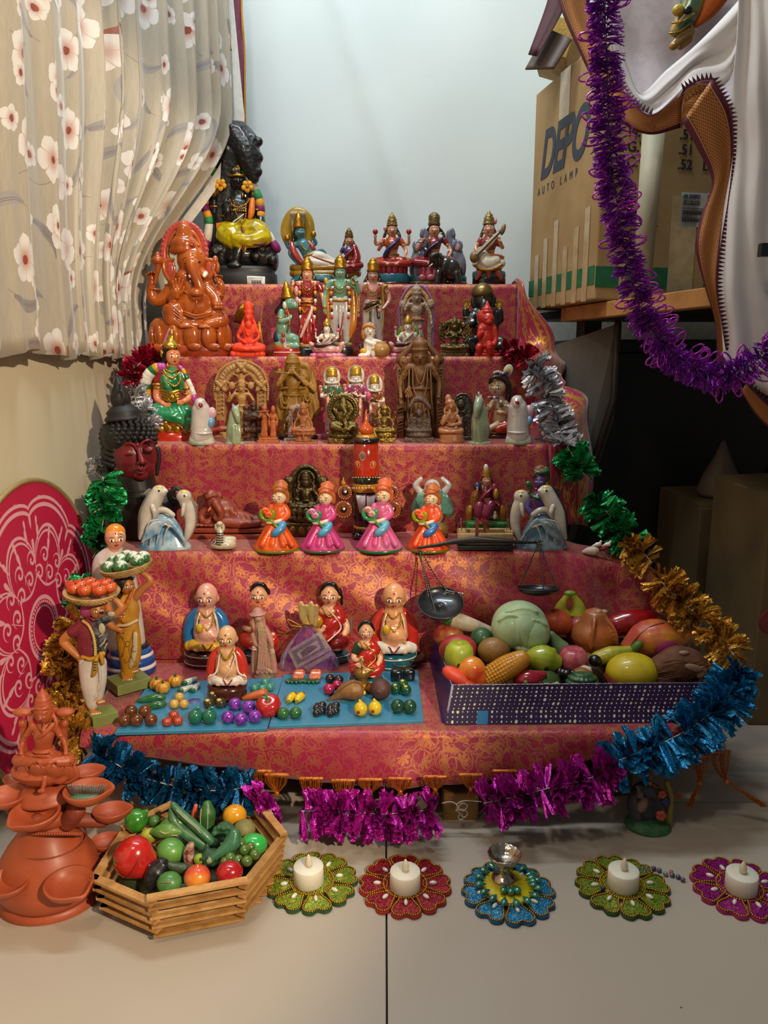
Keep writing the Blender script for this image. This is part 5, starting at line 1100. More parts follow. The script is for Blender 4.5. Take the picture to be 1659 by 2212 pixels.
f.part('halo',brass('#8d7638',carve=0),[f.ring(829,892,14,17,2,d=3,a0=-20,a1=200)]);f.part('swag',GOLDP,[f.C([(808,930,-14,1.4),(815,945,-18,1.4),(830,950,-19,1.4),(838,935,-17,1.4)])])
BR=mat('#7d542c',.5,c2='#64401f',vs=50,bump=.3,bs=350,dark='#3a2410')
f=Fig('framed_deity_statue','tall brown carved standing deity in a wooden temple frame with slanting top bars','statue',907,948,Y=1.595,Z=Z3)
f.part('back_panel',mat('#6b4524',.6,c2='#573619',vs=50,bump=.2),[f.B(907,866,92,166,6,d=8)],bevel=1)
for x in(865,950):
 o=f.part('pillar',BR,[f.B(x,870,16,162,12,d=0)],bevel=1.2)
 f.part('carving',BR,[f.C([(x-5,800+i*7,-7,1.5),(x+5,797+i*7,-7.5,1.5)])for i in range(20)]+[f.C([(x-6,800,-7,1.5),(x-6,945,-7,1.5)],k=1),f.C([(x+6,800,-7,1.5),(x+6,945,-7,1.5)],k=1)],parent=o,kind='stuff')
for q in(-1,1):
 o=f.part('roof_bar',BR,[f.C([(907+q*8,738,-2,6),(907+q*46,778,-2,7)],10,k=1)]);f.part('rib_rings',BR,[f.E(907+q*(14+i*4.2),744+i*4.6,7.6,2,7,d=-2,rot=(0,q*.8,0))for i in range(4)]+[f.E(907+q*(36+i*3.6),768+i*3.8,8,1.6,7.4,d=-2,rot=(0,q*.8,0))for i in range(3)],parent=o,kind='stuff')
BR2=mat('#85592f',.48,c2='#6d4825',vs=50,bump=.35,bs=300,dark='#40280f')
standing(f,907,728,946,{},mono=BR2,crown='tall',arms='down',hs=1.32,wf=1.25,vox=1.7,d=-8)
f.part('hair_curls',BR,[f.ring(907+q*18+(i%2)*q*5,782+i*5,4,4,2,d=-6)for q in(-1,1)for i in range(4)],kind='stuff')
f.part('wheel',BR2,[f.L(872,800,[(5,0),(4,12),(3,14)],d=-8),f.E(872,782,10,12,4,d=-10),f.E(872,782,4,5,6,d=-12)]);f.part('conch',BR2,[f.L(943,800,[(5,0),(3,8),(8,16),(9,22),(4,28),(1,32)],d=-8)])
f.part('hand',BR2,[hand(f,872,818,-10,24,90)]);f.part('hand',BR2,[hand(f,943,818,-10,24,90,side=-1)]);f.part('hand',BR2,[hand(f,884,838,-26,24,-90)])
f.part('chains',BR2,[f.C([(896,796,-20,1.5),(902,822,-30,1.6),(908,830,-31,1.6),(914,822,-30,1.6),(920,796,-20,1.5)]),f.C([(892,796,-20,1.5),(893,840,-28,1.6),(907,862,-32,1.6),(921,840,-28,1.6),(924,796,-20,1.5)]),f.C([(884,800,-16,2),(882,860,-22,2),(880,920,-18,2)]),f.C([(930,800,-16,2),(932,860,-22,2),(936,900,-18,2)])],kind='stuff')
DS=mat('#493a30',.5,carve=220,dark='#1a120e',c2='#5c4436')
f=relic('stone_deity_figurine','figurine','dark grey-brown stone elephant-headed figure before the tall framed statue',905,872,957,DS,1.515,wf=1.25,w_=31,hs=1.5,crown=None,bh=12)
f.part('canopy',DS,[f.C([(884,880,-4,5),(894,866,-2,6),(906,862,-2,8),(918,868,-2,6),(928,882,-4,5)]),f.B(905,925,50,44,16,d=6)],vox=1.5,sm=1)
TS=mat('#c08458',.35,coat=.25,c2='#a86a42',dark='#7c4a2a')
f=Fig('sage_figurine','light terracotta bearded sage seated with one hand raised to his mouth','figurine',974,958,Y=1.505,Z=Z3)
f.part('base',TS,[f.L(975,958,[(27,0),(28,8),(25,12),(26,18),(23,22)],sy=.7,rib=.02,ribn=28)])
seated(f,974,850,938,{},wf=.95,mono=TS,crown=None,arms='none',hs=1.25,vox=1.3,knees=.85)
f.part('topknot',TS,[f.E(968,861,7,9,7,d=2),f.E(972,870,11,8,10,d=0)],vox=1.3)
f.part('arm',TS,[f.C([(961,900,-4,5),(955,916,-10,4.5),(971,894,-20,3.6)]),hand(f,971,895,-20,12,90)],vox=1.2);f.part('arm',TS,[f.C([(988,900,-4,5),(994,914,-8,4.5),(978,918,-18,3.6)]),hand(f,978,918,-18,11,180)],vox=1.2)
f.part('beads',TS,[f.beads([(962,902,-12),(974,920,-20),(986,904,-12)],1.7,14)])
PW=brass('#6d6a5c',carve=200)
f=Fig('oval_shrine','small pewter-grey oval backed shrine between the seated sage and green horse','shrine',1000,952,Y=1.555,Z=Z3)
f.part('base',PW,[f.B(1002,947,40,10,22)],bevel=1)
o=f.part('frame',PW,[f.E(1000,884,23,34,3,d=3),f.B(1000,920,34,46,6,d=3)],vox=1.4);f.part('rim',PW,[f.C([(978,925,0,2.2),(977,885,0,2.2),(986,858,0,2.2),(1000,851,0,2.2),(1014,858,0,2.2),(1023,885,0,2.2),(1021,925,0,2.2)])],parent=o)
f.part('mask',PW,[f.E(996,872,9,11,6,d=-5),f.ring(996,878,11,12,1.8,d=-8,a0=190,a1=350),f.C([(986,864,-6,1.8),(996,858,-8,2.4),(1006,864,-6,1.8)])],vox=1.1,sm=1);standing(f,998,884,940,{},mono=PW,crown=None,arms='hold',hs=1.2,vox=1.1,sm=1,d=-5)
f=Fig('child_deity_figurine','seated child deity with dark hair, beads and a peacock feather','figurine',1078,944,Y=1.60,Z=Z3)
CS=mat('#cfae8c',.3,coat=.4,var=.08)
f.part('base',glossy('#4a1a30'),[f.L(1078,946,[(34,0),(36,8),(30,14)],sy=.55,rib=.06,ribn=16,seg=32)]);f.part('cushion',glossy('#b8a42c'),[f.L(1074,933,[(30,0),(28,6)],sy=.55)])
f.part('body',CS,[f.E(1074,833,19,20,18,d=-4),f.nose(1074,833,19,20,18,d=-4,yaw=-25,k=.8),f.C([(1078,850,0,8),(1080,868,0,13),(1080,890,0,16),(1078,908,0,17)],14),f.C([(1066,866,-4,7),(1054,882,-10,6),(1060,876,-20,4.5)]),hand(f,1060,877,-20,13,150),f.C([(1092,868,-4,7),(1098,888,-8,6),(1082,888,-18,5)]),hand(f,1082,888,-18,13,175),f.C([(1072,916,-16,8),(1054,924,-22,6.5),(1048,927,-22,5)]),f.E(1048,928,9,5,6,d=-24),f.E(1092,833,4,6,3,d=0)],vox=1.7)
f.face(1074,833,19,20,18,d=-4,yaw=-25,lip='#8c2a2a',bindi='#b04020',eye=1.2,ev=-.05)
f.part('hair',mat('#2c1a18',.4,coat=.3,bump=.8,bs=180),[f.E(1080,822,21,17,20,d=4),f.C([(1058,824,-8,4),(1064,814,-18,5),(1078,812,-18,5),(1092,820,-8,6)]),f.C([(1096,824,0,8),(1100,845,2,7),(1096,862,2,6)]),f.E(1080,806,10,8,9)],vox=1.7)
f.part('hair_beads',mat('#c9c2bb',.4),[f.E(1068+i*4.5,802-2*sin(i),3,3,3,d=-8)for i in range(5)],kind='stuff')
f.part('peacock_feather',mat('#cfd0b4',.5),[f.E(1098,797,10,13,2,rot=(0,.35,0))]);f.part('feather_eye',mat('#c08a3c',.5),[f.E(1096,800,6,8,2,d=-3,rot=(0,.35,0))]);f.part('feather_eye',mat('#2f3f8a',.4),[f.E(1094,803,4,4.5,2,d=-6)])
f.part('dhoti',glossy('#b0381c'),[f.E(1080,918,26,13,18),f.C([(1082,914,-6,13),(1096,918,-14,11),(1076,924,-20,9)]),f.C([(1062,886,-16,4),(1056,906,-18,5),(1052,916,-18,4)])],vox=1.7);f.part('waistband',mat('#c8861c',.4),[f.hring(1080,905,17,2.4,sy=.9,dip=1)])
for i,c_ in enumerate(['#b8862a','#4a3a7a','#d8c8c8','#4a3a7a','#e0dcd4','#1f5a44','#c89aa0','#e0dcd4','#b05050']):
 f.part('bead',glossy(c_),[f.E(1056+[0,5,12,19,26,28,36,42,47][i],856+[0,0,0,0,9,17,18,19,14][i],3.6,3.6,3.6,d=-22+i*.8)])
f.part('flute',mat('#b9b4ae',.3,.4),[f.C([(1034,846,-14,3),(1040,870,-18,4),(1052,890,-20,4)])])
f.part('tunic_gems',mat('#a8843c',.4),[f.E(1066+i*7,872+(i%2)*10,3,3.6,2,d=-15)for i in range(4)],kind='stuff')
# ================================================ second step from the floor
Z2=TZ[2]
f=Fig('meditating_head_statue','tall black serene head bust with dark red face, curled hair and flame topknot','statue',318,1185,Y=1.415,Z=Z2)
BB=mat('#191716',.5,var=.1,bump=.2,bs=120);HB=mat('#1c1a1a',.55,var=.12)
f.part('bust',BB,[f.C([(322,1172,6,58),(322,1120,6,60),(316,1095,8,42)],18,flat=.6),f.C([(306,1100,2,40),(300,1070,2,37),(296,1050,4,38)],16),f.C([(350,1108,2,20),(384,1106,4,16)],12)],vox=3)
f.part('neck_rings',BB,[f.hring(303,1076,39,2,d=2,sy=.95),f.hring(305,1088,41,2,d=2,sy=.95)],kind='stuff')
ep=f.part('shoulder_plate',BB,[f.E(381,1092,19,22,6,d=-12)]);f.part('scroll_carving',BB,[f.ring(381,1090,8,9,2,d=-19,a0=0,a1=300),f.C([(372,1106,-17,2),(384,1102,-18,2),(388,1090,-18,2)]),f.ring(383,1081,4,4,1.5,d=-19)],parent=ep,kind='stuff')
RF=mat('#7c1620',.38,c2='#4a1016',vs=14,coat=.2,dark='#1c0a0a')
yw=14
f.part('face',RF,[f.E(292,1006,49,56,48,d=0),f.E(300,1030,36,30,34,d=-12),f.E(306,1047,15,12,12,d=-36),f.C([(299,985,-44,4.5),(304,1003,-52,5),(309,1019,-59,7)]),f.E(302,1022,6,4.5,5,d=-52),f.E(316,1020,5,4.5,5,d=-50),f.E(278,1000,14,7,8,d=-40),f.E(323,992,12,7,8,d=-40),f.C([(262,990,-34,2.5),(276,979,-43,3.2),(290,982,-46,2.8),(296,992,-47,2.5)]),f.C([(334,978,-34,2.4),(322,972,-43,3),(309,978,-47,2.8),(303,990,-49,2.5)]),f.C([(292,1035,-45,3),(302,1033,-53,4),(308,1035,-54,3),(314,1032,-52,3.6),(322,1030,-43,2.6)]),f.C([(297,1040,-46,3),(308,1043,-52,4.4),(318,1036,-45,2.8)]),f.E(266,1026,13,18,10,d=-22)],vox=1.7,sm=3)
f.part('eyelids',mat('#2a0a0c',.4),[f.C([(263,1002,-37,.8),(272,1005,-45,1.4),(284,1004,-48,1.4),(292,1000,-45,.8)]),f.C([(309,995,-46,.8),(318,997,-49,1.4),(328,993,-45,1.2),(335,988,-38,.7)])],kind='stuff')
f.part('mouth_line',mat('#2a0a0c',.4),[f.C([(290,1036,-46,.7),(302,1038,-55,1.1),(308,1039,-57,1),(315,1036,-54,1.1),(323,1031,-44,.6)])])
f.part('forehead_bead',RF,[f.E(298,983,4,4,3,d=-49)])
cap=f.part('hair_cap',HB,[f.E(279,964,58,42,54,d=8),f.E(266,1000,46,44,40,d=22)],vox=2.6)
cur=[]
for k in range(9):
 e_=k*.21-.30
 n=max(5,int(26*cos(min(1.4,max(0,e_)))))
 for i in range(n):
  a=2*pi*(i+.5*(k%2))/n;cx_,cz_=279+59*cos(e_)*cos(a),964-43*sin(e_)
  dd=8+55*cos(e_)*sin(a)
  if sin(a)>.55:continue
  if e_<.05 and cos(a)>-.35 and sin(a)<0 and k<1:continue
  cur.append(f.E(cx_,cz_,5.6,5.6,5.6,d=dd,seg=10))
  cur.append(f.E(cx_+cos(e_)*cos(a)*4,cz_-sin(e_)*4,2.6,2.6,2.6,d=dd+cos(e_)*sin(a)*4,seg=8))
for k in range(5):
 for i in range(5):cur.append(f.E(229+k*5-i,975+k*2+i*11,5.6,5.6,5.6,d=0-k*8,seg=10))
f.part('curls',HB,cur,parent=cap)
f.part('topknot_band',HB,[f.L(270,926,[(39,-2),(37,4),(32,8),(34,14),(29,20),(22,26),(18,30)],seg=30,rib=.05,ribn=34,rot=(0,-.06,0))])
f.part('flame',HB,[f.C([(266,902,0,17),(262,885,0,21),(260,868,0,17),(257,850,0,9),(253,834,0,1.5)],16)]+[f.C([(262,902-i*3,-19,1.5),(270-i,880-i*4,-19+i,2),(262,866-i*5,-17+i*2,2)])for i in range(4)]+[f.ring(262,874,6,8,1.8,d=-18,a0=-30,a1=260)],vox=1.6)
f.part('ear',HB,[f.C([(236,985,2,7),(229,1000,4,8),(234,1030,4,6.5),(242,1056,4,6)]),f.C([(228,980,4,4),(222,992,5,4)])],vox=1.9);f.part('ear',HB,[f.C([(342,990,4,5),(345,1010,6,5),(340,1045,6,4.5)])],vox=1.9)
def dolphins(x0,label,dark,flip,Y,w1,w2):
 f=Fig('dolphin_pair_figurine',label,'figurine',x0,1194,Y=Y,Z=Z2)
 WV=mat(w1,.12,coat=.9,c2=w2,vs=38);WH=mat('#cfc8bc',.12,coat=.9,c2='#b5ac9e',vs=25);DK=mat(dark,.14,coat=.9,var=.2)
 def X(x):return x0+(x-356)*(-1 if flip else 1)
 wv=[f.L(X(357),1196,[(57,0),(58,8),(54,14),(45,30),(35,52),(24,70),(10,80)],sy=.5,seg=34)]
 for i in range(8):
  a=i*10
  wv.append(f.C([(X(306+i*5),1184-i*3,-31-i*.6,2.2),(X(318+i*6),1158-a*.35,-34,3.6),(X(340+i*5),1134+a*.12,-31,4.2),(X(368+i*4),1138+i*5,-31,3.6),(X(392+i*1.5),1158+i*4.5,-25,2.4)],8))
 f.part('waves',WV,wv,vox=2.1,sm=2,kind=None)
 f.part('foam',WH,[f.C([(X(330),1128,-14,6),(X(342),1112,-12,7),(X(358),1112,-12,7),(X(374),1122,-12,6)])]+[f.C([(X(310+i*14),1186,-30,2),(X(322+i*14),1140+i*3,-37+i,2.2),(X(344+i*14),1132+i*7,-36+i,1.6)])for i in range(4)],vox=1.7)
 def dol(pts,hd,sn,tip,q,fin,eyep,ds):
  d_=f.part('dolphin',WH,[f.C(pts,14),f.E(hd[0],hd[1],17,15,14,d=hd[2]),f.C([(hd[0]+q*6,hd[1]+1,hd[2]-4,9),(sn[0],sn[1],hd[2]-4,5)],10)],vox=1.7)
  f.part('back',DK,[f.C([(p[0]-q*p[3]*.42,p[1],p[2]+4,p[3]*.86)for p in pts],12),f.C([(fin[0]+q*14,fin[1]-8,2,6),(fin[0]+q*3,fin[1]-1,2,4),(fin[0],fin[1],2,1.8)],8)]+ds,vox=1.7,parent=d_)
  f.part('snout_tip',glossy('#8f1c2c'),[f.E(tip[0],tip[1],4,3.6,3.4,d=hd[2]-4)],parent=d_);f.part('eye',BLK,[f.E(eyep[0],eyep[1],2.1,2.6,1.8,d=hd[2]-14)],parent=d_);f.part('eye_ring',PALE,[f.E(eyep[0],eyep[1],3.4,3.8,1.2,d=hd[2]-13)],parent=d_)
  f.part('brow_patch',mat('#d8c86a',.2,coat=.8),[f.E(hd[0],hd[1]-9,9,5,8,d=hd[2]-3)],parent=d_)
 q=-1 if flip else 1
 dol([(X(304),1172,-16,5),(X(312),1150,-14,11),(X(320),1120,-10,16),(X(334),1092,-8,17),(X(342),1076,-6,16)],(X(345),1072,-8),(X(360),1070),(X(366),1067),q,(X(310),1078),(X(344),1070),[])
 dol([(X(402),1176,-10,5),(X(408),1158,-8,9),(X(412),1135,-4,12),(X(408),1110,-4,14),(X(400),1090,-6,14)],(X(398),1082,-8),(X(388),1078),(X(383),1074),-q,(X(428),1102),(X(399),1081),[])
 f.part('flipper',WH,[f.C([(X(330),1104,-24,6),(X(334),1116,-28,5),(X(333),1126,-28,2)])]);f.part('flipper',WH,[f.C([(X(398),1100,-20,5),(X(396),1114,-24,4),(X(394),1124,-24,2)])])
 return f
dolphins(356,'pair of white kissing dolphins on bright blue waves before the red-faced head','#8a8078',False,1.345,'#5a93b8','#b9cdd6')
dolphins(1168,'pair of dark-backed kissing dolphins on slate blue waves at the right end','#2a2422',True,1.345,'#49687a','#8fa3ad')
RT=mat('#8f3f28',.45,coat=.15,c2='#7a3320',dark='#4a1c10',bump=.25)
f=Fig('reclining_elephant_deity','red terracotta elephant-headed deity reclining on a slab behind the cobra','figurine',500,1166,Y=1.435,Z=Z2)
f.part('slab',RT,[f.B(500,1160,168,12,60),f.B(500,1147,162,10,54)],bevel=2);f.part('mattress',RT,[f.C([(424,1142,-8,5),(500,1143,-20,5),(572,1143,-10,5)])]+[f.E(426+i*10,1140,7,4,12,d=-16)for i in range(6)],vox=1.9)
f.part('body',RT,[f.E(480,1108,34,26,24,d=-4),f.E(463,1092,17,19,16,d=-10),f.C([(466,1094,-24,9),(474,1108,-28,8),(478,1122,-28,6.5),(470,1130,-28,5),(463,1124,-28,4)],10),f.C([(455,1106,-6,10),(436,1118,-8,9),(440,1134,-14,8),(452,1132,-20,6)]),f.E(448,1136,10,9,9,d=-18),f.C([(478,1096,-8,9),(498,1104,-14,7),(503,1114,-22,6)]),hand(f,500,1112,-24,16,-30),f.C([(490,1120,-6,22),(520,1124,-10,16),(545,1128,-10,11),(556,1128,-10,8)]),f.C([(480,1134,-22,11),(520,1138,-26,10),(556,1136,-22,8)]),f.E(562,1120,8,12,8,d=-6),f.E(558,1134,9,6,8,d=-20)],vox=1.8)
f.part('ear',RT,[f.E(447,1078,8,12,4,d=-4,rot=(0,-.3,0))]);f.part('tusk',glossy('#c8684c'),[f.C([(455,1104,-22,3),(450,1110,-26,2)])])
f.part('crown',RT,[f.L(458,1080,[(16,0),(17,4),(13,8),(10,13),(4,17)],d=-8,rot=(0,-.4,0)),f.E(474,1078,8,10,8,d=-6),f.E(486,1094,10,9,10,d=-2)]+[f.E(446+i*5,1078-i%2*3,3,4,3,d=-20)for i in range(6)],vox=1.5)
f.part('drapery',RT,[f.C([(490+i*13,1112+i*2,-20,2),(494+i*14,1122+i*2,-25,2),(488+i*14,1132,-28,2)])for i in range(5)],kind='stuff')
f=Fig('cobra_figurine','small cream ceramic cobra with black stripes and raised hood','figurine',482,1194,Y=1.335,Z=Z2)
CRM=mat('#c9bfa4',.15,coat=.8,c2='#b8a98a',vs=60)
f.part('coil',CRM,[f.ring(483,1184,20,1,9,d=-6,n=24,tilt=16),f.ring(488,1172,16,1,8,d=0,n=20,tilt=9),f.E(482,1184,20,9,18,d=-4)],vox=1.6)
f.part('body',CRM,[f.C([(476,1186,-22,6.5),(475,1172,-22,7),(476,1160,-18,7),(475,1150,-14,8)],12),f.E(475,1146,12,13,6,d=-12),f.E(475,1138,7,6,8,d=-16)],vox=1.3)
f.part('stripes',BLK,[f.C([(468,1158+i*5,-27,1.1),(475,1159+i*5,-29.5,1.3),(482,1158+i*5,-27,1.1)])for i in range(6)]+[f.C([(455+i*4.5,1178+i*2.5,-21-i*1.5,1.0),(459+i*4.5,1172+i*4,-22-i*1.5,1.2)])for i in range(5)])
f.part('eye',BLK,[f.E(471,1147,1.6,2.0,1.2,d=-18)]);f.part('eye',BLK,[f.E(479,1147,1.6,2.0,1.2,d=-18)]);f.part('marking',BLK,[f.C([(470,1139,-18,.7),(475,1142,-22,.8),(480,1139,-18,.7)])])
def girl(xc,vt,dress,d2,hairc,band,apron,blooms,leafc,hem,label,Y=1.335,yaw=-18,hx=0):
 vb=1195
 f=Fig('girl_figurine',label,'figurine',xc,vb,Y=Y,Z=Z2,group='painted girl figurines holding bouquets');h=vb-vt;k=h/155
 D=mat(dress,.38,coat=.35,c2=d2,vs=26);FS=mat('#eac9a4',.35,coat=.3,var=.05);H=mat(hairc,.4,coat=.3,c2=band,vs=70,bump=.4,bs=300)
 def X(a):return xc+a*k
 def Vv(b):return vb-b*k
 f.part('skirt',D,[f.L(xc,vb-3,[(49*k,0),(50*k,5*k),(44*k,16*k),(33*k,34*k),(24*k,50*k),(18*k,60*k),(15*k,66*k)],sy=.8,seg=30)]+[f.C([(X(a*.35),Vv(52),-16*k,4*k),(X(a*.8),Vv(28),-26*k,6*k),(X(a*1.1),Vv(10),-33*k,7*k)])for a in(-28,-8,14,32)],vox=2,sm=2)
 f.part('hem',glossy(hem),[f.L(xc,vb,[(50*k,0),(51*k,4*k),(48*k,8*k)],sy=.8,seg=30)])
 f.part('bodice',D,[f.C([(X(2),Vv(62),0,15*k),(X(4),Vv(80),0,18*k),(X(5),Vv(96),0,14*k),(X(5),Vv(103),0,9*k)],14,flat=.85),f.C([(X(18),Vv(94),0,9*k),(X(24),Vv(78),-4*k,9*k),(X(12),Vv(66),-16*k,7*k)]),f.C([(X(-10),Vv(94),0,8*k),(X(-15),Vv(80),-6*k,7*k)]),f.E(X(6),Vv(101),13*k,4*k,11*k,d=-2*k)],vox=1.7)
 f.part('head',FS,[f.E(X(6+hx),Vv(118),17*k,18*k,16*k,d=-3*k),f.nose(X(6+hx),Vv(118),17*k,18*k,16*k,d=-3*k,yaw=yaw,k=.6)],vox=1.7)
 f.face(X(6+hx),Vv(118),17*k,18*k,16*k,d=-3*k,yaw=yaw,lip='#c4553a',eye=1.15,ev=-.12,sep=.44,brow='#4a2a18',bindi='#8c3a20')
 hr_=f.part('hair',H,[f.E(X(9+hx),Vv(124),19*k,18*k,18*k,d=5*k),f.C([(X(-8+hx),Vv(121),-8*k,3.5*k),(X(-1+hx),Vv(131),-15*k,5*k),(X(12+hx),Vv(132),-15*k,5*k),(X(22+hx),Vv(122),-6*k,4*k)]),f.C([(X(24+hx),Vv(122),0,6*k),(X(24+hx),Vv(108),2*k,6*k)])],vox=1.6)
 f.part('hair_roll',H,[f.C([(X(-7+hx),Vv(134),-4*k,5*k),(X(6+hx),Vv(140),-10*k,6*k),(X(20+hx),Vv(137),-6*k,6*k)]),f.C([(X(0+hx),Vv(146),0,6*k),(X(12+hx),Vv(149),0,7*k),(X(22+hx),Vv(143),0,5*k)])],parent=hr_,vox=1.6)
 f.part('arms',FS,[f.C([(X(12),Vv(66),-18*k,4.5*k),(X(2),Vv(62),-22*k,4.5*k)]),hand(f,X(5),Vv(63),-22*k,15*k,190,side=-1,curl=1.5),f.C([(X(-16),Vv(78),-8*k,5*k),(X(-20),Vv(62),-14*k,5*k),(X(-10),Vv(60),-20*k,4.5*k)]),hand(f,X(-12),Vv(60),-20*k,14*k,10,curl=1.5)],vox=1.4,kind='stuff')
 b=f.part('bouquet_wrap',glossy(leafc),[f.ring(X(-20),Vv(79),14*k,13*k,5*k,d=-18*k,a0=150,a1=380),f.E(X(-20),Vv(78),13*k,12*k,6*k,d=-12*k),f.C([(X(-14),Vv(66),-18*k,4*k),(X(2),Vv(50),-26*k,3.5*k),(X(7),Vv(46),-28*k,3.8*k)])],vox=1.5)
 for i,(a,bb)in enumerate(((-24,86),(-17,77))):f.part('bloom',mat(blooms[0],.4,coat=.3,c2=blooms[1],vs=160),[f.E(X(a),Vv(bb),9*k,8*k,7*k,d=(-20-i*4)*k),f.C([(X(a-4),Vv(bb+1),(-27-i*4)*k,1.6*k),(X(a+1),Vv(bb+3),(-28-i*4)*k,1.6*k),(X(a+5),Vv(bb-1),(-27-i*4)*k,1.6*k)])],parent=b)
 f.part('apron',mat(apron,.4,coat=.3,var=.15),[f.C([(X(18),Vv(56),-20*k,6*k),(X(10),Vv(45),-28*k,9*k),(X(-2),Vv(36),-32*k,9*k),(X(-8),Vv(30),-32*k,4*k)],10),f.C([(X(2),Vv(58),-22*k,4*k),(X(18),Vv(60),-20*k,4*k)])],vox=1.7)
 return f
girl(597,1044,'#e85c18','#c94e10','#b5652a','#9a5220','#3f86b8',('#f06a30','#e8541c'),'#6f9a1c','#6c7a14','girl figurine in orange dress with pale blue apron, leftmost of the four girls')
girl(697,1047,'#cf3d88','#b83a7a','#c9683a','#b5582c','#4a9ac0',('#d8a0b8','#c05a8a'),'#2f8a50','#4a5a40','girl figurine in pink dress beside the brass seated goddess')
girl(819,1040,'#d8488a','#c06a94','#d0653a','#c25a30','#5a9ab8',('#e0b0a0','#b84a6a'),'#2f9a58','#1f6a3a','girl figurine in pink dress in front of the tall wooden figure',hx=2)
girl(925,1050,'#e0501c','#d84414','#b86430','#a05426','#2a66a8',('#f07038','#e85a24'),'#8a9a1c','#5f6a14','girl figurine in orange dress with dark blue apron under the laughing figure',yaw=-10)
f=Fig('goddess_figurine','large dark brass goddess seated on a lotus pedestal with ornate back frame','figurine',660,1143,Y=1.445,Z=Z2)
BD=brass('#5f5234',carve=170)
f.part('pedestal',BD,[f.B(661,1130,78,24,40)],bevel=2);f.part('pedestal_panel',brass('#8a7440',carve=140),[f.E(632+i*19,1131,8,9,3,d=-21)for i in range(4)],kind='stuff');f.part('ledge',BD,[f.B(661,1115,84,7,44)],bevel=1.5)
f.part('lotus_seat',BD,[f.L(661,1111,[(32,0),(35,6),(27,11),(30,16),(37,24),(34,28)],sy=.7)],vox=1.7);f.part('lotus_petals',BD,[f.E(661+cos(pi+i*pi/8)*34,1092,8,9,4,d=sin(pi+i*pi/8)*24)for i in range(9)]+[f.E(661+cos(pi+i*pi/8)*34,1105,7,6,4,d=sin(pi+i*pi/8)*23)for i in range(9)],kind='stuff')
f.part('back_frame',BD,[f.B(661,1045,60,70,6,d=14),f.ring(661,1022,28,30,5,d=10,a0=0,a1=180),f.E(661,1024,26,28,3,d=13),f.L(661,994,[(6,-2),(5,3),(3,6),(1,9)],d=10)],vox=1.7);f.part('halo',BD,[f.ring(661,1022,17,19,2.5,d=4)])
for x in(627,697):
 f.part('pillar',BD,[f.L(x,1080,[(7,0),(6,10),(7,20),(5,30),(8,40),(9,46),(11,54),(13,60),(10,65)],d=4,seg=14)])
seated(f,661,1000,1086,{},wf=1.2,mono=BD,crown='cone',arms='bless',hs=1.25,vox=1.4,sm=1,relief='#1c150a')
f=Fig('wooden_lacquer_figure','tall turned wooden lacquer figure in red, black and yellow with side discs','figurine',791,1166,Y=1.42,Z=Z2)
LB=mat('#0f0d0d',.15,coat=.9,var=.05);LR=mat('#b8300f',.14,coat=.9,c2='#9c2408',vs=30);LO=mat('#c05018',.15,coat=.9);LY=mat('#b87a1c',.18,coat=.8,var=.15)
f.part('feet',LB,[f.E(777,1158,18,13,20,d=-6),f.E(805,1158,18,13,20,d=-6)],vox=1.8);f.part('toe_lines',mat('#c9c4bc',.4),[f.C([(768+i*6,1158,-24,.6),(768+i*6,1163,-24,.6)])for i in range(4)]+[f.C([(798+i*6,1158,-24,.6),(798+i*6,1163,-24,.6)])for i in range(4)],kind='stuff')
def tl(name,m,v,pr,**k):return f.part(name,m,[f.L(791,v,pr,seg=40)],**k)
tl('body',LB,1148,[(27,0),(28,5),(22,10),(25,14),(28,30),(29,60),(28,85)]);tl('foot_ring',LY,1142,[(27,0),(28.5,3),(27,6)])
tl('yellow_band',LY,1063,[(28.5,0),(30,2),(29.5,16),(28.5,19)]);tl('black_band',mat('#16200f',.15,coat=.9),1045,[(29,0),(30,2),(29.6,14),(28.5,15)]);b_=tl('red_body',LR,1030,[(29,0),(29.5,4),(27,40),(25.5,69),(24,70)])
tl('black_collar',LB,961,[(24,0),(29.5,5),(29.5,10),(24,14)]);tl('yellow_cap',LY,948,[(22,0),(21,4),(14,8)]);tl('spire',LO,941,[(9,0),(15.5,6),(15.5,14),(9,20),(5,26),(3.5,36),(1,47)])
f.part('forehead_mark',mat('#cdb9b8',.35,coat=.3),[g_prism([f.P(791+x,v,0)+Vector((0,-sqrt(max(.01,29.3**2-x*x))*f.u,0))for x,v in((-21+i*21/7,1068)for i in range(8))]+[f.P(791+x,v,0)+Vector((0,-sqrt(29.3**2-x*x)*f.u,0))for x,v in((-2,1096),(-5,1104),(-10,1106),(-14,1102),(-18,1085))],(0,-.0012,0)),g_prism([f.P(791+x,v,0)+Vector((0,-sqrt(29.3**2-x*x)*f.u,0))for x,v in[(0+i*21/7,1068)for i in range(8)]+[(18,1085),(14,1102),(10,1106),(5,1104),(2,1096)]],(0,-.0012,0))])
f.part('red_line',mat('#7a1020',.4),[f.C([(791,1067,-30.5,1.3),(791,1098,-30.5,1.1)])])
dots=[f.E(791+30.3*cos(a),1057,1.7,1.7,1.2,d=30.3*sin(a))for a in[-pi+.1+i*.24 for i in range(13)]]+[f.E(791+30.2*cos(a),1034,1.2,1.2,1,d=30.2*sin(a))for a in[-pi+.1+i*.22 for i in range(14)]]
f.part('dots',mat('#e8d8a8',.4),dots)
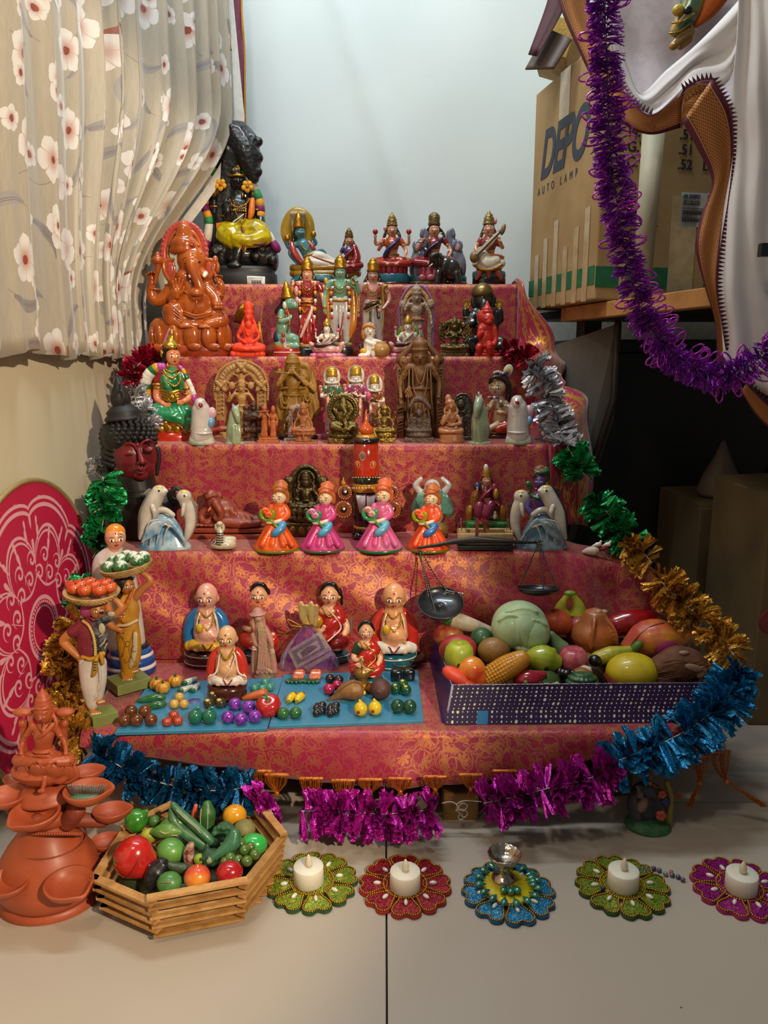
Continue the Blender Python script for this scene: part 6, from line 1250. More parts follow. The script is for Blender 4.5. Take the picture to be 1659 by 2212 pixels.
for x,v,rx,rz,c_ in((784,984,4,6.5,'#5a6468'),(773,1003,3,5,'#b88a1c'),(806,1003,3.6,5.2,'#b88a1c')):
 def on(x,v,k=.4):return f.P(x,v,0)+Vector((0,-sqrt(27.6**2-(x-791)**2)*f.u-k*f.u,0))
 o=f.part('painted_motif',mat(c_,.3),[g_ell(on(x,v),(rx*f.u,1.2*f.u,rz*f.u))],parent=b_)
 f.part('dots',mat('#e8e0cc',.4),[g_ell(on(x+(rx+1.8)*cos(i*pi/6),v-(rz+2)*sin(i*pi/6)),(1*f.u,)*3,None,6,5)for i in range(12)],parent=b_)
BRN=mat('#7a3a14',.2,coat=.8,c2='#8f4a1c')
for(x,v,r)in((745,1066,17),(742,1103,20),(846,1066,17),(848,1103,20)):
 o=f.part('side_disc',BRN,[g_lathe(f.P(x,v,0),[(q*f.u,z*f.u)for q,z in((r-2,-4),(r,-2),(r,2),(r-3,5),(r*.5,4),(r*.2,4.6))],32,rot=(pi/2,0,0))])
 f.part('disc_eye',LB,[f.E(x,v,7.5,7.5,3,d=-4)],parent=o);f.part('disc_pupil',PALE,[f.E(x+1,v-1,3.2,3,3,d=-6)],parent=o)
 f.part('dots',mat('#e8c8b0',.4),[f.E(x+(r-3)*cos(i*pi/9),v-(r-3)*sin(i*pi/9),1.1,1.1,1,d=-4.6)for i in range(18)],parent=o)
for x in(742,843):f.part('finial',LY,[f.L(x,1050,[(6,0),(5,6),(2,10),(1,16)],seg=14)])
f=Fig('laughing_monk_figurine','white ceramic laughing bald figure with both arms raised and green sleeves','figurine',932,1148,Y=1.43,Z=Z2)
WC=mat('#c4c0bc',.12,coat=.9,c2='#a9a6a4',vs=30);GC=mat('#5a8a78',.14,coat=.9,c2='#3f6a58',vs=60,bump=.3)
f.part('body',WC,[f.E(934,1040,18,19,17,d=-4),f.E(936,1092,24,34,20),f.C([(918,1062,0,10),(903,1044,0,8),(898,1034,0,7),(908,1022,0,5)]),f.C([(950,1062,0,10),(964,1044,0,8),(969,1034,0,7),(958,1022,0,5)]),hand(f,905,1026,0,15,50),hand(f,961,1026,0,15,130,side=-1),f.nose(934,1040,18,19,17,d=-4)],vox=1.7)
f.face(934,1040,18,19,17,d=-4,closed=False,eye=.7,lip='#b89a94',ev=-.05,bv=.1)
for q in(-1,1):f.part('sleeve',GC,[f.C([(934+q*18,1052,-2,9),(934+q*28,1068,-2,12),(934+q*34,1092,-2,14)],12)]+[f.C([(934+q*(20+i*4),1056,-10,2),(934+q*(22+i*6),1096,-14,3)])for i in range(4)],vox=1.7)
f.part('robe',mat('#8a6a3c',.3,coat=.5),[f.L(940,1148,[(28,0),(30,20),(24,34)],sy=.7,seg=22)])
f=Fig('goddess_figurine','goddess in maroon sari seated on a golden throne above a green pedestal','figurine',1050,1150,Y=1.43,Z=Z2)
f.part('pedestal',mat('#1f7a34',.5,bump=.2),[f.B(1050,1131,86,38,50),f.B(1024,1118,26,12,56),f.B(1077,1118,26,12,56),f.B(1050,1116,40,10,58)],bevel=3)
TG=mat('#9a6a24',.35,.3,bump=.4)
for q in(-1,1):f.part('throne_arm',TG,[f.C([(1050+q*36,1110,-8,8),(1050+q*36,1095,-8,9),(1050+q*34,1086,-8,7)],10),f.E(1050+q*34,1086,9,5,14)],vox=1.5)
f.part('throne_back',TG,[f.E(1050,1070,36,36,6,d=12)],vox=2)
MRN=glossy('#7a1c3c')
seated(f,1051,993,1094,dict(body=SKIN,dhoti=MRN,blouse=MRN,sari=glossy('#8c2448'),hair=BLK,crown=GOLDP),wf=1.0,crown='cone',arms='bless',hs=1.1,vox=1.5,bindi='#8c1010',knees=.75)
f.part('white_plume',PALE,[f.E(1050,999,5,8,4,d=-4)]);f.part('sari_drape',MRN,[f.C([(1036,1082,-20,12),(1034,1100,-26,9),(1038,1112,-26,6)]),f.C([(1060,1080,-22,12),(1052,1100,-28,10),(1050,1112,-28,7)]),f.C([(1068,1040,-6,8),(1074,1064,-8,9),(1076,1080,-10,7)])],vox=1.6)
f.part('sleeve',glossy('#232058'),[f.E(1032,1040,9,10,8,d=-6)]);f.part('parrot',GOLDP,[f.E(1072,1056,6,12,5,d=-18)]);f.part('foot',SKIN,[f.E(1038,1117,8,4,5,d=-30)]);f.part('rabbit',PALE,[f.E(1069,1104,5,7,4,d=-24),f.E(1069,1096,3.5,4,3,d=-25)],vox=1.2)
f=Fig('deity_figurine','purple-skinned deity with brown matted hair and green snake behind the dark dolphins','figurine',1166,1150,Y=1.43,Z=Z2)
PU=mat('#6a4f9a',.35,coat=.4,var=.08);HR=mat('#7a4a24',.45,bump=.5,coat=.2)
f.part('base',HR,[f.L(1166,1152,[(32,0),(32,30),(26,48)],sy=.6)])
f.part('body',PU,[f.C([(1163,1106,0,18),(1163,1086,0,16),(1163,1068,0,19),(1166,1054,0,12)],14,flat=.8),f.C([(1166,1056,0,8),(1167,1040,0,8)]),f.E(1166,1028,14,18,15,d=-4),f.nose(1166,1028,14,18,15,d=-4,yaw=-18),f.C([(1146,1062,0,9),(1140,1084,-4,8),(1148,1098,-10,6)]),f.C([(1184,1062,0,9),(1190,1084,-4,8)])],vox=1.6)
f.face(1166,1028,14,18,15,d=-4,yaw=-18,lip='#6a1c3a',brow='#2a1a3a',mark='#d8d4e0',eye=1.1)
f.part('hair',HR,[f.E(1170,1020,17,16,16,d=5),f.C([(1182,1024,2,6),(1190,1044,2,6),(1192,1058,0,5)]),f.C([(1152,1020,-6,4),(1158,1010,-14,4),(1176,1008,-12,5)]),f.C([(1160,1004,0,8),(1170,1000,0,8),(1182,1006,0,7)])],vox=1.6)
f.part('snake',glossy('#2f6a3c'),[f.C([(1142,1034,-8,7),(1146,1042,-8,5),(1144,1052,-8,4),(1152,1060,-12,4),(1164,1064,-18,4)],flat=.7),f.C([(1156,1006,-12,3),(1168,1010,-17,3.4),(1184,1006,-10,3)])]);f.part('feather',glossy('#3f7a4a'),[f.E(1180,1006,5,9,3,d=-8)])
f.part('beads',mat('#6a3418',.5),[f.beads([(1150,1070,-15),(1160,1088,-20),(1172,1092,-20),(1182,1072,-15)],2.4,16)]);f.part('earring',GOLDP,[f.E(1181,1036,4,7,3,d=-4)]);f.part('waistcloth',HR,[f.C([(1144,1106,-6,5),(1164,1112,-14,6),(1184,1104,-6,5)])],vox=1.6)
f=Fig('balance_stand','small wooden block frame with black base carrying the balance beam','stand',1047,1205,Y=1.335,Z=Z2)
PWD=mat('#a98c60',.6,c2='#8f7248',vs=30,bump=.3,bs=120)
f.part('base_board',mat('#15161a',.5),[f.B(1047,1196,118,8,46,d=-4)],smooth=False,bevel=.8)
f.part('block',PWD,[f.B(1047,1181,84,22,12,d=-20)],smooth=False,bevel=.8);f.part('block',PWD,[f.B(1047,1168,84,18,12,d=14)],smooth=False,bevel=.8)
for x in(996,1098):
 f.part('corner_block',PWD,[f.B(x,1181,17,22,12,d=-20)],smooth=False,bevel=.8);f.part('side_block',PWD,[f.B(x,1174,17,22,22,d=-2)],smooth=False,bevel=.8);f.part('corner_block',PWD,[f.B(x,1168,17,18,12,d=14)],smooth=False,bevel=.8)
 f.part('nail',mat('#b8b4ac',.3,.8),[f.C([(x,1162,8,.8),(x-1,1138,8,.8)])])
f.part('wire',mat('#5a5248',.5,.4),[f.C([(996,1146,8,.8),(1020,1143,6,.8),(1060,1144,6,.8),(1098,1146,8,.8)]),f.ring(993,1158,4,10,.8,d=-8),f.ring(1098,1160,4,10,.8,d=-8)],kind='stuff')
RB=mat('#6a2418',.5)
f.part('bracket',RB,[f.B(1030,1160,6,44,4,d=-26),f.B(1047,1160,6,40,4,d=-14)],smooth=False,kind='stuff');f.part('bracket_cross',RB,[f.C([(1026,1150,-26,2.4),(1040,1144,-18,2.4),(1060,1152,-10,2.4)]),f.C([(1040,1140,-18,2.4),(1054,1160,-12,2.4)])],kind='stuff')
f=Fig('balance_scale','black beam balance with two metal pans hanging on thin chains','scale',1035,1176,Y=1.305,Z=None)
BK=mat('#1b1c20',.35,coat=.3);MT=mat('#6a6660',.35,.85)
f.part('beam',BK,[f.C([(905,1183,0,3),(940,1178,0,3.8),(985,1170,0,6),(1035,1166,0,8),(1080,1168,0,6),(1120,1171,0,4),(1165,1172,0,2.6)],8,flat=.6)])
def chain(f,a,b,n,sag=0,parent=None):
 g=[]
 for i in range(n):
  t_=(i+.5)/n;x=a[0]+(b[0]-a[0])*t_;v=a[1]+(b[1]-a[1])*t_+sag*4*t_*(1-t_);d=a[2]+(b[2]-a[2])*t_
  g.append(g_ell(f.P(x,v,d),(1.9*f.u,.8*f.u,2.7*f.u)if i%2 else(.8*f.u,1.9*f.u,2.7*f.u),None,6,5))
 o=f.part('chain',MT,g,kind='stuff');return o
PAN=mat('#22262c',.3,.3,coat=.4)
def pan(x,v,r,tilt,d):
 c=f.P(x,v,d);R=(tilt,0,0);u=f.u
 pr=[(r*.98,2),(r,0),(r*.97,-3),(r*.75,-9),(r*.4,-13),(.1,-14)];pr2=[(.1,-12),(r*.4,-11),(r*.75,-7.5),(r*.94,-2),(r*.98,2)]
 pl=[(a*u,b*u)for a,b in pr+pr2]
 Vs,Fs=g_lathe(c,pl,40,rot=R);Fs=Fs[:-2]
 o=f.part('pan',PAN,[(Vs,Fs)]);rm=[]
 Rm=Euler(R).to_matrix();pts=[c+Rm@Vector((r*u*cos(2*pi*i/36),r*u*sin(2*pi*i/36),2*u))for i in range(36)]
 f.part('rim',mat('#3a4046',.3,.5),[g_tube(pts,1.3*u,6,closed=True)],parent=o)
pan(952,1303,47,radians(26),-98);pan(1163,1272,44,radians(-10),-90)
chain(f,(906,1186,0),(945,1338,-118),62,6);chain(f,(906,1186,0),(926,1290,-96),42);chain(f,(908,1186,0),(964,1274,-66),36,6)
chain(f,(1164,1172,0),(1174,1272,-134),36);chain(f,(1164,1172,0),(1122,1266,-88),34);chain(f,(1166,1180,0),(1204,1272,-80),36)
f.part('safety_pin',mat('#b8b4ae',.25,.9),[f.C([(966,1276,-68,1),(999,1282,-68,1)],k=1),f.C([(966,1280,-68,1),(998,1286,-68,1)],k=1),f.C([(966,1274,-68,1.2),(962,1278,-68,1.2),(966,1281,-68,1.2)]),f.E(999,1284,3,4,2,d=-68)],kind='stuff')
f.part('chain_knot',MT,[g_ell(f.P(1164+rnd.uniform(-7,7),1172+rnd.uniform(-5,8),rnd.uniform(-4,4)),(2.2*f.u,1*f.u,2.2*f.u),(rnd.random()*3,)*3,6,5)for i in range(26)],kind='stuff')
f=Fig('small_bird_ornament','tiny white birds and shell ornament with red ribbon on the right cloth edge','ornament',1283,1200,Y=1.33,Z=None)
SH=mat('#c9b8a8',.4,var=.2)
f.part('shell',SH,[f.C([(1260,1192,0,4),(1272,1190,0,9),(1284,1190,0,11)],12)],vox=1.5);f.part('shell',mat('#7a8a6a',.4),[f.C([(1296,1186,0,3),(1304,1194,0,5),(1308,1203,-2,2)])],vox=1.4);f.part('ribbon',mat('#8c1c2c',.4),[f.C([(1290,1184,0,4),(1302,1186,0,6),(1310,1182,0,4)])],vox=1.5)
for x in(1292,1313):f.part('bird',PALE,[f.E(x,1176,8,5,5),f.E(x+6,1170,3,3.5,3),f.C([(x-6,1177,0,3),(x-14,1180,0,1.5)])],vox=1.1)
# ================================================ lowest step
Z1=TZ[1]
FL=mat('#dba27c',.28,coat=.5,c2='#cf8f6c',vs=25)
def monk(xc,vt,vb,robe,trim,cloth,base,base2,label,yaw=0,skin='#dba27c',mark='#a8481c',belly=True,dot2=None,big=False,lace=True):
 f=Fig('monk_figurine',label,'figurine',xc,vb,Z=Z1+(.0075 if big else .002));h=vb-vt;k=h/187
 X=lambda a:xc+a*k
 Vv=lambda b:vb-b*k
 S_=mat(skin,.28,coat=.5,var=.1);R_=glossy(robe);T_=glossy(trim);Cc=glossy(cloth)
 f.part('base',glossy(base),[f.L(xc,vb,[(45*k,0),(48*k,4*k),(48*k,22*k),(44*k,34*k)],sy=.8,seg=34)])
 f.part('base_stripe',glossy(base2),[f.hring(xc,Vv(8),48.5*k,1.2*k,sy=.8,n=34),f.hring(xc,Vv(25),48*k,1.5*k,sy=.8,n=34)],kind='stuff')
 f.part('body',S_,[f.E(X(0),Vv(147),24*k,29*k,25*k,d=-3*k),f.nose(X(0),Vv(147),24*k,29*k,25*k,d=-3*k,yaw=yaw),f.E(X(-24),Vv(142),4*k,8*k,4*k),f.E(X(24),Vv(142),4*k,8*k,4*k),f.C([(X(0),Vv(126),2*k,19*k),(X(0),Vv(108),0,24*k)]),f.C([(X(0),Vv(100),-2*k,27*k),(X(0),Vv(78),-6*k,29*k),(X(0),Vv(62),-12*k,30*k)],16,flat=.85),f.E(X(2),Vv(66),25*k,22*k,22*k,d=-20*k)]+([f.C([(X(-22),Vv(72),-22*k,6*k),(X(-15),Vv(82),-32*k,5*k)]),hand(f,X(-15),Vv(82),-32*k,19*k,80),f.C([(X(24),Vv(62),-22*k,6*k),(X(14),Vv(58),-36*k,5*k)]),hand(f,X(16),Vv(60),-34*k,18*k,-60,side=-1)]if not big else[hand(f,X(-42),Vv(52),-24*k,24*k,-80),hand(f,X(42),Vv(54),-24*k,24*k,-100,side=-1)])+[f.E(X(q*22),Vv(30),9*k,6*k,9*k,d=-34*k)for q in(-1,1)],vox=2*max(.8,k),sm=3)
 f.face(X(0),Vv(147),24*k,29*k,25*k,d=-3*k,yaw=yaw,lip='#9c1c28',bindi=mark,eye=1.2,ev=-.12)
 f.part('robe',R_,[f.C([(X(q*20),Vv(112),3*k,12*k),(X(q*32),Vv(95),2*k,14*k),(X(q*39),Vv(68),-3*k,13*k),(X(q*38),Vv(40),-8*k,12*k)],14)for q in(-1,1)]+[f.C([(X(0),Vv(112),10*k,16*k),(X(0),Vv(80),14*k,36*k),(X(0),Vv(45),12*k,42*k),(X(0),Vv(32),8*k,42*k)],18,flat=.6)],vox=2.2*max(.8,k),sm=3)
 f.part('robe_trim',T_,[f.C([(X(q*14),Vv(114),-16*k,1.6*k),(X(q*20),Vv(96),-24*k,2*k),(X(q*24),Vv(72),-26*k,2*k)]+([(X(q*30),Vv(56),-30*k,2.2*k),(X(q*46),Vv(48),-28*k,2.2*k)]if big else[(X(q*24),Vv(62),-26*k,1.6*k)]),6)for q in(-1,1)],kind='stuff')
 f.part('dhoti',Cc,[f.C([(X(q*30),Vv(40),-20*k,13*k),(X(q*16),Vv(36),-32*k,11*k),(X(q*4),Vv(32),-36*k,8*k)],12)for q in(-1,1)]+([f.E(X(q*38),Vv(38),12*k,12*k,12*k,d=-16*k)for q in(-1,1)]if True else[]),vox=2*max(.8,k),sm=2)
 f.part('dhoti_trim',glossy('#8c1c24' if cloth!='#c9a02c' else '#7a1c14'),[f.C([(X(-10),Vv(40),-44*k,1.4*k),(X(0),Vv(26),-46*k,1.8*k),(X(12),Vv(40),-44*k,1.4*k)])])
 if lace:
  f.part('necklace',GOLDP,[f.beads([(X(-18),Vv(112),-16*k),(X(-15),Vv(92),-27*k),(X(0),Vv(74),-34*k),(X(14),Vv(90),-27*k),(X(16),Vv(112),-16*k)],2.2*k,26),f.beads([(X(-14),Vv(112),-18*k),(X(0),Vv(100),-28*k),(X(14),Vv(112),-18*k)],2*k,12),f.E(X(0),Vv(72),4*k,5*k,3*k,d=-36*k)])
  f.part('held_fruit',glossy('#c9a01c'),[f.E(X(-16),Vv(76),8*k,10*k,6*k,d=-40*k)])
 return f
monk(447,1248,1432,'#1f6aa4','#d8dcd8','#c9a02c','#3c140f','#c8a8a0','bald figurine in blue robe with yellow waistcloth standing behind the red-robed one',skin='#d9a08a')
monk(851,1247,1438,'#b5281e','#e4c8b0','#d9d4cc','#175a70','#c8ccc8','bald figurine in red robe before the brown framed print, near the brass bowls',skin='#d69a6c',yaw=0)
f=monk(491,1341,1503,'#c03020','#e4d4cc','#e0d6cc','#4a1f14','#5a2a1c','big-bellied bald figurine in red robe at the front of the blue boards',skin='#d9a878',mark='#8c1018',big=True,lace=False)
f.part('necklace',GOLDP,[f.C([(474,1402,-20,1.6),(482,1416,-27,2),(490,1424,-30,3),(500,1414,-27,2),(508,1400,-20,1.6)])]);f.part('thread',mat('#e2cdb8',.5),[f.C([(508,1420,-24,1),(498,1445,-38,1),(484,1466,-38,1)])]);f.part('navel',mat('#a8683c',.5),[f.E(494,1462,2,1.4,1,d=-38)])
def lady(xc,vt,vb,label,sari,blouse,trim,base,yaw=0,hair_side=1,item='fruit',yy=0):
 f=Fig('woman_figurine',label,'figurine',xc,vb,Z=Z1+(.0075 if item=='pot' else .002));h=vb-vt;k=h/172
 X=lambda a:xc+a*k
 Vv=lambda b:vb-b*k
 S_=mat('#e0a884',.28,coat=.5,var=.1);SR=glossy(sari);BL=glossy(blouse);TM=GOLDP if trim=='gold' else glossy(trim)
 f.part('base',glossy(base),[f.L(xc,vb,[(43*k,0),(46*k,4*k),(45*k,14*k),(40*k,26*k)],sy=.8,seg=32)])
 f.part('base_stripe',glossy('#c9c4b4'),[f.hring(xc,Vv(16),45.6*k,1*k,sy=.8,n=32)])
 hx,hv=X(0),Vv(138)
 f.part('body',S_,[f.E(hx,hv,20*k,24*k,20*k,d=-4*k),f.nose(hx,hv,20*k,24*k,20*k,d=-4*k,yaw=yaw),f.C([(X(0),Vv(122),1*k,13*k),(X(0),Vv(104),0,15*k)]),f.E(X(0),Vv(103),24*k,12*k,15*k,d=-3*k),f.C([(X(-26),Vv(92),-2*k,8.5*k),(X(-32),Vv(68),-10*k,8*k),(X(-20),Vv(60),-26*k,6.5*k)]),hand(f,X(-20),Vv(60),-27*k,20*k,45),f.C([(X(26),Vv(92),-2*k,8.5*k),(X(36),Vv(68),-8*k,8*k),(X(30),Vv(50),-24*k,6.5*k)]),hand(f,X(30),Vv(50),-25*k,20*k,-110,side=-1),f.E(X(-14),Vv(22),10*k,5*k,9*k,d=-34*k),f.E(X(16),Vv(22),10*k,5*k,9*k,d=-34*k)],vox=1.9*max(.8,k))
 f.face(hx,hv,20*k,24*k,20*k,d=-4*k,yaw=yaw,lip='#a01824',bindi='#8c1018',eye=1.25,ev=-.08)
 f.part('hair',BLK,[f.E(hx,Vv(144),22*k,23*k,21*k,d=5*k),f.C([(X(-20),Vv(140),-6*k,4*k),(X(-11),Vv(157),-14*k,5*k),(X(0),Vv(161),-15*k,5*k)]),f.C([(X(20),Vv(140),-6*k,4*k),(X(11),Vv(157),-14*k,5*k),(X(0),Vv(161),-15*k,5*k)])]+([f.C([(X(20*hair_side),Vv(146),4*k,9*k),(X(26*hair_side),Vv(132),4*k,9*k),(X(27*hair_side),Vv(118),2*k,6*k)])]if hair_side else[f.E(X(0),Vv(138),16*k,16*k,12*k,d=18*k)]),vox=1.9*max(.8,k))
 f.part('blouse',BL,[f.C([(X(q*20),Vv(102),0,11*k),(X(q*29),Vv(82),-4*k,10.5*k)])for q in(-1,1)]+[f.C([(X(0),Vv(98),0,21*k),(X(0),Vv(80),0,22*k)],14,flat=.8)],vox=1.9*max(.8,k))
 f.part('sari',SR,[f.C([(X(14),Vv(104),-4*k,13*k),(X(20),Vv(88),-4*k,16*k),(X(4),Vv(76),-10*k,20*k),(X(-6),Vv(60),-10*k,20*k)],14),f.C([(X(0),Vv(60),4*k,28*k),(X(0),Vv(40),4*k,40*k),(X(0),Vv(28),2*k,42*k)],18,flat=.7),f.C([(X(-10),Vv(48),-18*k,16*k),(X(-32),Vv(40),-20*k,15*k),(X(-14),Vv(30),-32*k,12*k)],12),f.C([(X(10),Vv(48),-18*k,16*k),(X(32),Vv(40),-20*k,15*k),(X(14),Vv(30),-32*k,12*k)],12),f.C([(X(28),Vv(94),2*k,9*k),(X(38),Vv(66),2*k,9*k),(X(42),Vv(40),0,8*k)])],vox=2.1*max(.8,k),sm=3)
 f.part('sari_border',TM,[f.C([(X(-6),Vv(106),-14*k,1.8*k),(X(4),Vv(98),-19*k,1.8*k),(X(16),Vv(84),-21*k,1.8*k),(X(24),Vv(66),-22*k,2*k),(X(10),Vv(50),-34*k,1.8*k),(X(-4),Vv(38),-42*k,1.8*k)]),f.C([(X(36),Vv(84),-10*k,1.8*k),(X(42),Vv(60),-10*k,1.8*k)])],kind='stuff')
 f.part('jewellery',GOLDP,[f.beads([(X(-16),Vv(110),-10*k),(X(-8),Vv(96),-19*k),(X(0),Vv(90),-22*k),(X(8),Vv(96),-19*k),(X(14),Vv(110),-10*k)],2*k,16),f.hring(X(-26),Vv(62),8*k,1.8*k,d=-18*k),f.hring(X(33),Vv(56),8*k,1.8*k,d=-16*k),f.E(X(-19),Vv(131),3*k,4*k,3*k,d=-6*k),f.E(X(20),Vv(131),4*k,5*k,4*k,d=-6*k)])
 if item=='fruit':f.part('held_flower',glossy('#e0701c'),[f.E(X(-14),Vv(74),8*k,9*k,6*k,d=-34*k),f.E(X(-11),Vv(62),5*k,8*k,5*k,d=-35*k)])
 elif item=='yellow':f.part('held_fruit',glossy('#b8861c'),[f.E(X(-26),Vv(80),12*k,13*k,8*k,d=-26*k)])
 elif item=='pot':
  p_=f.part('pot',mat('#a07a3c',.3,.6,bump=.2),[f.L(X(-10),Vv(6),[(14*k,0),(15*k,3*k),(9*k,8*k),(18*k,16*k),(22*k,26*k),(18*k,36*k),(10*k,42*k),(12*k,45*k),(8*k,48*k)],d=-42*k,seg=24),f.E(X(-10),Vv(60),7*k,9*k,7*k,d=-42*k)])
  f.part('hand',S_,[hand(f,X(-26),Vv(50),-52*k,22*k,10,curl=1)]);f.part('hand',S_,[hand(f,X(8),Vv(36),-56*k,22*k,170,side=-1,curl=1)])
  f.part('bangles',GOLDP,[f.hring(X(14),Vv(40)+i*1.5,8*k,1.5*k,d=-44*k+i*3)for i in range(3)],kind='stuff')
 return f
lady(560,1250,1420,'woman figurine in red sari and green blouse on a blue base holding an orange flower','#c42c18','#1f4a22','gold','#12386a',hair_side=1)
lady(712,1249,1424,'woman figurine in red sari seated behind the purple gift pouch','#a8201c','#a8201c','#d8b8a8','#1a5c72',hair_side=1,item='yellow')
lady(791,1334,1478,'woman figurine in red sari and green blouse pouring from a brass pot at the front','#b4201a','#12381f','gold','#155a6a',hair_side=0,item='pot')
f=Fig('lady_with_hat_figurine','slender dusty pink and tan carved lady in a brimmed hat','figurine',571,1462,Z=Z1+.002)
PT=mat('#b98074',.55,c2='#a08a68',vs=60,bump=.5,bs=400,dark='#5a3830')
f.part('base',mat('#8a7460',.6,carve=200),[f.L(571,1464,[(22,0),(24,5),(20,12)],sy=.8)],vox=1.5)
f.part('dress',PT,[f.C([(571,1452,0,21),(569,1425,0,20),(566,1395,0,15),(565,1372,0,14),(562,1350,0,13)],16,flat=.9),f.C([(548,1372,0,7),(553,1390,-6,7),(566,1398,-14,5)]),f.C([(572,1356,0,7),(584,1382,-4,7),(588,1398,-8,4)]),f.C([(584,1390,-4,6),(590,1425,-4,7),(592,1450,-2,8)]),f.C([(550,1396,0,6),(549,1425,0,7),(550,1450,0,8)])]+[f.C([(558+i*5,1360,-13,1.8),(560+i*5,1400,-17,2.2),(557+i*6,1446,-21,2.4)])for i in range(4)]+[f.E(556+i*5,1452-i%2*4,4,5,4,d=-18)for i in range(7)],vox=1.5,sm=1)
f.part('head',mat('#cfa088',.5,dark='#6a4030'),[f.E(558,1333,9,12,9,d=-3),f.nose(558,1333,9,12,9,d=-3,yaw=10),f.C([(558,1342,0,5),(560,1352,0,6)])],vox=1.3);f.face(558,1333,9,12,9,d=-3,yaw=10,closed=False,lip='#a04a40')
f.part('hair',PT,[f.C([(549,1330,0,4),(546,1345,0,5),(550,1358,-2,5)]),f.C([(567,1330,2,4),(571,1345,2,4)])],vox=1.2)
f.part('hat',mat('#b8827a',.55),[f.L(557,1326,[(19,0),(19,1.6),(11,4),(10,9),(6,13),(1,14)],seg=28,rot=(0,-.05,0))]);f.part('ruffles',mat('#d9b4b0',.6),[f.E(548+i%3*4,1398+i//3*5,4,3,3,d=-8)for i in range(6)],kind='stuff')
f.part('gloves',mat('#d4b8a4',.6),[hand(f,566,1398,-15,14,-30),hand(f,588,1400,-9,13,-80)],kind='stuff')
f=Fig('framed_print','dark brown framed relief print with silver edge lying behind the bald red figurine','picture',850,1405,Y=1.292,Z=Z1)
f.part('panel',mat('#2e1c16',.35,coat=.3),[g_box(f.P(852,1352,0),(186*f.u,.006,102*f.u),(radians(-3),0,0))],smooth=False)
for(x,v,w_,h_)in((852,1300,190,4),(852,1403,190,4),(759,1352,4,106),(945,1352,4,106)):
 f.part('frame_edge',mat('#9a928c',.3,.6),[g_box(f.P(x,v,-1+(1352-v)*.05),(w_*f.u,.010,h_*f.u),(radians(-3),0,0))],smooth=False)
f.part('relief',mat('#4a3228',.4,coat=.3,carve=120),[f.E(785,1340,14,30,3,d=-5),f.E(800,1320,9,10,3,d=-5),f.E(915,1345,20,32,3,d=-5),f.E(912,1318,10,11,3,d=-5),f.E(925,1380,20,14,3,d=-5)],kind='stuff')
def bowl(f,x,v,r,hh,m,d=0,sp=True):
 c=f.P(x,v,d);u=f.u;pr=[(r*.35,-hh),(r*.6,-hh*.8),(r*.9,-hh*.35),(r,0),(r*1.02,1.2),(r*.94,1.2),(r*.85,-hh*.25),(r*.5,-hh*.55),(.1,-hh*.62)]
 Vs,Fs=g_lathe(c,[(a*u,b*u)for a,b in pr],32);return(Vs,Fs[:-1])
f=Fig('brass_lamp','brass hanging bowl lamp with ring handle at the tray corner','lamp',884,1440,Z=Z1)
BRS=mat('#8a7a58',.28,.8,var=.3,bump=.3)
f.part('foot',BRS,[f.L(884,1441,[(14,0),(12,4),(8,10),(14,16)])]);f.part('bowl',BRS,[bowl(f,886,1416,31,17,BRS)]);f.part('handle',BRS,[f.C([(877,1412,4,2),(877,1392,4,1.6),(876,1386,4,1.6)]),f.ring(876,1376,8,10,1.6,d=4)],kind=None)
f=Fig('brass_bowl','small brass bowl in front of the ring-handled lamp','bowl',868,1452,Z=Z1)
f.part('foot',BRS,[f.L(868,1452,[(12,0),(10,5),(12,9)])]);f.part('bowl',BRS,[bowl(f,868,1431,23,15,BRS)])
f=Fig('gift_pouch','sheer purple organza pouch with gold tie and folded banknote inside','pouch',668,1450,Z=Z1+.001)
m,t=newmat('organza');t.put(t.b.inputs['Base Color'],(*lin('#7a3a8a'),1));setb(t,rough=.35,sheen=.6,alpha=.55);oc=t.coord()
t.put(t.b.inputs['Alpha'],t.ss(t.noise(oc,120,3),.35,.65)*.30+.20);M_ORG=m
PB=[(668+cos(a)*r_*kx,v_,sin(a)*r_*.30)for a in[0]for r_ in[0]for kx in[0]for v_ in[0]]
rings=[(1352,12,8),(1362,17,9),(1375,30,14),(1395,44,20),(1420,56,22),(1440,62,20),(1450,58,12)]
Vs,Fs=[],[]
for j,(v,rx,ry)in enumerate(rings):
 for i in range(40):
  a=2*pi*i/40;wob=1+.07*sin(i*2.2+j)+.05*sin(i*5)
  Vs.append(f.P(664+j*1.0+rx*cos(a)*wob,v+(2*sin(i*1.3)if j>2 else 0),-6+ry*sin(a)*wob))
for j in range(len(rings)-1):
 for i in range(40):Fs.append((j*40+i,j*40+(i+1)%40,(j+1)*40+(i+1)%40,(j+1)*40+i))
f.part('bag',M_ORG,[(Vs,Fs)])
f.part('bag_ruffle',mat('#c9b070',.35,.4,bump=.4),[f.C([(660+i*7,1352,-6+(i%2)*5,5),(652+i*10,1330,-8+(i%2)*6,7),(650+i*11,1305+i%2*6,-8,7)],6,flat=.35)for i in range(4)],vox=1.6,sm=0)
f.part('tie',GOLD,[f.ring(662,1352,14,4,2,d=-6,tilt=-8),f.C([(650,1352,-14,1.2),(622,1338,-16,1.2),(628,1350,-16,1.2),(650,1354,-14,1.2)]),f.C([(640,1354,-14,.9),(610,1375,-16,.9),(606,1400,-16,.9)])],kind='stuff')
nt=f.part('banknote',mat('#a8a48e',.6,var=.05),[f.S([(621,1406),(692,1363),(715,1404),(640,1445)],d=-14,th=1.5)],smooth=False)
f.part('print',mat('#4c5244',.6,c2='#868672',vs=500),[f.S([(630,1408),(688,1373),(703,1402),(644,1435)],d=-15.2,th=.6)],parent=nt,smooth=False)
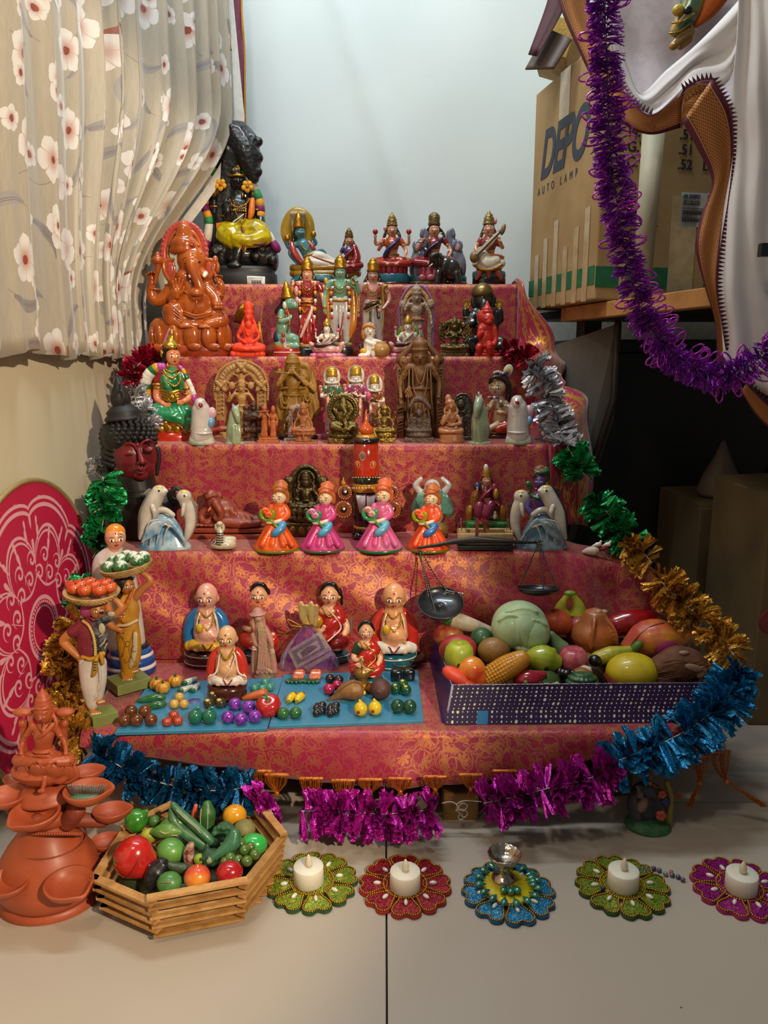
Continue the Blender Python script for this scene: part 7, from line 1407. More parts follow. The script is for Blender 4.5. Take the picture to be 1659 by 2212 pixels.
f.part('print',mat('#b9b49a',.6),[f.S([(640,1411),(684,1384),(693,1400),(650,1425)],d=-16,th=.6)],parent=nt,smooth=False);f.part('print',mat('#3a4038',.6,c2='#6a6e5c',vs=300),[f.S([(648,1410),(662,1398),(676,1394),(686,1398),(668,1412),(655,1420)],d=-16.8,th=.6)],parent=nt,smooth=False)
f.part('folded_edge',mat('#9c9a88',.6),[f.S([(655,1442),(712,1410),(716,1416),(664,1447)],d=-10,th=3)],parent=nt,smooth=False)
f=Fig('sage_figurine','bald sage wrapped in white on a blue and white striped round base','figurine',282,1450,Z=Z1+.002)
for i,(c_,r0,v0,r1,v1)in enumerate((('#1a3f86',54,1450,55,1438),('#ddd6d8',55,1438,53,1430),('#1a4a96',53,1430,50,1414),('#ddd6d8',49,1414,46,1407),('#22559c',46,1407,40,1396),('#201a1c',40,1396,34,1388))):
 f.part('base_tier',glossy(c_),[f.L(282,v0,[(r0*.97,0),(r0,2),(r1,v0-v1),(r1*.8,v0-v1+.5)],sy=.8,seg=32)])
WT=mat('#cfc8c2',.45,bump=.2,c2='#bab0aa',vs=20)
f.part('shawl',WT,[f.C([(272,1390,0,42),(262,1330,0,44),(250,1270,0,46),(244,1220,0,43),(246,1198,0,30),(248,1188,0,18)],20,flat=.7)]+[f.C([(215+i*7,1215+i*9,-24-i,2),(235+i*8,1226+i*10,-33,2.4),(270+i*4,1216+i*12,-30,2)])for i in range(6)],vox=2.4)
f.part('head',FL,[f.E(249,1160,21.5,27,22,d=-4),f.nose(249,1160,21.5,27,22,d=-4,yaw=24),f.C([(248,1180,0,14),(248,1198,0,15)]),f.E(232,1165,4,8,4,d=-4)],vox=1.8)
f.face(249,1160,21.5,27,22,d=-4,yaw=24,lip='#a01824',bindi='#a8181c',eye=1.35,ev=-.1,brow='#2a2018');f.part('scalp_paint',glossy('#e08a1c'),[f.E(249,1151,20.8,20,21,d=-2)])
f.part('white_brow',PALE,[f.C([(256,1152,-26,1),(262,1150,-25,1.4),(268,1153,-20,1)])])
def basket(f,x,v,rx,tilt,m,nm='basket'):
 """woven shallow basket of coiled bands; centre of its rim at x,v"""
 u=f.u;c=f.P(x,v,0);R=(radians(tilt[0]),radians(tilt[1]),0)
 pr=[(.1,-16),(rx*.5,-16),(rx*.78,-13),(rx*.92,-7),(rx,0),(rx*1.0,2),(rx*.94,2),(rx*.86,-5),(rx*.72,-10),(.1,-12)]
 Vs,Fs=g_lathe(c,[(a*u,b*u)for a,b in pr],44,rot=R)
 b=f.part(nm,m,[(Vs,Fs)])
 Rm=Euler(R).to_matrix();g=[]
 for k in range(5):
  rr,zz=[(rx*.80,-12.5),(rx*.88,-9.5),(rx*.94,-6),(rx*.985,-2.5),(rx*1.01,1)][k]
  n=72;pts=[]
  for i in range(n):
   a=2*pi*i/n;q=rr+1.3*(1 if(i+k)%2 else-.3);pts.append(c+Rm@Vector((q*u*cos(a),q*u*sin(a),zz*u)))
  g.append(g_tube(pts,1.9*u,5,closed=True))
 f.part('weave',m,g,parent=b,kind='stuff')
 return c,Rm
WV_=mat('#b8955c',.55,c2='#94713c',vs=90,bump=.3);GB=mat('#7f8a4c',.5,c2='#6f7a40',vs=20)
SKV=mat('#b8743c',.4,c2='#a5642f',vs=20,var=.1)
f=Fig('vendor_man_figurine','clay vendor man in pink turban balancing a basket of red apples','figurine',215,1560,Z=Z1)
f.part('base',GB,[g_box(f.P(221,1547,0),(54*f.u,46*f.u,24*f.u),(0,0,radians(38)))],smooth=False,bevel=1)
f.part('body',SKV,[f.E(210,1317,16,20,16,d=-4),f.nose(210,1317,16,20,16,d=-4,yaw=32,k=1.2),f.C([(206,1332,0,8),(200,1360,2,9),(199,1440,2,9),(202,1520,1,8)]),f.C([(200,1440,2,8),(213,1505,1,7)]),f.C([(170,1355,0,11),(148,1372,0,10.5),(137,1386,0,10),(152,1402,-6,9),(168,1418,-10,7)],10),hand(f,168,1418,-10,24,-40),f.C([(231,1335,0,9),(250,1326,0,9),(263,1313,0,8.5),(254,1300,0,7),(240,1288,0,6)],10),hand(f,242,1290,-4,18,130),f.C([(199,1518,0,8),(199,1534,0,8)]),f.C([(212,1500,0,8),(214,1512,0,7)]),f.E(206,1540,13,6,9,d=-8),f.E(217,1516,11,5,8,d=-4)],vox=1.7)
f.part('toenails',PALE,[f.E(199+i*4.4,1543-i*.6,1.8,1.6,1.6,d=-16+i*.6)for i in range(5)]+[f.E(214+i*3.6,1518-i,1.6,1.4,1.6,d=-11+i*.6)for i in range(4)],kind='stuff');f.part('fingernails',PALE,[f.E(180+i*-2.5,1424+i*3.2,1.5,1.5,1.5,d=-18)for i in range(4)],kind='stuff')
f.face(210,1317,16,20,16,d=-4,yaw=32,lip='#8a2c1c',eye=1.2,brow='#140c08');f.part('moustache',BLK,[f.C([(213,1324,-20,1),(219,1323,-21,2),(225,1324,-17,1)])])
f.part('turban',mat('#a83a6c',.6,bump=.5,c2='#8c2c5c'),[f.E(200,1308,23,19,20,d=4),f.E(188,1318,14,16,14,d=-5),f.C([(184,1312,-10,5),(198,1300,-15,6),(216,1298,-14,6),(228,1302,-4,5)]),f.C([(182,1322,-6,5),(192,1308,-16,5),(212,1304,-17,4)])],vox=1.9)
f.part('shirt',mat('#7c2233',.6,bump=.2,c2='#6a1a2a'),[f.C([(196,1418,0,27),(198,1390,0,30),(198,1362,0,30),(200,1348,0,22)],16,flat=.65),f.C([(176,1350,0,12),(156,1366,0,13)])],vox=2)
f.part('vest',mat('#1c222e',.5,c2='#6a6a6c',vs=110),[f.C([(214,1345,-4,14),(214,1370,-8,19),(214,1400,-9,17),(214,1418,-8,13)],14,flat=.8),f.C([(222,1340,-2,11),(240,1330,-2,12)])],vox=2);f.part('vest_print',mat('#b8aa8c',.5),[f.E(220,1358,7,12,3,d=-23),f.C([(216,1396,-25,1.6),(224,1388,-25,1.8),(228,1380,-24,1.4)]),f.C([(214,1376,-25,1.4),(222,1370,-26,1.4)]),f.C([(226,1400,-22,1.4),(231,1390,-21,1.4)]),f.E(240,1326,8,6,2,d=-13)],kind='stuff')
f.part('braid_trim',mat('#c9a860',.5),[f.beads([(180,1342,-10),(192,1352,-20),(202,1375,-24),(206,1400,-24),(206,1414,-24)],3.4,18)],kind='stuff');f.part('neck_cord',BLK,[f.C([(190,1334,-6,1.2),(200,1342,-14,1.2),(212,1340,-12,1.2)])])
f.part('trousers',mat('#cfc6bc',.6,bump=.25,c2='#b9aea6',vs=20),[f.C([(198,1420,0,27),(197,1450,0,26),(198,1490,0,21),(199,1520,0,14)],16,flat=.75),f.C([(214,1430,-2,16),(216,1470,0,14),(213,1505,2,10)],12)]+[f.C([(212,1430,-20,2),(216,1470,-18,2),(206,1512,-12,2)])],vox=2)
f.part('sash',mat('#b8861c',.5),[f.C([(178,1420,-16,5),(198,1424,-21,5),(222,1412,-18,6)],8,flat=.7),f.C([(218,1412,-20,5),(222,1432,-22,4)],8),f.C([(208,1424,-24,5),(206,1445,-25,5),(202,1458,-24,4)],8)]);f.part('sash_stripes',mat('#20242a',.5),[f.E(184+i*5,1425,1.4,2.4,1,d=-22)for i in range(6)]+[f.E(207-i,1430+i*6,4,1.2,1,d=-30)for i in range(4)],kind='stuff')
c,Rm=basket(f,198,1278,54,(4,4),WV_)
rndv=random.Random(5);aps=[(-36,2,-8),(-14,-2,-24),(18,-2,-24),(40,4,-4),(-22,10,10),(8,8,6),(30,12,16),(-4,14,20),(-40,8,14)]
for i,(a,b_,d_)in enumerate(aps):
 o=Fig('toy_apple',['leftmost front','near left','near right','rightmost','left middle','middle','right rear','rear middle','leftmost rear'][i]+' red toy apple heaped in the turbaned man\'s basket','apple',198+a,1276-b_,Y=f.Y+d_*f.u*.8,group='red apples in the carried basket')
 o.part('body',mat('#c4221c',.25,coat=.5,c2='#c8702c',vs=120),[o.L(198+a,1276-b_+8,[(5,0),(12,3),(16,11),(14.5,19),(9,22.5),(3,20.5),(.5,19)],seg=18)])
 o.part('stem',BLK,[o.C([(198+a,1276-b_-12,0,1),(199+a,1276-b_-15,0,.9)])])
f=Fig('vendor_woman_figurine','clay vendor woman in yellow printed sari balancing a basket of green and white cabbages','figurine',277,1492,Z=Z1)
f.part('base',GB,[g_box(f.P(278,1473,0),(74*f.u,66*f.u,22*f.u),(0,0,radians(40)))],smooth=False,bevel=1)
f.part('body',SKV,[f.E(275,1265,15,19,15,d=-4),f.nose(275,1265,15,19,15,d=-4,yaw=36),f.C([(272,1282,0,8),(274,1320,2,9),(275,1400,2,9),(271,1452,1,9)]),f.C([(276,1390,2,8),(288,1435,3,8)]),f.C([(292,1290,0,10),(308,1272,0,8.5),(325,1257,0,8),(316,1243,0,7),(304,1235,0,6)],10),hand(f,306,1238,-4,18,140,side=-1),f.C([(240,1325,0,9),(230,1338,-4,9),(244,1354,-12,8),(256,1360,-18,6)],10),hand(f,254,1358,-18,20,-20),f.C([(236,1320,0,8),(232,1300,2,8)]),f.C([(270,1450,0,10),(272,1462,0,10)]),f.C([(288,1430,4,9),(288,1444,4,9)]),f.E(275,1467,13,6,10,d=-8),f.E(290,1449,11,5,9,d=-2)],vox=1.7)
f.part('toenails',PALE,[f.E(266+i*4.6,1470-i*.6,1.8,1.6,1.6,d=-16+i*.6)for i in range(5)]+[f.E(286+i*3.6,1452-i,1.6,1.4,1.6,d=-10+i*.6)for i in range(4)],kind='stuff')
f.face(275,1265,15,19,15,d=-4,yaw=36,lip='#7a2c1c',eye=1.2)
f.part('hair',mat('#0f0c0c',.5),[f.E(264,1258,16,20,16,d=-5),f.C([(256,1256,2,10),(254,1278,4,11),(260,1294,4,9)]),f.C([(262,1252,-8,5),(274,1246,-12,5),(286,1250,-8,4)])],vox=1.9)
SY=mat('#c08a1c',.55,c2='#a8741c',vs=18,bump=.15)
f.part('sari',SY,[f.C([(278,1455,0,15),(281,1420,0,23),(278,1380,0,26),(276,1345,0,23),(278,1315,0,23),(280,1296,0,18),(288,1275,0,8)],16,flat=.75),f.C([(268,1290,-12,6),(262,1310,-16,8),(268,1340,-18,7)])],vox=2)
f.part('red_drape',mat('#a8381c',.55,c2='#c08a1c',vs=120),[f.C([(286,1276,-14,3),(276,1300,-22,5),(264,1322,-22,8),(262,1340,-20,5)],8,flat=.6)],vox=1.6)
f.part('cream_panel',mat('#c9b890',.6),[f.C([(254,1352,-16,3),(276,1350,-24,3.4),(296,1340,-18,3)],8),f.C([(292,1370,-19,5),(290,1410,-19,6),(282,1440,-15,5)],8,flat=.5)]);f.part('print',mat('#3a2412',.5),[f.ring(262+i%3*14,1380+i*11,5,6,.4,d=-24+(i%2)*2,a0=i*40,a1=i*40+250)for i in range(7)]+[f.C([(258,1366,-23,.4),(270,1390,-25,.4),(264,1420,-23,.4)]),f.C([(290,1360,-22,.4),(280,1400,-25,.4),(288,1430,-19,.4)])])
f.part('blouse_dots',mat('#d8ccb0',.5),[f.E(256+i%3*6,1318+i//3*7,1.6,1.6,1,d=-27+i%3)for i in range(9)],kind='stuff')
basket(f,273,1222,51,(2,-9),WV_)
for i,(a,b_,d_)in enumerate([(-38,-6,-6),(-12,-4,-24),(24,8,-16),(-12,10,4),(14,16,6),(36,16,2),(2,18,22),(-26,6,12)]):
 o=Fig('toy_cabbage',['leftmost','front left','front right','centre left','centre right','rightmost','rear middle','rear left'][i]+' green and white toy cabbage in the yellow-sari woman\'s basket','cabbage',273+a,1222-b_,Y=f.Y+d_*f.u*.8,group='cabbages in the carried basket')
 CB=glossy('#2f6a3c')
 o.part('head',mat('#d9dccc',.25,coat=.5),[o.E(273+a,1218-b_,15,12.5,14)]);o.part('outer_leaf',CB,[o.E(273+a-6,1220-b_,11,11.5,12,d=-4,rot=(0,.3,0)),o.E(273+a+7,1222-b_,8,10,11,d=-5)],vox=1.3);o.part('vein',mat('#8fb08a',.4),[o.C([(273+a-12,1224-b_,-14,.8),(273+a-5,1214-b_,-16,.9),(273+a,1210-b_,-14,.7)])])
 # ================================================ painted toy vegetables on the blue boards
class Spot:
 """a point on a level surface seen at pixel x,v; lengths in pixels"""
 def __init__(s,rt,x,v,Z=None,Y=None):
  s.c=(MZ(x,v,Z)if Y is None else MP(x,v,Y));s.u=zc(s.c)/FP;s.rt=rt;s.o=s.c-(rt.location if rt else Vector((0,0,0)))
 def w(s,a,b,c):return s.o+Vector((a,c,b))*s.u
 def E(s,a,b,c,rx,rz,ry=None,rot=None,seg=14):return g_ell(s.w(a,b,c),(rx*s.u,(ry or rx)*s.u,rz*s.u),rot,seg,max(7,seg*2//3))
 def C(s,pts,seg=9,k=3,flat=1):q=smooth_path(pts,k)if len(pts)>2 else pts;return g_tube([s.w(*p[:3])for p in q],[p[3]*s.u for p in q],seg,flat=flat)
 def L(s,a,b,c,pr,seg=20,rot=None,sy=1,rib=0,ribn=12):return g_lathe(s.w(a,b,c),[(r*s.u,z*s.u)for r,z in pr],seg,sy,rib,ribn,rot=rot)
 def part(s,name,m,g,vox=None,sm=2,parent=None,kind=None,bevel=None):
  o=mesh_obj(name,g if isinstance(g,list)else[g],m,parent or s.rt,True,vox*s.u if vox else None,sm,bevel=bevel)
  if kind or name in TINY:o['kind']=kind or 'stuff'
  return o
def ribbed(s,a,b,c,r,h,n=6,depth=.16,rot=None,seg=36):
 pr=[(.02,0),(r*.5,h*.02),(r*.85,h*.15),(r,h*.45),(r*.9,h*.78),(r*.6,h*.96),(r*.2,h*.93),(.02,h*.88)]
 Vs,Fs=[],[];R=Euler(rot).to_matrix()if rot else None;c0=s.w(a,b,c)
 for rr,z in pr:
  for j in range(seg):
   t_=2*pi*j/seg;q=rr*(1-depth*(1-abs(sin(t_*n/2))**.6));p=Vector((q*cos(t_),q*sin(t_),z))*s.u
   Vs.append(c0+(R@p if R else p))
 for i in range(len(pr)-1):
  for j in range(seg):Fs.append((i*seg+j,i*seg+(j+1)%seg,(i+1)*seg+(j+1)%seg,(i+1)*seg+j))
 Fs.append(tuple(range(seg-1,-1,-1)));Fs.append(tuple(range((len(pr)-1)*seg,len(pr)*seg)))
 return Vs,Fs
ZB=Z1+.0065
BLU=mat('#3f86a8',.35,coat=.3,c2='#347a9c',vs=12,bump=.15,bs=90)
def board(label,corners):
 P_=[MZ(x,v,ZB)for x,v in corners];c=sum(P_,Vector())/4
 rt=root('vegetable_board',Vector((c[0],c[1],Z1+.001)),label,'board')
 g=g_prism([p-rt.location for p in P_],(0,0,-.0052));mesh_obj('board',[g],BLU,rt,smooth=False,bevel=.0006)
 return rt
BL=board('left blue painted board with glued toy onions, pumpkins and brown eggplants',[(248,1582),(577,1573),(611,1463),(322,1475)])
BR_=board('right blue painted board with glued toy carrots, black beans and yellow mangoes',[(581,1568),(915,1556),(903,1447),(613,1457)])
def ball(rt,name,m,x,v,r,rz=None,extra=None):
 rz=rz or r*.95;s=Spot(rt,x,v+rz*.86,ZB)
 o=s.part(name,m,[s.E(0,rz*.95,0,r,rz,seg=16)])
 if extra:extra(s,o,r,rz)
 return o
GR=glossy('#2f6a34',c2='#1f5228',vs=120)
for x,v in((339,1477),(352,1485),(379,1471)):
 s=Spot(BL,x,v+11,ZB);o=s.part('pumpkin',glossy('#c8902c',c2='#b0741c'),[ribbed(s,0,0,0,16,24,6,.22)]);s.part('stem',mat('#1f4a34',.4),[s.C([(0,20,0,3),(1,27,0,2)])],parent=o)
for x,v,a in((412,1468,.7),(404,1485,.6),(423,1482,1.3)):
 s=Spot(BL,x,v+8,ZB);dx,dz=cos(a)*16,sin(a)*16
 o=s.part('cut_gourd',glossy('#a9b0a4'),[s.C([(-dx*.6,5,-dz*.5,7.5),(dx*.7,7,dz*.7,5.5)])]);s.part('cut_face',glossy('#1f5a34'),[s.E(-dx*.85,5.5,-dz*.75-4,7,6,4)],parent=o)
for x,v,l in((325,1511,29),(331,1526,24)):
 s=Spot(BL,x,v+6,ZB);s.part('green_pepper',GR,[s.C([(-l,3,-3,1.5),(-l*.6,6,-2,6),(l*.3,9,4,8.5),(l*.9,8,8,6)])])
for x,v in((388,1506),(377,1521),(398,1521)):ball(BL,'potato',glossy('#c9a050'),x,v,10.5)
def oliv(s,o,r,rz):s.part('pale_spot',glossy('#d0c060'),[s.E(-2,rz*1.75,-r*.5,5,3)],parent=o)
for x,v in((463,1503),(452,1519),(477,1518)):ball(BL,'brown_fruit',glossy('#3f3418'),x,v,12.5,11.5,oliv)
for x,v in((508,1521),(538,1527),(493,1549),(521,1553),(551,1548)):ball(BL,'purple_onion',glossy('#4a2490',c2='#9a3aa8',vs=150),x,v,14.5)
def stemg(s,o,r,rz):s.part('curved_stem',glossy('#2a7a68'),[s.C([(-2,rz*1.7,0,4),(4,rz*2.1,0,3),(10,rz*2.1,2,2.6)])],parent=o)
for x,v in((423,1548),(453,1548)):ball(BL,'green_eggplant',glossy('#1f6a50'),x,v,16,17,stemg)
for x,v in((376,1544),(362,1559),(385,1557)):
 s=Spot(BL,x,v+8,ZB);s.part('small_tomato',glossy('#b04020'),[ribbed(s,0,0,0,11.5,17,5,.18)])
for x,v in((284,1536),(314,1536),(270,1556),(296,1556),(327,1555)):ball(BL,'brown_eggplant',glossy('#6a3a10',c2='#54280a'),x,v,14)
for x,v in((573,1474),(550,1486),(567,1487),(583,1484)):
 s=Spot(BL,x,v+8,ZB);s.part('teal_gourd',glossy('#3f8a78'),[s.E(0,8,0,9.5,9),s.C([(2,10,2,6),(8,12,10,3.5)])],vox=1.3)
s=Spot(BL,419,1514,ZB+.0002);s.part('purple_paint_patch',mat('#5a5a9c',.4),[s.L(0,0,0,[(14,-1),(14,.4)],sy=.9)])
for x,v in((644,1458),(680,1458)):
 s=Spot(BR_,x,v+10,ZB);o=s.part('carrot_bunch',glossy('#d0764c',c2='#a8482c',vs=200),[s.C([(-9+i*6,5,-2,4),(-6+i*5,10,8,6),(-2+i*3,12,16,6)])for i in range(4)],vox=1.4)
 s.part('leaves',glossy('#1f4f2a'),[s.E(-6+cos(i*pi/5)*12,4,-14-sin(i*pi/5)*4,5,4,10,rot=(0,0,(i-2.5)*-.35))for i in range(6)],parent=o,kind='stuff')
for x,v in((713,1466),(732,1468)):ball(BR_,'black_berry',glossy('#231a18'),x,v,10.5)
for x,v,r in((728,1479,10.5),(711,1489,13)):ball(BR_,'magenta_beet',glossy('#a01c4a'),x,v,r)
for x in(629,647):
 s=Spot(BR_,x,1516,ZB);o=s.part('banana',glossy('#d8b81c'),[s.C([(-6,4,-14,2),(-3,8,-4,8),(3,10,8,9),(6,9,16,6)])]);s.part('brown_patch',glossy('#6a4418'),[s.E(4,15,10,7,3,6)],parent=o);s.part('green_tip',glossy('#3f6a1c'),[s.C([(-6,5,-13,3),(-3,8,-7,5)])],parent=o)
for x,v in((612,1541),(639,1540)):ball(BR_,'green_lime',GR,x,v,13.5)
for x,v in((690,1527),(720,1528)):
 s=Spot(BR_,x,v+18,ZB);s.part('black_grape_bunch',glossy('#171618'),[s.E(-6+(i%2)*11,7+(i%3)*3,-4+i*5.5,9,8)for i in range(7)],vox=1.3,sm=1)
def reddot(s,o,r,rz):s.part('red_spot',mat('#a01828',.4),[s.E(-4,rz*.9,-r*.95,3.4,4,1.5)],parent=o);s.part('mango_tip',glossy('#d0b41c'),[s.C([(2,rz*1.5,4,7),(-2,rz*1.95,8,3)])],parent=o)
for x,v in((779,1532),(810,1530)):ball(BR_,'yellow_mango',glossy('#d8b81c'),x,v,15,16,reddot)
for x,v in((859,1526),(885,1527)):ball(BR_,'green_papaya',glossy('#16442e'),x,v,15,16)
def yt(s,o,r,rz):s.part('yellow_top',glossy('#c8c040'),[s.E(-1,rz*1.8,-3,4.5,2)],parent=o)
for x,v in((854,1488),(870,1479),(877,1491)):ball(BR_,'green_fruit',glossy('#174a2a'),x,v,12,12,yt)
for x,v in((856,1456),(883,1455)):
 s=Spot(BR_,x,v+14,ZB);s.part('black_block_fruit',glossy('#14181c'),[g_box(s.w(0,13,0),(26*s.u,20*s.u,27*s.u),(0,.05,.1))],bevel=.005)
for x,v in((783,1485),(801,1487)):ball(BR_,'yellow_red_mango',glossy('#d8a41c',c2='#b8301c',vs=60),x,v,11.5)
def loose(name,label,cat,x,v,Z=ZB,Y=None,group=None):
 rt=root(name,MZ(x,v,Z)if Y is None else MP(x,v,Y),label,cat,group)
 return Spot(rt,x,v,Z,Y)
s=loose('toy_tomato','large shiny red toy tomato with green calyx on the left blue board','vegetable',582,1538)
o=s.part('body',glossy('#b01c1a'),[ribbed(s,0,0,0,28,44,5,.10,rot=(.5,0,0))]);s.part('calyx',mat('#3f9a5c',.4),[s.C([(-2,39,-14,3),(-2+14*cos(a),38+6*sin(a),-18+8*cos(a*2),1.2)])for a in[i*2*pi/5 for i in range(5)]]+[s.C([(-2,39,-14,2),(-3,48,-16,2.4)])],kind='stuff')
s=loose('toy_carrot','orange toy carrot lying behind the shiny red tomato','vegetable',548,1512);s.part('root',mat('#b85a1c',.4,bump=.3),[s.C([(-22,5,-2,4),(-6,8,2,8),(20,12,10,10)])]);s.part('leaf',GR,[s.C([(20,12,14,4),(30,14,20,3)])])
s=loose('dried_gourd','tan pear-shaped dried pod with thin neck on the right board','pod',757,1512);s.part('body',mat('#8f6538',.5,bump=.3,bs=200,c2='#7a522a'),[s.C([(-50,4,-8,2.5),(-34,9,-4,6),(-12,20,0,18),(8,23,0,23)],14)],vox=1.8);s.part('seam',mat('#6a4422',.6),[s.C([(-45,8,-10,1),(-20,30,-12,1.2),(10,46,-8,1.2),(28,34,-8,1)])]);s.part('tip',mat('#c8b03c',.4),[s.E(30,18,-4,4,5)])
s=loose('dried_nut','round dark brown nut with a small nipple on the right board','nut',822,1510);s.part('body',mat('#50302a',.6,bump=.5,bs=180),[s.E(0,23,0,23.5,23,seg=22),s.E(-4,26,-22,4,3)],vox=1.8)
# ================================================ purple tray of fruit
m,t=newmat('dotted_purple')
uvc=t.coord('UV');U,W,_=t.sep(uvc)
gx=(U*138).fract()-.5;gy=(W*170).fract()-.5
cell=t.comb((U*138)._m('FLOOR')*3.7,(W*170)._m('FLOOR')*1.9,0)
rn=V(t,t.n.new('ShaderNodeTexWhiteNoise').outputs[0]);t.l.new(cell,rn.o.node.inputs[0])
dd=(gx*gx+gy*gy*.55).sqrt();msk=(dd-(.07+.17*(rn*rn*rn*rn)+.06*((U*138)._m('FLOOR')*1.9).sin().abs())).lt(0)
tone_noise=t.noise(uvc,40,2)  # random tone variation between the two dark purples
blue=(U-.055).abs().lt(.008)*W.lt(.017)
c=t.mix(msk,t.mix(tone_noise*.4,lin('#1f0d35'),lin('#2e154f')),lin('#c8bfa4'));c=t.mix(blue,c,lin('#1f6a9c'))
t.put(t.b.inputs['Base Color'],c);setb(t,rough=.6,spec=.3);M_DOT=m
tray=root('gift_tray',(.297,1.17,Z1),'shallow purple gift-box tray with rows of white dots along its front','tray')
PUR=mat('#3a1f5e',.4,coat=.2,c2='#2c1648',vs=12)
def panel(name,P_,th,m,uvs):
 P_=[Vector(p)-tray.location for p in P_];n=(P_[1]-P_[0]).cross(P_[3]-P_[0]).normalized()*th
 Vs=P_+[p-n for p in P_];Fs=[(0,1,2,3),(7,6,5,4)]+[(i,i+4,(i+1)%4+4,(i+1)%4)for i in range(4)]
 return mesh_obj(name,(Vs,Fs),m,tray,smooth=False,uv=uvs+uvs)
zt=Z1+.050;zb_=Z1+.002;L0=(.089,1.046);R0=(.487,1.052);L1=(.101,1.074);R1=(.509,1.082)
panel('front_flange',[(L0[0],L0[1]-.004,zb_),(R0[0],R0[1]-.004,zb_),(R0[0]+.004,R0[1]+.008,zb_+.016),(L0[0]+.002,L0[1]+.008,zb_+.016)],.002,M_DOT,[(0,0),(.4,0),(.4,.016),(0,.016)])
panel('front_wall',[(L0[0]+.002,L0[1]+.009,zb_+.014),(R0[0]+.004,R0[1]+.009,zb_+.014),(R1[0],R1[1],zt),(L1[0],L1[1],zt-.001)],.003,M_DOT,[(0,.016),(.4,.016),(.4,.055),(0,.055)])
panel('left_wall',[(.080,1.285,zb_),(L0[0],L0[1],zb_),(L1[0],L1[1],zt),(.091,1.280,zt)],.003,PUR,[(0,.02),(.24,.02),(.24,.06),(0,.06)])
panel('right_wall',[(R0[0],R0[1],zb_),(.50,1.275,zb_),(.515,1.270,zt),(R1[0],R1[1],zt)],.003,PUR,[(0,.02),(.24,.02),(.24,.06),(0,.06)])
panel('back_wall',[(.50,1.272,zb_),(.082,1.282,zb_),(.091,1.280,zt),(.515,1.270,zt)],.003,PUR,[(0,.02),(.4,.02),(.4,.06),(0,.06)])
panel('bottom',[(.085,1.05,zb_),(.49,1.055,zb_),(.50,1.272,zb_),(.083,1.28,zb_)],.002,PUR,[(0,.02),(.4,.02),(.4,.2),(0,.2)])
mesh_obj('rim_trim',[g_tube([Vector(p)-tray.location for p in((.091,1.280,zt),(L1[0],L1[1],zt),(R1[0],R1[1],zt),(.515,1.270,zt))],.0009,6)],mat('#b8b0c8',.5,c2='#3a1f5e',vs=300),tray)
def fruit(name,label,x,v,Y,cat='fruit',sup=True):
 """centre of the fruit at pixel x,v, depth Y; the root sits below it"""
 c=MP(x,v,Y);rt=root(name,Vector((c[0],c[1],c[2])),label,cat);s=Spot(rt,x,v,None,Y);return s
s=fruit('radish','white radish with green top lying at the back left of the purple tray',1000,1350,1.235,'vegetable')
o=s.part('root',mat('#cfc0a8',.5,bump=.3,c2='#b5a488',vs=60),[s.C([(-24,12,4,17),(0,5,0,18),(30,-4,0,14),(62,-14,0,9)],14)],vox=2.2);s.part('green_top',mat('#2f5a2c',.5,c2='#3f7a3a'),[s.E(-30,14,4,16,18,18,rot=(0,.2,0))],parent=o)
s=fruit('cabbage','large pale green cabbage in the middle of the purple tray',1122,1350,1.195,'vegetable')
CBG=mat('#b0c89c',.4,coat=.25,c2='#9ab88a',vs=26,bump=.4,bs=60)
o=s.part('head',CBG,[s.E(0,0,0,60,53,56,seg=30),s.E(28,-8,-6,36,42,50),s.E(-26,-6,-4,36,44,50)],vox=2.6)
for i,(a,b,c_,rx,rz,ro)in enumerate(((-26,-2,-22,36,44,-.15),(22,-10,-24,40,42,.2),(0,22,-12,46,30,0),(10,-40,-20,34,12,.1))):
 s.part('leaf',CBG,[s.E(a,b,c_,rx,rz,33,rot=(0,ro,0),seg=22),s.C([(a-rx*.8,b+rz*.6,c_-20,2),(a,b+rz*.9,c_-20,2.6),(a+rx*.8,b+rz*.6,c_-20,2)])],parent=o,vox=2.4)
s.part('veins',mat('#8fae86',.5),[s.C([(a,-30,-52,.9),(a*1.6,0,-57+abs(a)*.3,.9),(a*2.2,28,-46+abs(a)*.4,.8)])for a in(-16,-6,6,15)],parent=o,kind='stuff')
s=fruit('persimmon','flattish orange-red persimmon behind the cabbage and brown fruit',1202,1343,1.235);s.part('body',mat('#c04a22',.5,coat=.15,c2='#cc5a2a'),[s.E(0,0,0,34,28,30,seg=22),s.E(16,-8,0,20,20,24)],vox=2.2);s.part('dimple',mat('#8a3418',.6),[s.E(-10,27,-6,5,2)])
s=fruit('joined_pears','yellow-green twin gourd joined at its stem at the back of the tray',1232,1312,1.262);s.part('body',mat('#b0a828',.45,coat=.3,c2='#8fa028',vs=30),[s.C([(-4,30,0,7),(-12,20,0,7),(-20,0,0,13),(-18,-16,0,19)],12),s.C([(0,31,0,7),(9,20,0,8),(17,2,0,14),(18,-16,0,20)],12)],vox=1.9);s.part('stem_cap',mat('#6f9a2c',.45),[s.E(-2,31,0,13,7,8)])
s=fruit('brown_coconut','big smooth orange-brown ridged fruit at centre right of the tray',1284,1364,1.215);s.part('body',mat('#9a5c34',.42,coat=.3,c2='#a8561c',vs=10),[s.C([(0,-14,0,50),(0,4,0,47),(0,22,0,32)],26),s.C([(-4,46,-12,4),(-14,20,-42,4),(-20,-20,-48,4)]),s.C([(14,44,-12,4),(34,14,-36,4),(40,-16,-36,4)])],vox=2.6);s.part('stem_scar',mat('#b08a6a',.5),[s.E(4,48,-8,8,5),s.E(18,46,-2,8,4)])
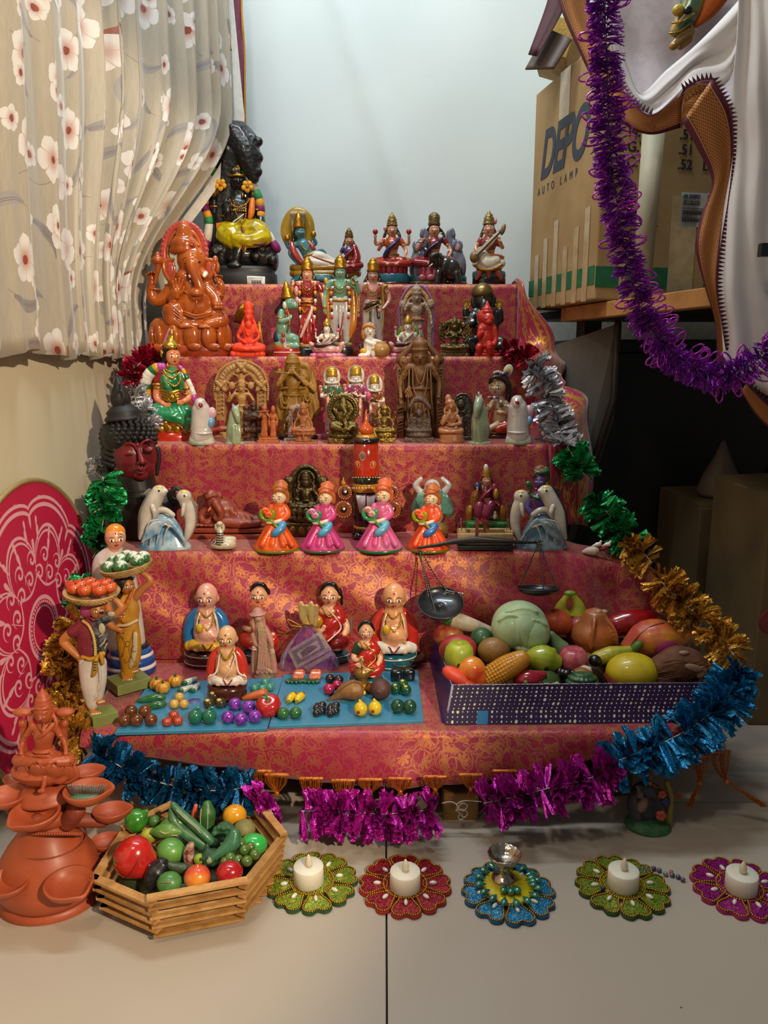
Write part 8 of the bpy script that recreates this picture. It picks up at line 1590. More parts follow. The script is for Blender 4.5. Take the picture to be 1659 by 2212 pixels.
s=fruit('red_mango','long glossy dark red mango behind the pink and orange fruit',1362,1342,1.25);s.part('body',glossy('#9c141c'),[s.C([(-34,-10,0,24),(0,0,0,26),(40,4,0,20),(72,-2,0,10)],16)],vox=2.2)
s=fruit('pink_gourd','large pink and orange knobbed fruit at the right of the tray',1418,1380,1.195);s.part('body',mat('#b8443c',.42,coat=.3,c2='#cf8a2c',vs=16,bump=.5,bs=130),[s.C([(-46,-18,0,30),(-20,-2,0,42),(14,0,0,42),(44,4,0,26),(62,14,0,20),(74,8,0,16)],20)],vox=2.4)
s.part('purple_blush',mat('#a83a6c',.45,coat=.3),[s.E(2,-4,-24,34,26,22)])
s.part('groove',mat('#8a4a1c',.6),[s.C([(-70,-20,-22,1.4),(-50,14,-24,1.6),(-20,36,-20,1.6),(8,42,-14,1.2)])])
s=fruit('coconut','hairy brown coconut with pale worn patches at the right front of the tray',1470,1436,1.125);s.part('husk',mat('#54301c',.75,c2='#6e4226',vs=50,bump=1,bs=140),[s.C([(-34,-4,0,32),(-8,0,0,42),(24,-4,0,38),(42,-10,0,26)],20)],vox=2.4);s.part('worn_patch',mat('#a07c64',.7),[s.E(12,10,-41,20,8,4,rot=(0,.3,0)),s.E(30,-2,-36,12,14,4),s.E(-4,36,-22,11,5,6),s.E(34,-28,-26,6,12,5)],kind='stuff');s.part('fibres',mat('#7a5232',.8),[s.C([(-60+i*3,-24+(i*17)%46,-20-(i*5)%12,.8),(-30+i*4,-14+(i*17)%44,-36,.9),(i*4-4,-10+(i*17)%40,-42+abs(i-8),.7)])for i in range(14)],kind='stuff')
s=fruit('yellow_melon','smooth round yellow melon at the front of the tray',1366,1452,1.13);s.part('body',mat('#c8b01c',.42,coat=.3,c2='#bca41c',bump=.2,bs=60),[s.E(0,0,0,57,42,46,seg=32)])
s=fruit('yellow_cucumber','knobbly yellow-green curved cucumber with black end',1330,1408,1.165,'vegetable');s.part('body',mat('#b8a82c',.42,coat=.3,c2='#7f8f24',vs=50,bump=.5,bs=150),[s.C([(-40,-16,0,16),(-10,-6,0,18),(20,0,0,13),(38,6,0,9),(48,16,0,9)],14)],vox=2);s.part('black_end',glossy('#16171a'),[s.E(-46,-16,-10,15,13,13)]);s.part('green_tip',mat('#4a6a24',.45),[s.C([(38,8,-2,9.5),(48,17,-2,10)])])
s=fruit('pink_garlic','pink streaked bulb with white tip between guava and cucumber',1238,1425,1.15,'vegetable');s.part('body',mat('#a83a4a',.4,coat=.3,c2='#c86a70',vs=60),[ribbed(s,0,-26,0,33,54,9,.07,rot=(0,0,0))]);s.part('white_tip',mat('#d0bfa8',.5),[s.C([(14,-8,-28,8),(26,-12,-32,10)])])
s=fruit('guava','yellow-green knobbed guava with a black spot in the tray centre',1170,1424,1.14);s.part('body',mat('#a8b02c',.4,coat=.3,c2='#8f9c20',vs=26),[s.C([(-34,6,0,9),(-18,4,0,24),(6,0,0,31),(22,-6,0,24)],16),s.E(0,24,0,12,8),s.E(22,18,0,10,8)],vox=2);s.part('black_spot',BLK,[s.E(4,-10,-31,5,6,2)])
s=fruit('green_pear','dull green pear wedged between the cabbage and brown fruit',1204,1392,1.19);s.part('body',mat('#5a7a4c',.45,coat=.2,c2='#6f8a58'),[s.C([(-14,22,0,9),(-6,8,0,14),(6,-10,0,22)],14)],vox=2)
s=fruit('potato','tan brown potato beside the cabbage',1067,1405,1.16,'vegetable');s.part('body',mat('#8f6a34',.5,coat=.15,c2='#7c5828',vs=30,bump=.3),[s.E(0,0,0,36,29,28,seg=22),s.E(-8,-6,0,26,24,24)],vox=2.2)
s=fruit('green_mango','dark green mango behind the potato',1040,1382,1.195);s.part('body',mat('#2c5a30',.45,coat=.3,c2='#1f4a28'),[s.E(0,0,0,25,27,24,seg=20)])
s=fruit('green_citrus','round yellow-green fruit with black spot at the left of the tray',992,1418,1.13);s.part('body',mat('#a0a82c',.42,coat=.3,c2='#7f9024',vs=26),[ribbed(s,0,-30,0,33,64,5,.05)]);s.part('black_spot',BLK,[s.E(-2,-8,-31,5,6,3)])
s=fruit('red_apple','dull red ridged fruit behind the round yellow-green fruit',990,1404,1.175);s.part('body',mat('#9c2c30',.45,coat=.2),[s.E(0,0,0,42,34,30,seg=24)])
s=fruit('red_mango','dark red and yellow fruit in the back left corner of the tray',968,1372,1.235);s.part('body',mat('#8a1824',.45,coat=.2,c2='#b8742c',vs=30),[s.E(0,0,0,34,26,26,seg=22)])
s=fruit('bell_pepper','peach and yellow bell pepper at the left front of the tray',1022,1452,1.11,'vegetable');s.part('body',glossy('#d08a2c',c2='#b8381c',vs=16),[s.E(-4,4,0,32,32,28),s.E(10,-14,-6,20,24,20),s.E(-14,-10,-4,20,24,20)],vox=2.2)
s=fruit('corn_cob','yellow corn cob slanting across the front of the tray',1090,1448,1.115,'vegetable');cb=s.part('cob',mat('#c8861c',.4,coat=.3),[s.C([(-52,-26,0,16),(-30,-14,0,24),(4,6,0,27),(34,24,0,22)],18)],vox=2.2)
s.part('kernels',mat('#d0962c',.35,coat=.4),[s.E(-50+i*6.0-sin(a)*R_*.55,-25+i*3.7+sin(a)*R_*.84,-cos(a)*R_,3.7,3.4,3.2)for i in range(14)for R_ in[15+10*sin(.25+i*.19)]for a in[-1.2+k*.30 for k in range(9)]],parent=cb,kind='stuff')
for x,v,l in((982,1462,'orange-red carrot end in the front left corner of the tray'),(1002,1478,'short orange-red carrot against the front tray wall')):
 s=fruit('carrot',l,x,v,1.10,'vegetable');s.part('root',mat('#d0442c',.5),[s.C([(-14,12,0,14),(4,0,0,18),(24,-14,0,16)],12)])
s=fruit('red_pepper','dark red pepper with pale green stem at the tray front',1142,1470,1.105,'vegetable');s.part('body',glossy('#a01c2c'),[s.E(0,0,0,30,24,22,seg=20),s.C([(16,10,0,14),(32,14,0,8)])],vox=2);s.part('stem',glossy('#6f9a3c'),[s.C([(-10,0,-22,4),(-12,8,-28,5)])])
s=fruit('garlic','off-white garlic bulb at the tray front',1190,1484,1.10,'vegetable');s.part('body',mat('#b8ae94',.5,c2='#a09478',vs=60),[ribbed(s,0,-20,0,25,32,7,.1),s.C([(18,-4,0,6),(32,-2,0,3)])])
s=fruit('custard_apple','dark green knobbly custard apple at the tray front',1257,1474,1.105);s.part('body',mat('#2f5c34',.4,coat=.3,c2='#24482a'),[s.E(0,0,0,33,24,26)]+[s.E(31*cos(a)*cos(e_),23*sin(e_),-25*abs(sin(a))*cos(e_),6,5.5)for e_ in(.1,.55,1.0)for a in[i*.35 for i in range(10)]],vox=1.8,sm=1)
s=fruit('purple_grapes','bunch of glossy black-purple grapes below the guava',1218,1458,1.125);s.part('grapes',glossy('#17141c'),[s.E(-16+i*7,(i*13)%14-6,(i*7)%10-6,9,9)for i in range(6)],vox=1.6,sm=1,kind='stuff')
s=fruit('pink_plum','dull pink fruit behind the persimmon',1248,1366,1.245);s.part('body',mat('#a84048',.45,coat=.2),[s.E(0,0,0,26,34,24,seg=18)])
s=fruit('dry_stems','bundle of thin brown stems beside the yellow melon',1292,1462,1.12,'stems');s.part('stem',mat('#3c2a1c',.6),[s.C([(-16+i*4,22,-6,2),(-6+i*6,0,-8,2.2),(4+i*7,-22,-6,2)])for i in range(4)],kind='stuff')
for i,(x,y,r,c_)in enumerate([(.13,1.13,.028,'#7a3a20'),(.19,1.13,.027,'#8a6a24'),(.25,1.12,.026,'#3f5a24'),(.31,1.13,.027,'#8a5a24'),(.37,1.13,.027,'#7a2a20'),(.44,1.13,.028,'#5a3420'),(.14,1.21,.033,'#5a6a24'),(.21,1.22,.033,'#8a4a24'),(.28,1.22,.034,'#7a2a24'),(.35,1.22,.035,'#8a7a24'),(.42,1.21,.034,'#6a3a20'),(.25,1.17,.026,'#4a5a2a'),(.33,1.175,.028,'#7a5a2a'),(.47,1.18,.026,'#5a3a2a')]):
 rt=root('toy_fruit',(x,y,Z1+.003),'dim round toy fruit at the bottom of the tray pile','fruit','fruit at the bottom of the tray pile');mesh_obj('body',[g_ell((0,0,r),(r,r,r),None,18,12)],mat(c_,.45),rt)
 # ================================================ stick basket of vegetables on the floor
TOPZ=.066
cp=[(203,1885),(325,1937),(527,1900),(610,1797),(550,1724),(397,1721),(268,1784)]
CW=[MZ(x,v,TOPZ)for x,v in cp];cen=sum(CW,Vector())/7;cen=Vector((cen[0],cen[1],0))
bk_=root('stick_basket',cen,'seven-sided wooden basket of stacked flat sticks holding toy vegetables','basket')
STK=[mat(c_,.6,bump=.4,bs=300,c2=c2_,vs=60)for c_,c2_ in(('#b98a52','#a07238'),('#c4965c','#ac7c42'),('#ad7e46','#946a34'))]
def stick(a,b,w_,h_,m,ext=.006,name='stick',par=None):
 d=b-a;L_=d.length;dn=d.normalized();a2,b2=a-dn*ext,b+dn*ext;c=(a2+b2)/2;ang=atan2(d.y,d.x)
 pit=math.asin(d.z/max(L_,1e-6))
 return mesh_obj(name,[g_box(c-cen,(L_+2*ext,w_,h_),(0,-pit,ang))],m,par or bk_,smooth=False)
for k in range(8):
 z=TOPZ-.0045-k*.0068;sc=1-.012*k
 P_=[Vector((cen.x+(p.x-cen.x)*sc,cen.y+(p.y-cen.y)*sc,z))for p in CW]
 for i in range(7):
  off=.0032*(1 if(i+k)%2 else-1)
  stick(P_[i]+Vector((0,0,off)),P_[(i+1)%7]+Vector((0,0,off)),.010 if k==0 else .009,.0034,STK[(i+k)%3],.004)
for i in range(44):
 a=2*pi*i/44;rr=.074;z=.004+(i%2)*.0032;p=cen+Vector((cos(a)*rr*1.1,sin(a)*rr*.8,z));dd=Vector((cos(a+.7),sin(a+.7)*.8,0))*.022
 stick(p-dd,p+dd,.007,.003,STK[i%3],0)
mesh_obj('bottom',[g_lathe((0,0,.008),[(.075,0),(.085,.003),(.09,.004)],14)],STK[2],bk_,smooth=False)
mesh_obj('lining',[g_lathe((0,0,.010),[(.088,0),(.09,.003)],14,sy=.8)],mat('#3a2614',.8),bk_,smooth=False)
def veg(name,label,x,v,Z,cat='vegetable'):
 c=MZ(x,v,Z);rt=root(name,c,label,cat);return Spot(rt,x,v,Z)
ZV=.062
s=veg('lime','glossy green toy lime resting on the back left rim of the stick basket',294,1772,.072,'fruit');s.part('body',glossy('#3f8a2a',c2='#2f7020'),[s.E(0,0,0,25,25,25,seg=20),s.C([(16,14,0,12),(24,22,0,5)])],vox=1.8)
s=veg('toy_tomato','large red plastic toy tomato with moulded seam in the stick basket',293,1853,.068);s.part('body',mat('#b8201a',.22,coat=.6),[s.E(-4,2,0,42,46,40,rot=(0,.5,0),seg=24),s.E(10,-8,0,36,36,36)],vox=2.4,sm=4);s.part('seam',mat('#8a1414',.4),[s.C([(-28,-36,-16,.8),(-4,-14,-40,1),(14,12,-38,1),(22,34,-18,.8)])]);s.part('stem',GR,[s.C([(-38,8,-22,3),(-30,12,-28,3)])])
s=veg('green_mango','large pale green mango at the centre left of the stick basket',369,1838,.062,'fruit');s.part('body',mat('#4f8a3a',.35,coat=.4,c2='#6a9a44',vs=18),[s.E(0,0,0,31,26,28,seg=22,rot=(0,.2,0)),s.E(14,-4,0,20,20,20)],vox=2)
s=veg('striped_gourd','green gourd with pale lengthwise stripes standing at the back of the stick basket',448,1766,.066);s.part('body',mat('#3a6a34',.4,coat=.3,c2='#2f5a2c'),[s.C([(0,-34,-6,9),(0,-10,-2,16),(0,10,2,18),(0,26,4,12)],16)],vox=2);s.part('stripe',mat('#b0bc8c',.5),[s.C([(q*.5-1,-34,-14,.9),(q*1.1-1,0,-17,1.1),(q-1,26,-9,.9)])for q in(-9,5)],kind='stuff')
CU=mat('#2f6444',.42,coat=.3,c2='#4f7a54',vs=60)
s=veg('cucumber','long dark green cucumber slanting across the stick basket',414,1784,.078);s.part('body',CU,[s.C([(-40,44,10,7),(-24,28,6,9),(8,0,0,10),(34,-22,-8,10),(48,-36,-10,8)],12)],vox=1.8);s.part('worn_streak',mat('#8f9478',.6),[s.C([(-30,38,-2,1.5),(-10,20,-6,2.4),(10,4,-10,2),(22,-8,-14,1.4)])])
s=veg('cucumber','thicker bent dark green cucumber under the slanting one',404,1796,.068);s.part('body',CU,[s.C([(-34,50,8,5),(-30,26,6,11),(-14,6,0,13),(12,-12,-4,14),(36,-26,-8,13)],12)],vox=1.8)
for x,v,z,a,l in((364,1794,.072,-.12,'pointed green gourd with scuffed skin lying left of the cucumbers'),(378,1778,.076,-.35,'smaller pointed green gourd stacked on the scuffed one')):
 s=veg('pointed_gourd',l,x,v,z);s.part('body',mat('#4f7f34',.42,coat=.3,c2='#6f9444',vs=40),[s.C([(-36*cos(a),-36*sin(a)*-1,0,6),(-18,18*a,0,15),(6,-6*a,0,16),(28*cos(a),28*sin(a),0,8),(42*cos(a),42*sin(a),0,2)],14)],vox=1.9);s.part('scuff',mat('#a8a478',.6),[s.C([(-14,8,-15,1),(-4,4,-17,2),(6,6,-16,1)]),s.C([(10,-2,-15,1),(22,-4,-12,1.4)])],kind='stuff')
s=veg('small_lime','small dark green fruit between the lime and pointed gourds',333,1774,.064,'fruit');s.part('body',mat('#3f6a2a',.4),[s.E(0,0,0,14,13,13)])
s=veg('lemon','small yellow-green fruit behind the large red tomato',321,1806,.060,'fruit');s.part('body',mat('#a8a42c',.4,c2='#8a8a2c',vs=80),[s.E(0,0,0,18,17,17)])
s=veg('orange','smooth yellow-orange plastic fruit at the back right of the stick basket',507,1762,.066,'fruit');s.part('body',glossy('#d8961c'),[s.E(0,0,0,26,24,24,seg=20)]);s.part('tip',glossy('#c8801c'),[s.E(2,22,-4,4,3)])
s=veg('olive_guava','matte olive-green round fruit beside the orange one',528,1792,.062,'fruit');s.part('body',mat('#6f6a34',.55,c2='#80784a',vs=90,bump=.2),[s.E(0,0,0,24,22,23,seg=20)])
s=veg('plastic_mango','bright green plastic toy fruit with a red ring at the right of the stick basket',546,1824,.062,'fruit');s.part('body',glossy('#2faa4a'),[s.E(2,0,0,30,23,24,seg=22)]);s.part('red_ring',glossy('#b83a24'),[s.C([(-26,-2,-8,5),(-16,12,-14,3)])])
s=veg('carrot','small orange-pink carrot end at the back of the stick basket',421,1756,.064);s.part('root',mat('#c85a3c',.45),[s.C([(-3,-18,0,8),(0,0,2,7.5),(2,14,4,5)])])
s=veg('broccoli','dark green crumbly vegetable crown behind the curved eggplant',486,1792,.066);s.part('crown',mat('#2f5a3a',.6,bump=.6,bs=200),[s.E(0,0,0,21,17,18)]+[s.E(20*cos(a),13*sin(a),-10*abs(cos(a*2))-4,7,6)for a in[i*.52 for i in range(12)]],vox=1.6,sm=1)
s=veg('green_eggplant','curved dark green eggplant with cut stem on top of the pile',486,1822,.080);s.part('body',mat('#2c6244',.35,coat=.4,c2='#3f7454',vs=30),[s.C([(20,16,6,15),(16,2,2,19),(4,-8,-6,15),(-14,-18,-12,10),(-27,-26,-16,8)],14)],vox=1.9);s.part('cut_stem',mat('#8f9a74',.6),[s.C([(-28,-26,-17,7.5),(-31,-28,-19,7)],12)])
s=veg('bitter_gourd','dark green bumpy vegetable beneath the eggplant stem',459,1852,.062);s.part('body',mat('#24442c',.5,bump=.9,bs=120),[s.E(0,0,0,28,18,20),s.C([(-14,8,4,8),(-12,22,6,6)]),s.C([(14,0,0,8),(26,6,0,4)])]+[s.E(-20+i*8,8-(i%2)*14,-17,4,4)for i in range(6)],vox=1.7,sm=1)
s=veg('bean_pod','dark red and cream speckled pod in the middle of the stick basket',410,1850,.062);s.part('body',mat('#6a1a1c',.5,c2='#b8a088',vs=150),[s.C([(2,24,4,9),(-2,6,0,12),(0,-10,-4,12),(2,-24,-6,7)],12)],vox=1.6)
s=veg('peach','orange and red toy peach at the front of the stick basket',426,1893,.066,'fruit');s.part('body',mat('#c4202c',.25,coat=.5,c2='#d8902c',vs=16),[s.E(0,-2,0,29,26,27,seg=22),s.C([(0,16,0,14),(2,27,0,4)])],vox=2)
s=veg('red_apple','glossy red toy apple at the front right of the stick basket',496,1884,.066,'fruit');s.part('body',glossy('#a8141c'),[s.E(0,0,0,29,23,25,seg=22)]);s.part('seam',mat('#7a0f14',.4),[s.C([(-26,6,-10,.7),(-16,-8,-22,.8),(-12,-22,-12,.7)])])
s=veg('plum','blackish blue plum beside the large red tomato',338,1884,.060,'fruit');s.part('body',mat('#16181f',.35,coat=.4),[s.C([(-6,-14,-4,22),(4,4,0,25),(10,12,2,20)],16)],vox=2)
s=veg('dark_gourd','small dark olive gourd across the dark plum',386,1876,.064);s.part('body',mat('#2c3c1c',.45,coat=.2),[s.C([(-20,8,0,8),(-4,0,0,13),(14,-2,0,13),(24,-2,0,9)],12)],vox=1.7)
s=veg('banded_gourd','round green fruit with a brown ring scar at the front edge',366,1907,.060,'fruit');o=s.part('body',mat('#3f7434',.4,coat=.3,c2='#4f8440'),[s.E(0,0,0,27,23,24,seg=22)]);s.part('ring_scar',mat('#7a6a54',.5),[g_tube([s.w(-1+13*cos(a),7+9*sin(a),-20+4*cos(a)**2)for a in[i*2*pi/16 for i in range(16)]],1.6*s.u,6,closed=True)])
for i,(x,v)in enumerate(((503,1833),(527,1836),(541,1830),(497,1853),(514,1858),(533,1860),(550,1846),(520,1822),(487,1862))):
 s=veg('green_berry',['leftmost','top centre','top right','lower left','lower middle','lower right','rightmost','uppermost','bottom left'][i]+' of the small round green berries beside the green plastic fruit',x,v,.066+.004*(i%2),'fruit');s.root=s.rt;s.rt['group']='green berries in the stick basket';s.part('body',mat('#55702c',.3,coat=.5,c2='#3f5a24'),[s.E(0,0,0,12,11.5,12)])
s=veg('small_lime','tiny yellow-green fruit below the cucumbers',430,1856,.062,'fruit');s.part('body',mat('#8a9a2c',.4),[s.E(0,0,0,12,12,12)])
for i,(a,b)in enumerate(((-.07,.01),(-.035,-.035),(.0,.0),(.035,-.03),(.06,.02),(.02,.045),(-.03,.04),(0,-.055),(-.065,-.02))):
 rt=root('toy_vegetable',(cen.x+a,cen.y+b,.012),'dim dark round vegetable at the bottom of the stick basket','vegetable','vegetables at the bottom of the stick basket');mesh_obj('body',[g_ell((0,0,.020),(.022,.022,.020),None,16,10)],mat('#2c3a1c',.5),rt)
 # ================================================ beaded flower mats with candles
def bead_line(P_,r,step):
 out=[];acc=0;n=len(P_)
 for i in range(n):
  a,b=P_[i],P_[(i+1)%n];L_=(b-a).length
  while acc<L_:out.append(a+(b-a)*(acc/L_));acc+=step
  acc-=L_
 return g_join([g_ell(p,(r,r,r*.8),None,6,5)for p in out])
m_bead=mat('#b8892c',.25,.85,var=.1);M_PEARL=mat('#d8d2c8',.2,coat=.8,var=.05)
def glit(c,c2):
 key=('glit',c)
 if key in MATS:return MATS[key]
 m,t=newmat('glitter');oc=t.coord();v=t.vor(oc,900,'F1');r_=t.sep(v.outputs['Color'])
 t.put(t.b.inputs['Base Color'],t.mix(r_[0].gt(.72),t.mix(r_[1],lin(c),tuple(x*.55 for x in lin(c))),lin(c2)));setb(t,rough=.28,metal=r_[0].gt(.45)*.75)
 t.bump(r_[2],.9,.0012);MATS[key]=m;return m
def heart(r0,r1,w_,n=7):
 """petal outline along +x: narrow inside, notched outside"""
 L=r1-r0;pts=[(r0,0),(r0+.04*L,.34*w_),(r0+.30*L,.60*w_),(r0+.6*L,.95*w_),(r0+.80*L,1.0*w_),(r0+.94*L,.80*w_),(r0+1.0*L,.42*w_),(r0+.89*L,0)]
 pts=pts+[(x,-y)for x,y in pts[-2:0:-1]]
 q=smooth_path(pts+[pts[0]],3)[:-1];return q
def mat_flower(label,x,v,felt,gl,gl2,rot=0,R=.0585,np_=8,group=None):
 c=MZ(x,v,.001);rt=root('beaded_flower_mat',c,label,'mat','beaded flower mats in a row on the floor')
 FM=mat(felt,.8);G=glit(gl,gl2)
 ho=heart(.020,R,R*.315);hi=heart(.024,R-.0035,R*.315-.0030)
 for k in range(np_):
  a=rot+2*pi*k/np_;ca,sa=cos(a),sin(a)
  T=lambda q,z:Vector((q[0]*ca-q[1]*sa,q[0]*sa+q[1]*ca,z))
  pe=mesh_obj('petal',[g_prism([T(q,0)for q in ho],(0,0,.003))],FM,rt,smooth=False)
  mesh_obj('glitter',[g_prism([T(q,.003)for q in hi],(0,0,.0008))],G,pe,smooth=False)
  b=mesh_obj('beads',[bead_line([T(q,.0045)for q in heart(.0225,R-.002,R*.315-.0014)],.00145,.0029)],m_bead,pe);b['kind']='stuff'
  mesh_obj('pearl',[g_ell(T((.0355,0),.0055),(.0052,.0026,.0026),(0,0,a),10,7)],M_PEARL,rt)
 mesh_obj('centre',[g_lathe((0,0,0),[(.027,0),(.027,.0036),(.026,.0040)],32)],G,rt)
 b=mesh_obj('beads',[bead_line([Vector((.0275*cos(i*pi/16),.0275*sin(i*pi/16),.0048))for i in range(32)],.0016,.0031)],m_bead,rt);b['kind']='stuff'
 return rt
M1=[('flower mat with olive green glitter petals nearest the stick basket',674,1908,'#24502c','#7f9a24','#d8e06a',.22),('flower mat with red glitter petals and gold beads',875,1915,'#a8241c','#8f1424','#e05a6a',.0),('flower mat with blue glitter petals carrying the silver lamp',1098,1930,'#1a5a8a','#1678b0','#7ad0f0',.15),('flower mat with olive green glitter petals near the fallen bead string',1344,1917,'#24502c','#6f8a24','#c8d060',.05),('flower mat with magenta glitter petals at the right edge',1597,1921,'#a01c5c','#8f1470','#e050c0',.2)]
for a in M1:mat_flower(*a)
M_WAX=mat('#dcd6c6',.45,sss=.15,var=.03);M_FL=mat('#d8cbb0',.4,sss=.2,var=.05)
def candle(label,x,v):
 c=MZ(x,v,.0055);rt=root('tealight_candle',c,label,'candle','white electric tealights')
 mesh_obj('cup',[g_lathe((0,0,0),[(.0185,0),(.0192,.001),(.0190,.0225),(.0182,.0235),(.004,.0232)],48)],M_WAX,rt)
 mesh_obj('flame_tip',[g_lathe((.0004,0,.0228),[(.0034,0),(.0046,.003),(.0047,.0065),(.0036,.011),(.0016,.0150),(.0004,.0168)],18)],M_FL,rt)
candle('white electric tealight on the olive mat beside the stick basket',667,1905);candle('white electric tealight on the red glitter mat',875,1916);candle('white electric tealight on the olive mat near the fallen beads',1345,1914);candle('white electric tealight on the magenta mat at the right edge',1600,1921)
c=MZ(1098,1916,.0048);rt=root('yellow_disc',c,'yellow painted disc ringed with green glass drops on the blue mat','ornament');s=Spot(rt,1098,1916,.0048)
mesh_obj('disc',[g_lathe((0,0,0),[(.032,0),(.032,.002),(.031,.0025)],36)],glossy('#c8b41c'),rt)
GEM=mat('#0a5a48',.05,coat=1,c2='#0f7a5c',spec=.9)
def gem(a,rr,z,l=.0075):
 p=Vector((cos(a)*rr,sin(a)*rr*1.0,z));mesh_obj('glass_drop',[g_lathe(p,[(.0004,-l*.9),(l*.25,-l*.5),(l*.5,0),(l*.52,l*.3),(l*.36,l*.62),(.0003,l*.8)],12,rot=(pi/2,.0,a+pi/2),sy=.8)],GEM,rt)
for i in range(16):gem(2*pi*i/16+.1,.036,.0065,.009)
for a in(pi*1.5-.5,pi*1.5,pi*1.5+.5):gem(a,.016,.0075,.0095)
for i in range(4):gem(-.25+i*.22,.030,.009)
f_=MZ(1088,1897,.0075);rt=root('silver_lamp',f_,'small silver cup lamp with scalloped bowl and flared foot on the yellow disc','lamp')
SLV=mat('#b8ac9c',.16,.95,var=.15,bump=.25,bs=250)
mesh_obj('foot',[g_lathe((0,0,0),[(.0155,0),(.0155,.0015),(.012,.004),(.0075,.007),(.0055,.011),(.0078,.0135),(.0055,.016),(.005,.019)],32)],SLV,rt)
Vs,Fs=g_lathe((0,0,.019),[(.005,0),(.011,.002),(.017,.008),(.0205,.0165),(.0195,.0165),(.016,.009),(.010,.0045),(.0002,.0035)],48,rib=.06,ribn=16);mesh_obj('bowl',[(Vs,Fs[:-1])],SLV,rt)
c=MZ(1400,1884,.003);rt=root('bead_string',c,'loose string of dark blue and silver beads on the floor','beads')
o=mesh_obj('beads',[g_ell(MZ(x,v,.003)-c,(.0035,.003,.003),None,10,7)for x,v in((1388,1877),(1398,1874),(1405,1880),(1412,1876),(1424,1880),(1438,1888),(1452,1890),(1465,1894),(1475,1900),(1393,1884),(1380,1880))],mat('#1f1a4a',.2,coat=.6,c2='#7a7a84',vs=60),rt);o['kind']='stuff'
o=mesh_obj('amber_bead',[g_ell(MZ(1450,1884,.003)-c,(.003,)*3,None,8,6)],glossy('#a8601c'),rt)
tag(mesh_obj('dark_bead',[g_ell(MZ(1303,1919,.007),(.0032,)*3,None,10,7)],glossy('#2a1c5a')),'single dark purple bead lying on the second olive mat','bead')
# ================================================ terracotta lamp tower
TCM=mat('#9c4524',.5,coat=.12,c2='#a84e2a',vs=14,bump=.15,bs=120,coatr=.3);TCD=mat('#8a3c24',.55,c2='#7c3420',bump=.2)
f=Fig('lamp_tower','terracotta tower of oil saucers topped by a lotus goddess at the left edge','lamp',112,1962,Y=.845,Z=0)
f.part('base_dish',TCM,[f.L(112,1964,[(100,0),(108,6),(96,16),(92,20)],sy=.85,seg=48)]);f.part('dome',TCM,[f.L(112,1948,[(92,0),(97,8),(106,22),(107,45),(98,80),(80,110),(60,135),(50,152),(46,166)],sy=.9,seg=56)])
f.part('rope_band',TCM,[f.E(112+66*cos(a),1828,3,4,3,d=60*sin(a))for a in[i*2*pi/70 for i in range(70)]],kind='stuff');f.part('groove',TCD,[f.hring(112,1840,72,1.8,sy=.9,n=40)])
def saucer(x,v,r,d,tilt=0,rz=0,m=TCM,sp=0):
 """oil saucer with pinched lip, rim centre at x,v"""
 c=f.P(x,v,d);u=f.u;prof=[(.3,-.62),(.62,-.52),(.88,-.28),(1.0,0),(.98,.07),(.90,.06),(.80,-.16),(.55,-.34),(.02,-.40)];seg=40;Vs,Fs=[],[];R=Euler((radians(tilt),0,0)).to_matrix()
 for q,z in prof:
  for j in range(seg):
   b=2*pi*j/seg;k=1+.18*math.exp(-((((b-sp+pi)%(2*pi))-pi)/.34)**2)*max(0,(q-.5)*2)
   Vs.append(c+R@(Vector((q*k*r*cos(b),q*k*r*sin(b)*.92,z*r*.95-(.05*r*math.exp(-((((b-sp+pi)%(2*pi))-pi)/.2)**2)if q>.85 else 0)))*u))
 for i in range(len(prof)-1):
  for j in range(seg):Fs.append((i*seg+j,i*seg+(j+1)%seg,(i+1)*seg+(j+1)%seg,(i+1)*seg+j))
 Fs.append(tuple(range(seg-1,-1,-1)));Fs.append(tuple(range((len(prof)-1)*seg,len(prof)*seg)))
 return f.part('saucer',m,[(Vs,Fs)])
saucer(151,1934,49,-95,8,sp=-.7);saucer(20,1930,44,-85,6,sp=3.6);saucer(78,1782,50,-60,6,sp=-2.2);so=saucer(190,1733,47,-40,0,sp=.2);saucer(190,1690,34,60,-4,sp=.5);saucer(242,1775,40,40,-4,sp=.3);saucer(18,1744,40,-20,4,sp=3.3);saucer(40,1706,30,60,-4,sp=2.6);saucer(232,1840,34,60,0,sp=.4)
f.part('bracket',TCD,[f.C([(150,1800,-10,22),(168,1778,-25,20)]),f.C([(100,1808,-20,20),(84,1800,-45,18)]),f.C([(70,1790,0,16),(30,1775,-10,14)]),f.C([(150,1795,20,18),(226,1800,35,14)]),f.C([(140,1950,-50,20),(150,1960,-80,16)]),f.C([(60,1950,-50,20),(30,1955,-70,16)]),f.C([(140,1760,20,14),(184,1722,50,12)]),f.C([(80,1760,20,14),(46,1730,50,12)]),f.C([(150,1860,30,18),(226,1868,55,12)])],vox=3,kind='stuff')
f.part('foil_cup',mat('#a8a8a4',.3,.8,var=.2),[f.C([(190+34*cos(a)*(1-.1*k),1738-6,-40+30*sin(a)*(1-.1*k),2),(190+39*cos(a+.03),1738-13,-40+35*sin(a+.03),1.6)],5)for k,a in enumerate([0]*0)]+[g_tube([f.P(190+(30+(i%2)*3)*cos(i*pi/30),1742,-40+(27+(i%2)*3)*sin(i*pi/30)),f.P(190+(37+(i%2)*4)*cos(i*pi/30),1726-(i%2)*2,-40+(33+(i%2)*4)*sin(i*pi/30))],[1.8*f.u,1.4*f.u],5)for i in range(60)],kind='stuff');f.part('green_wax',mat('#5a8060',.4),[f.L(188,1747,[(31,0),(31,5),(20,7)],d=-40,sy=.85)])
f.part('neck',TCM,[f.L(112,1790,[(48,0),(40,12),(36,26),(44,34)],seg=40)])
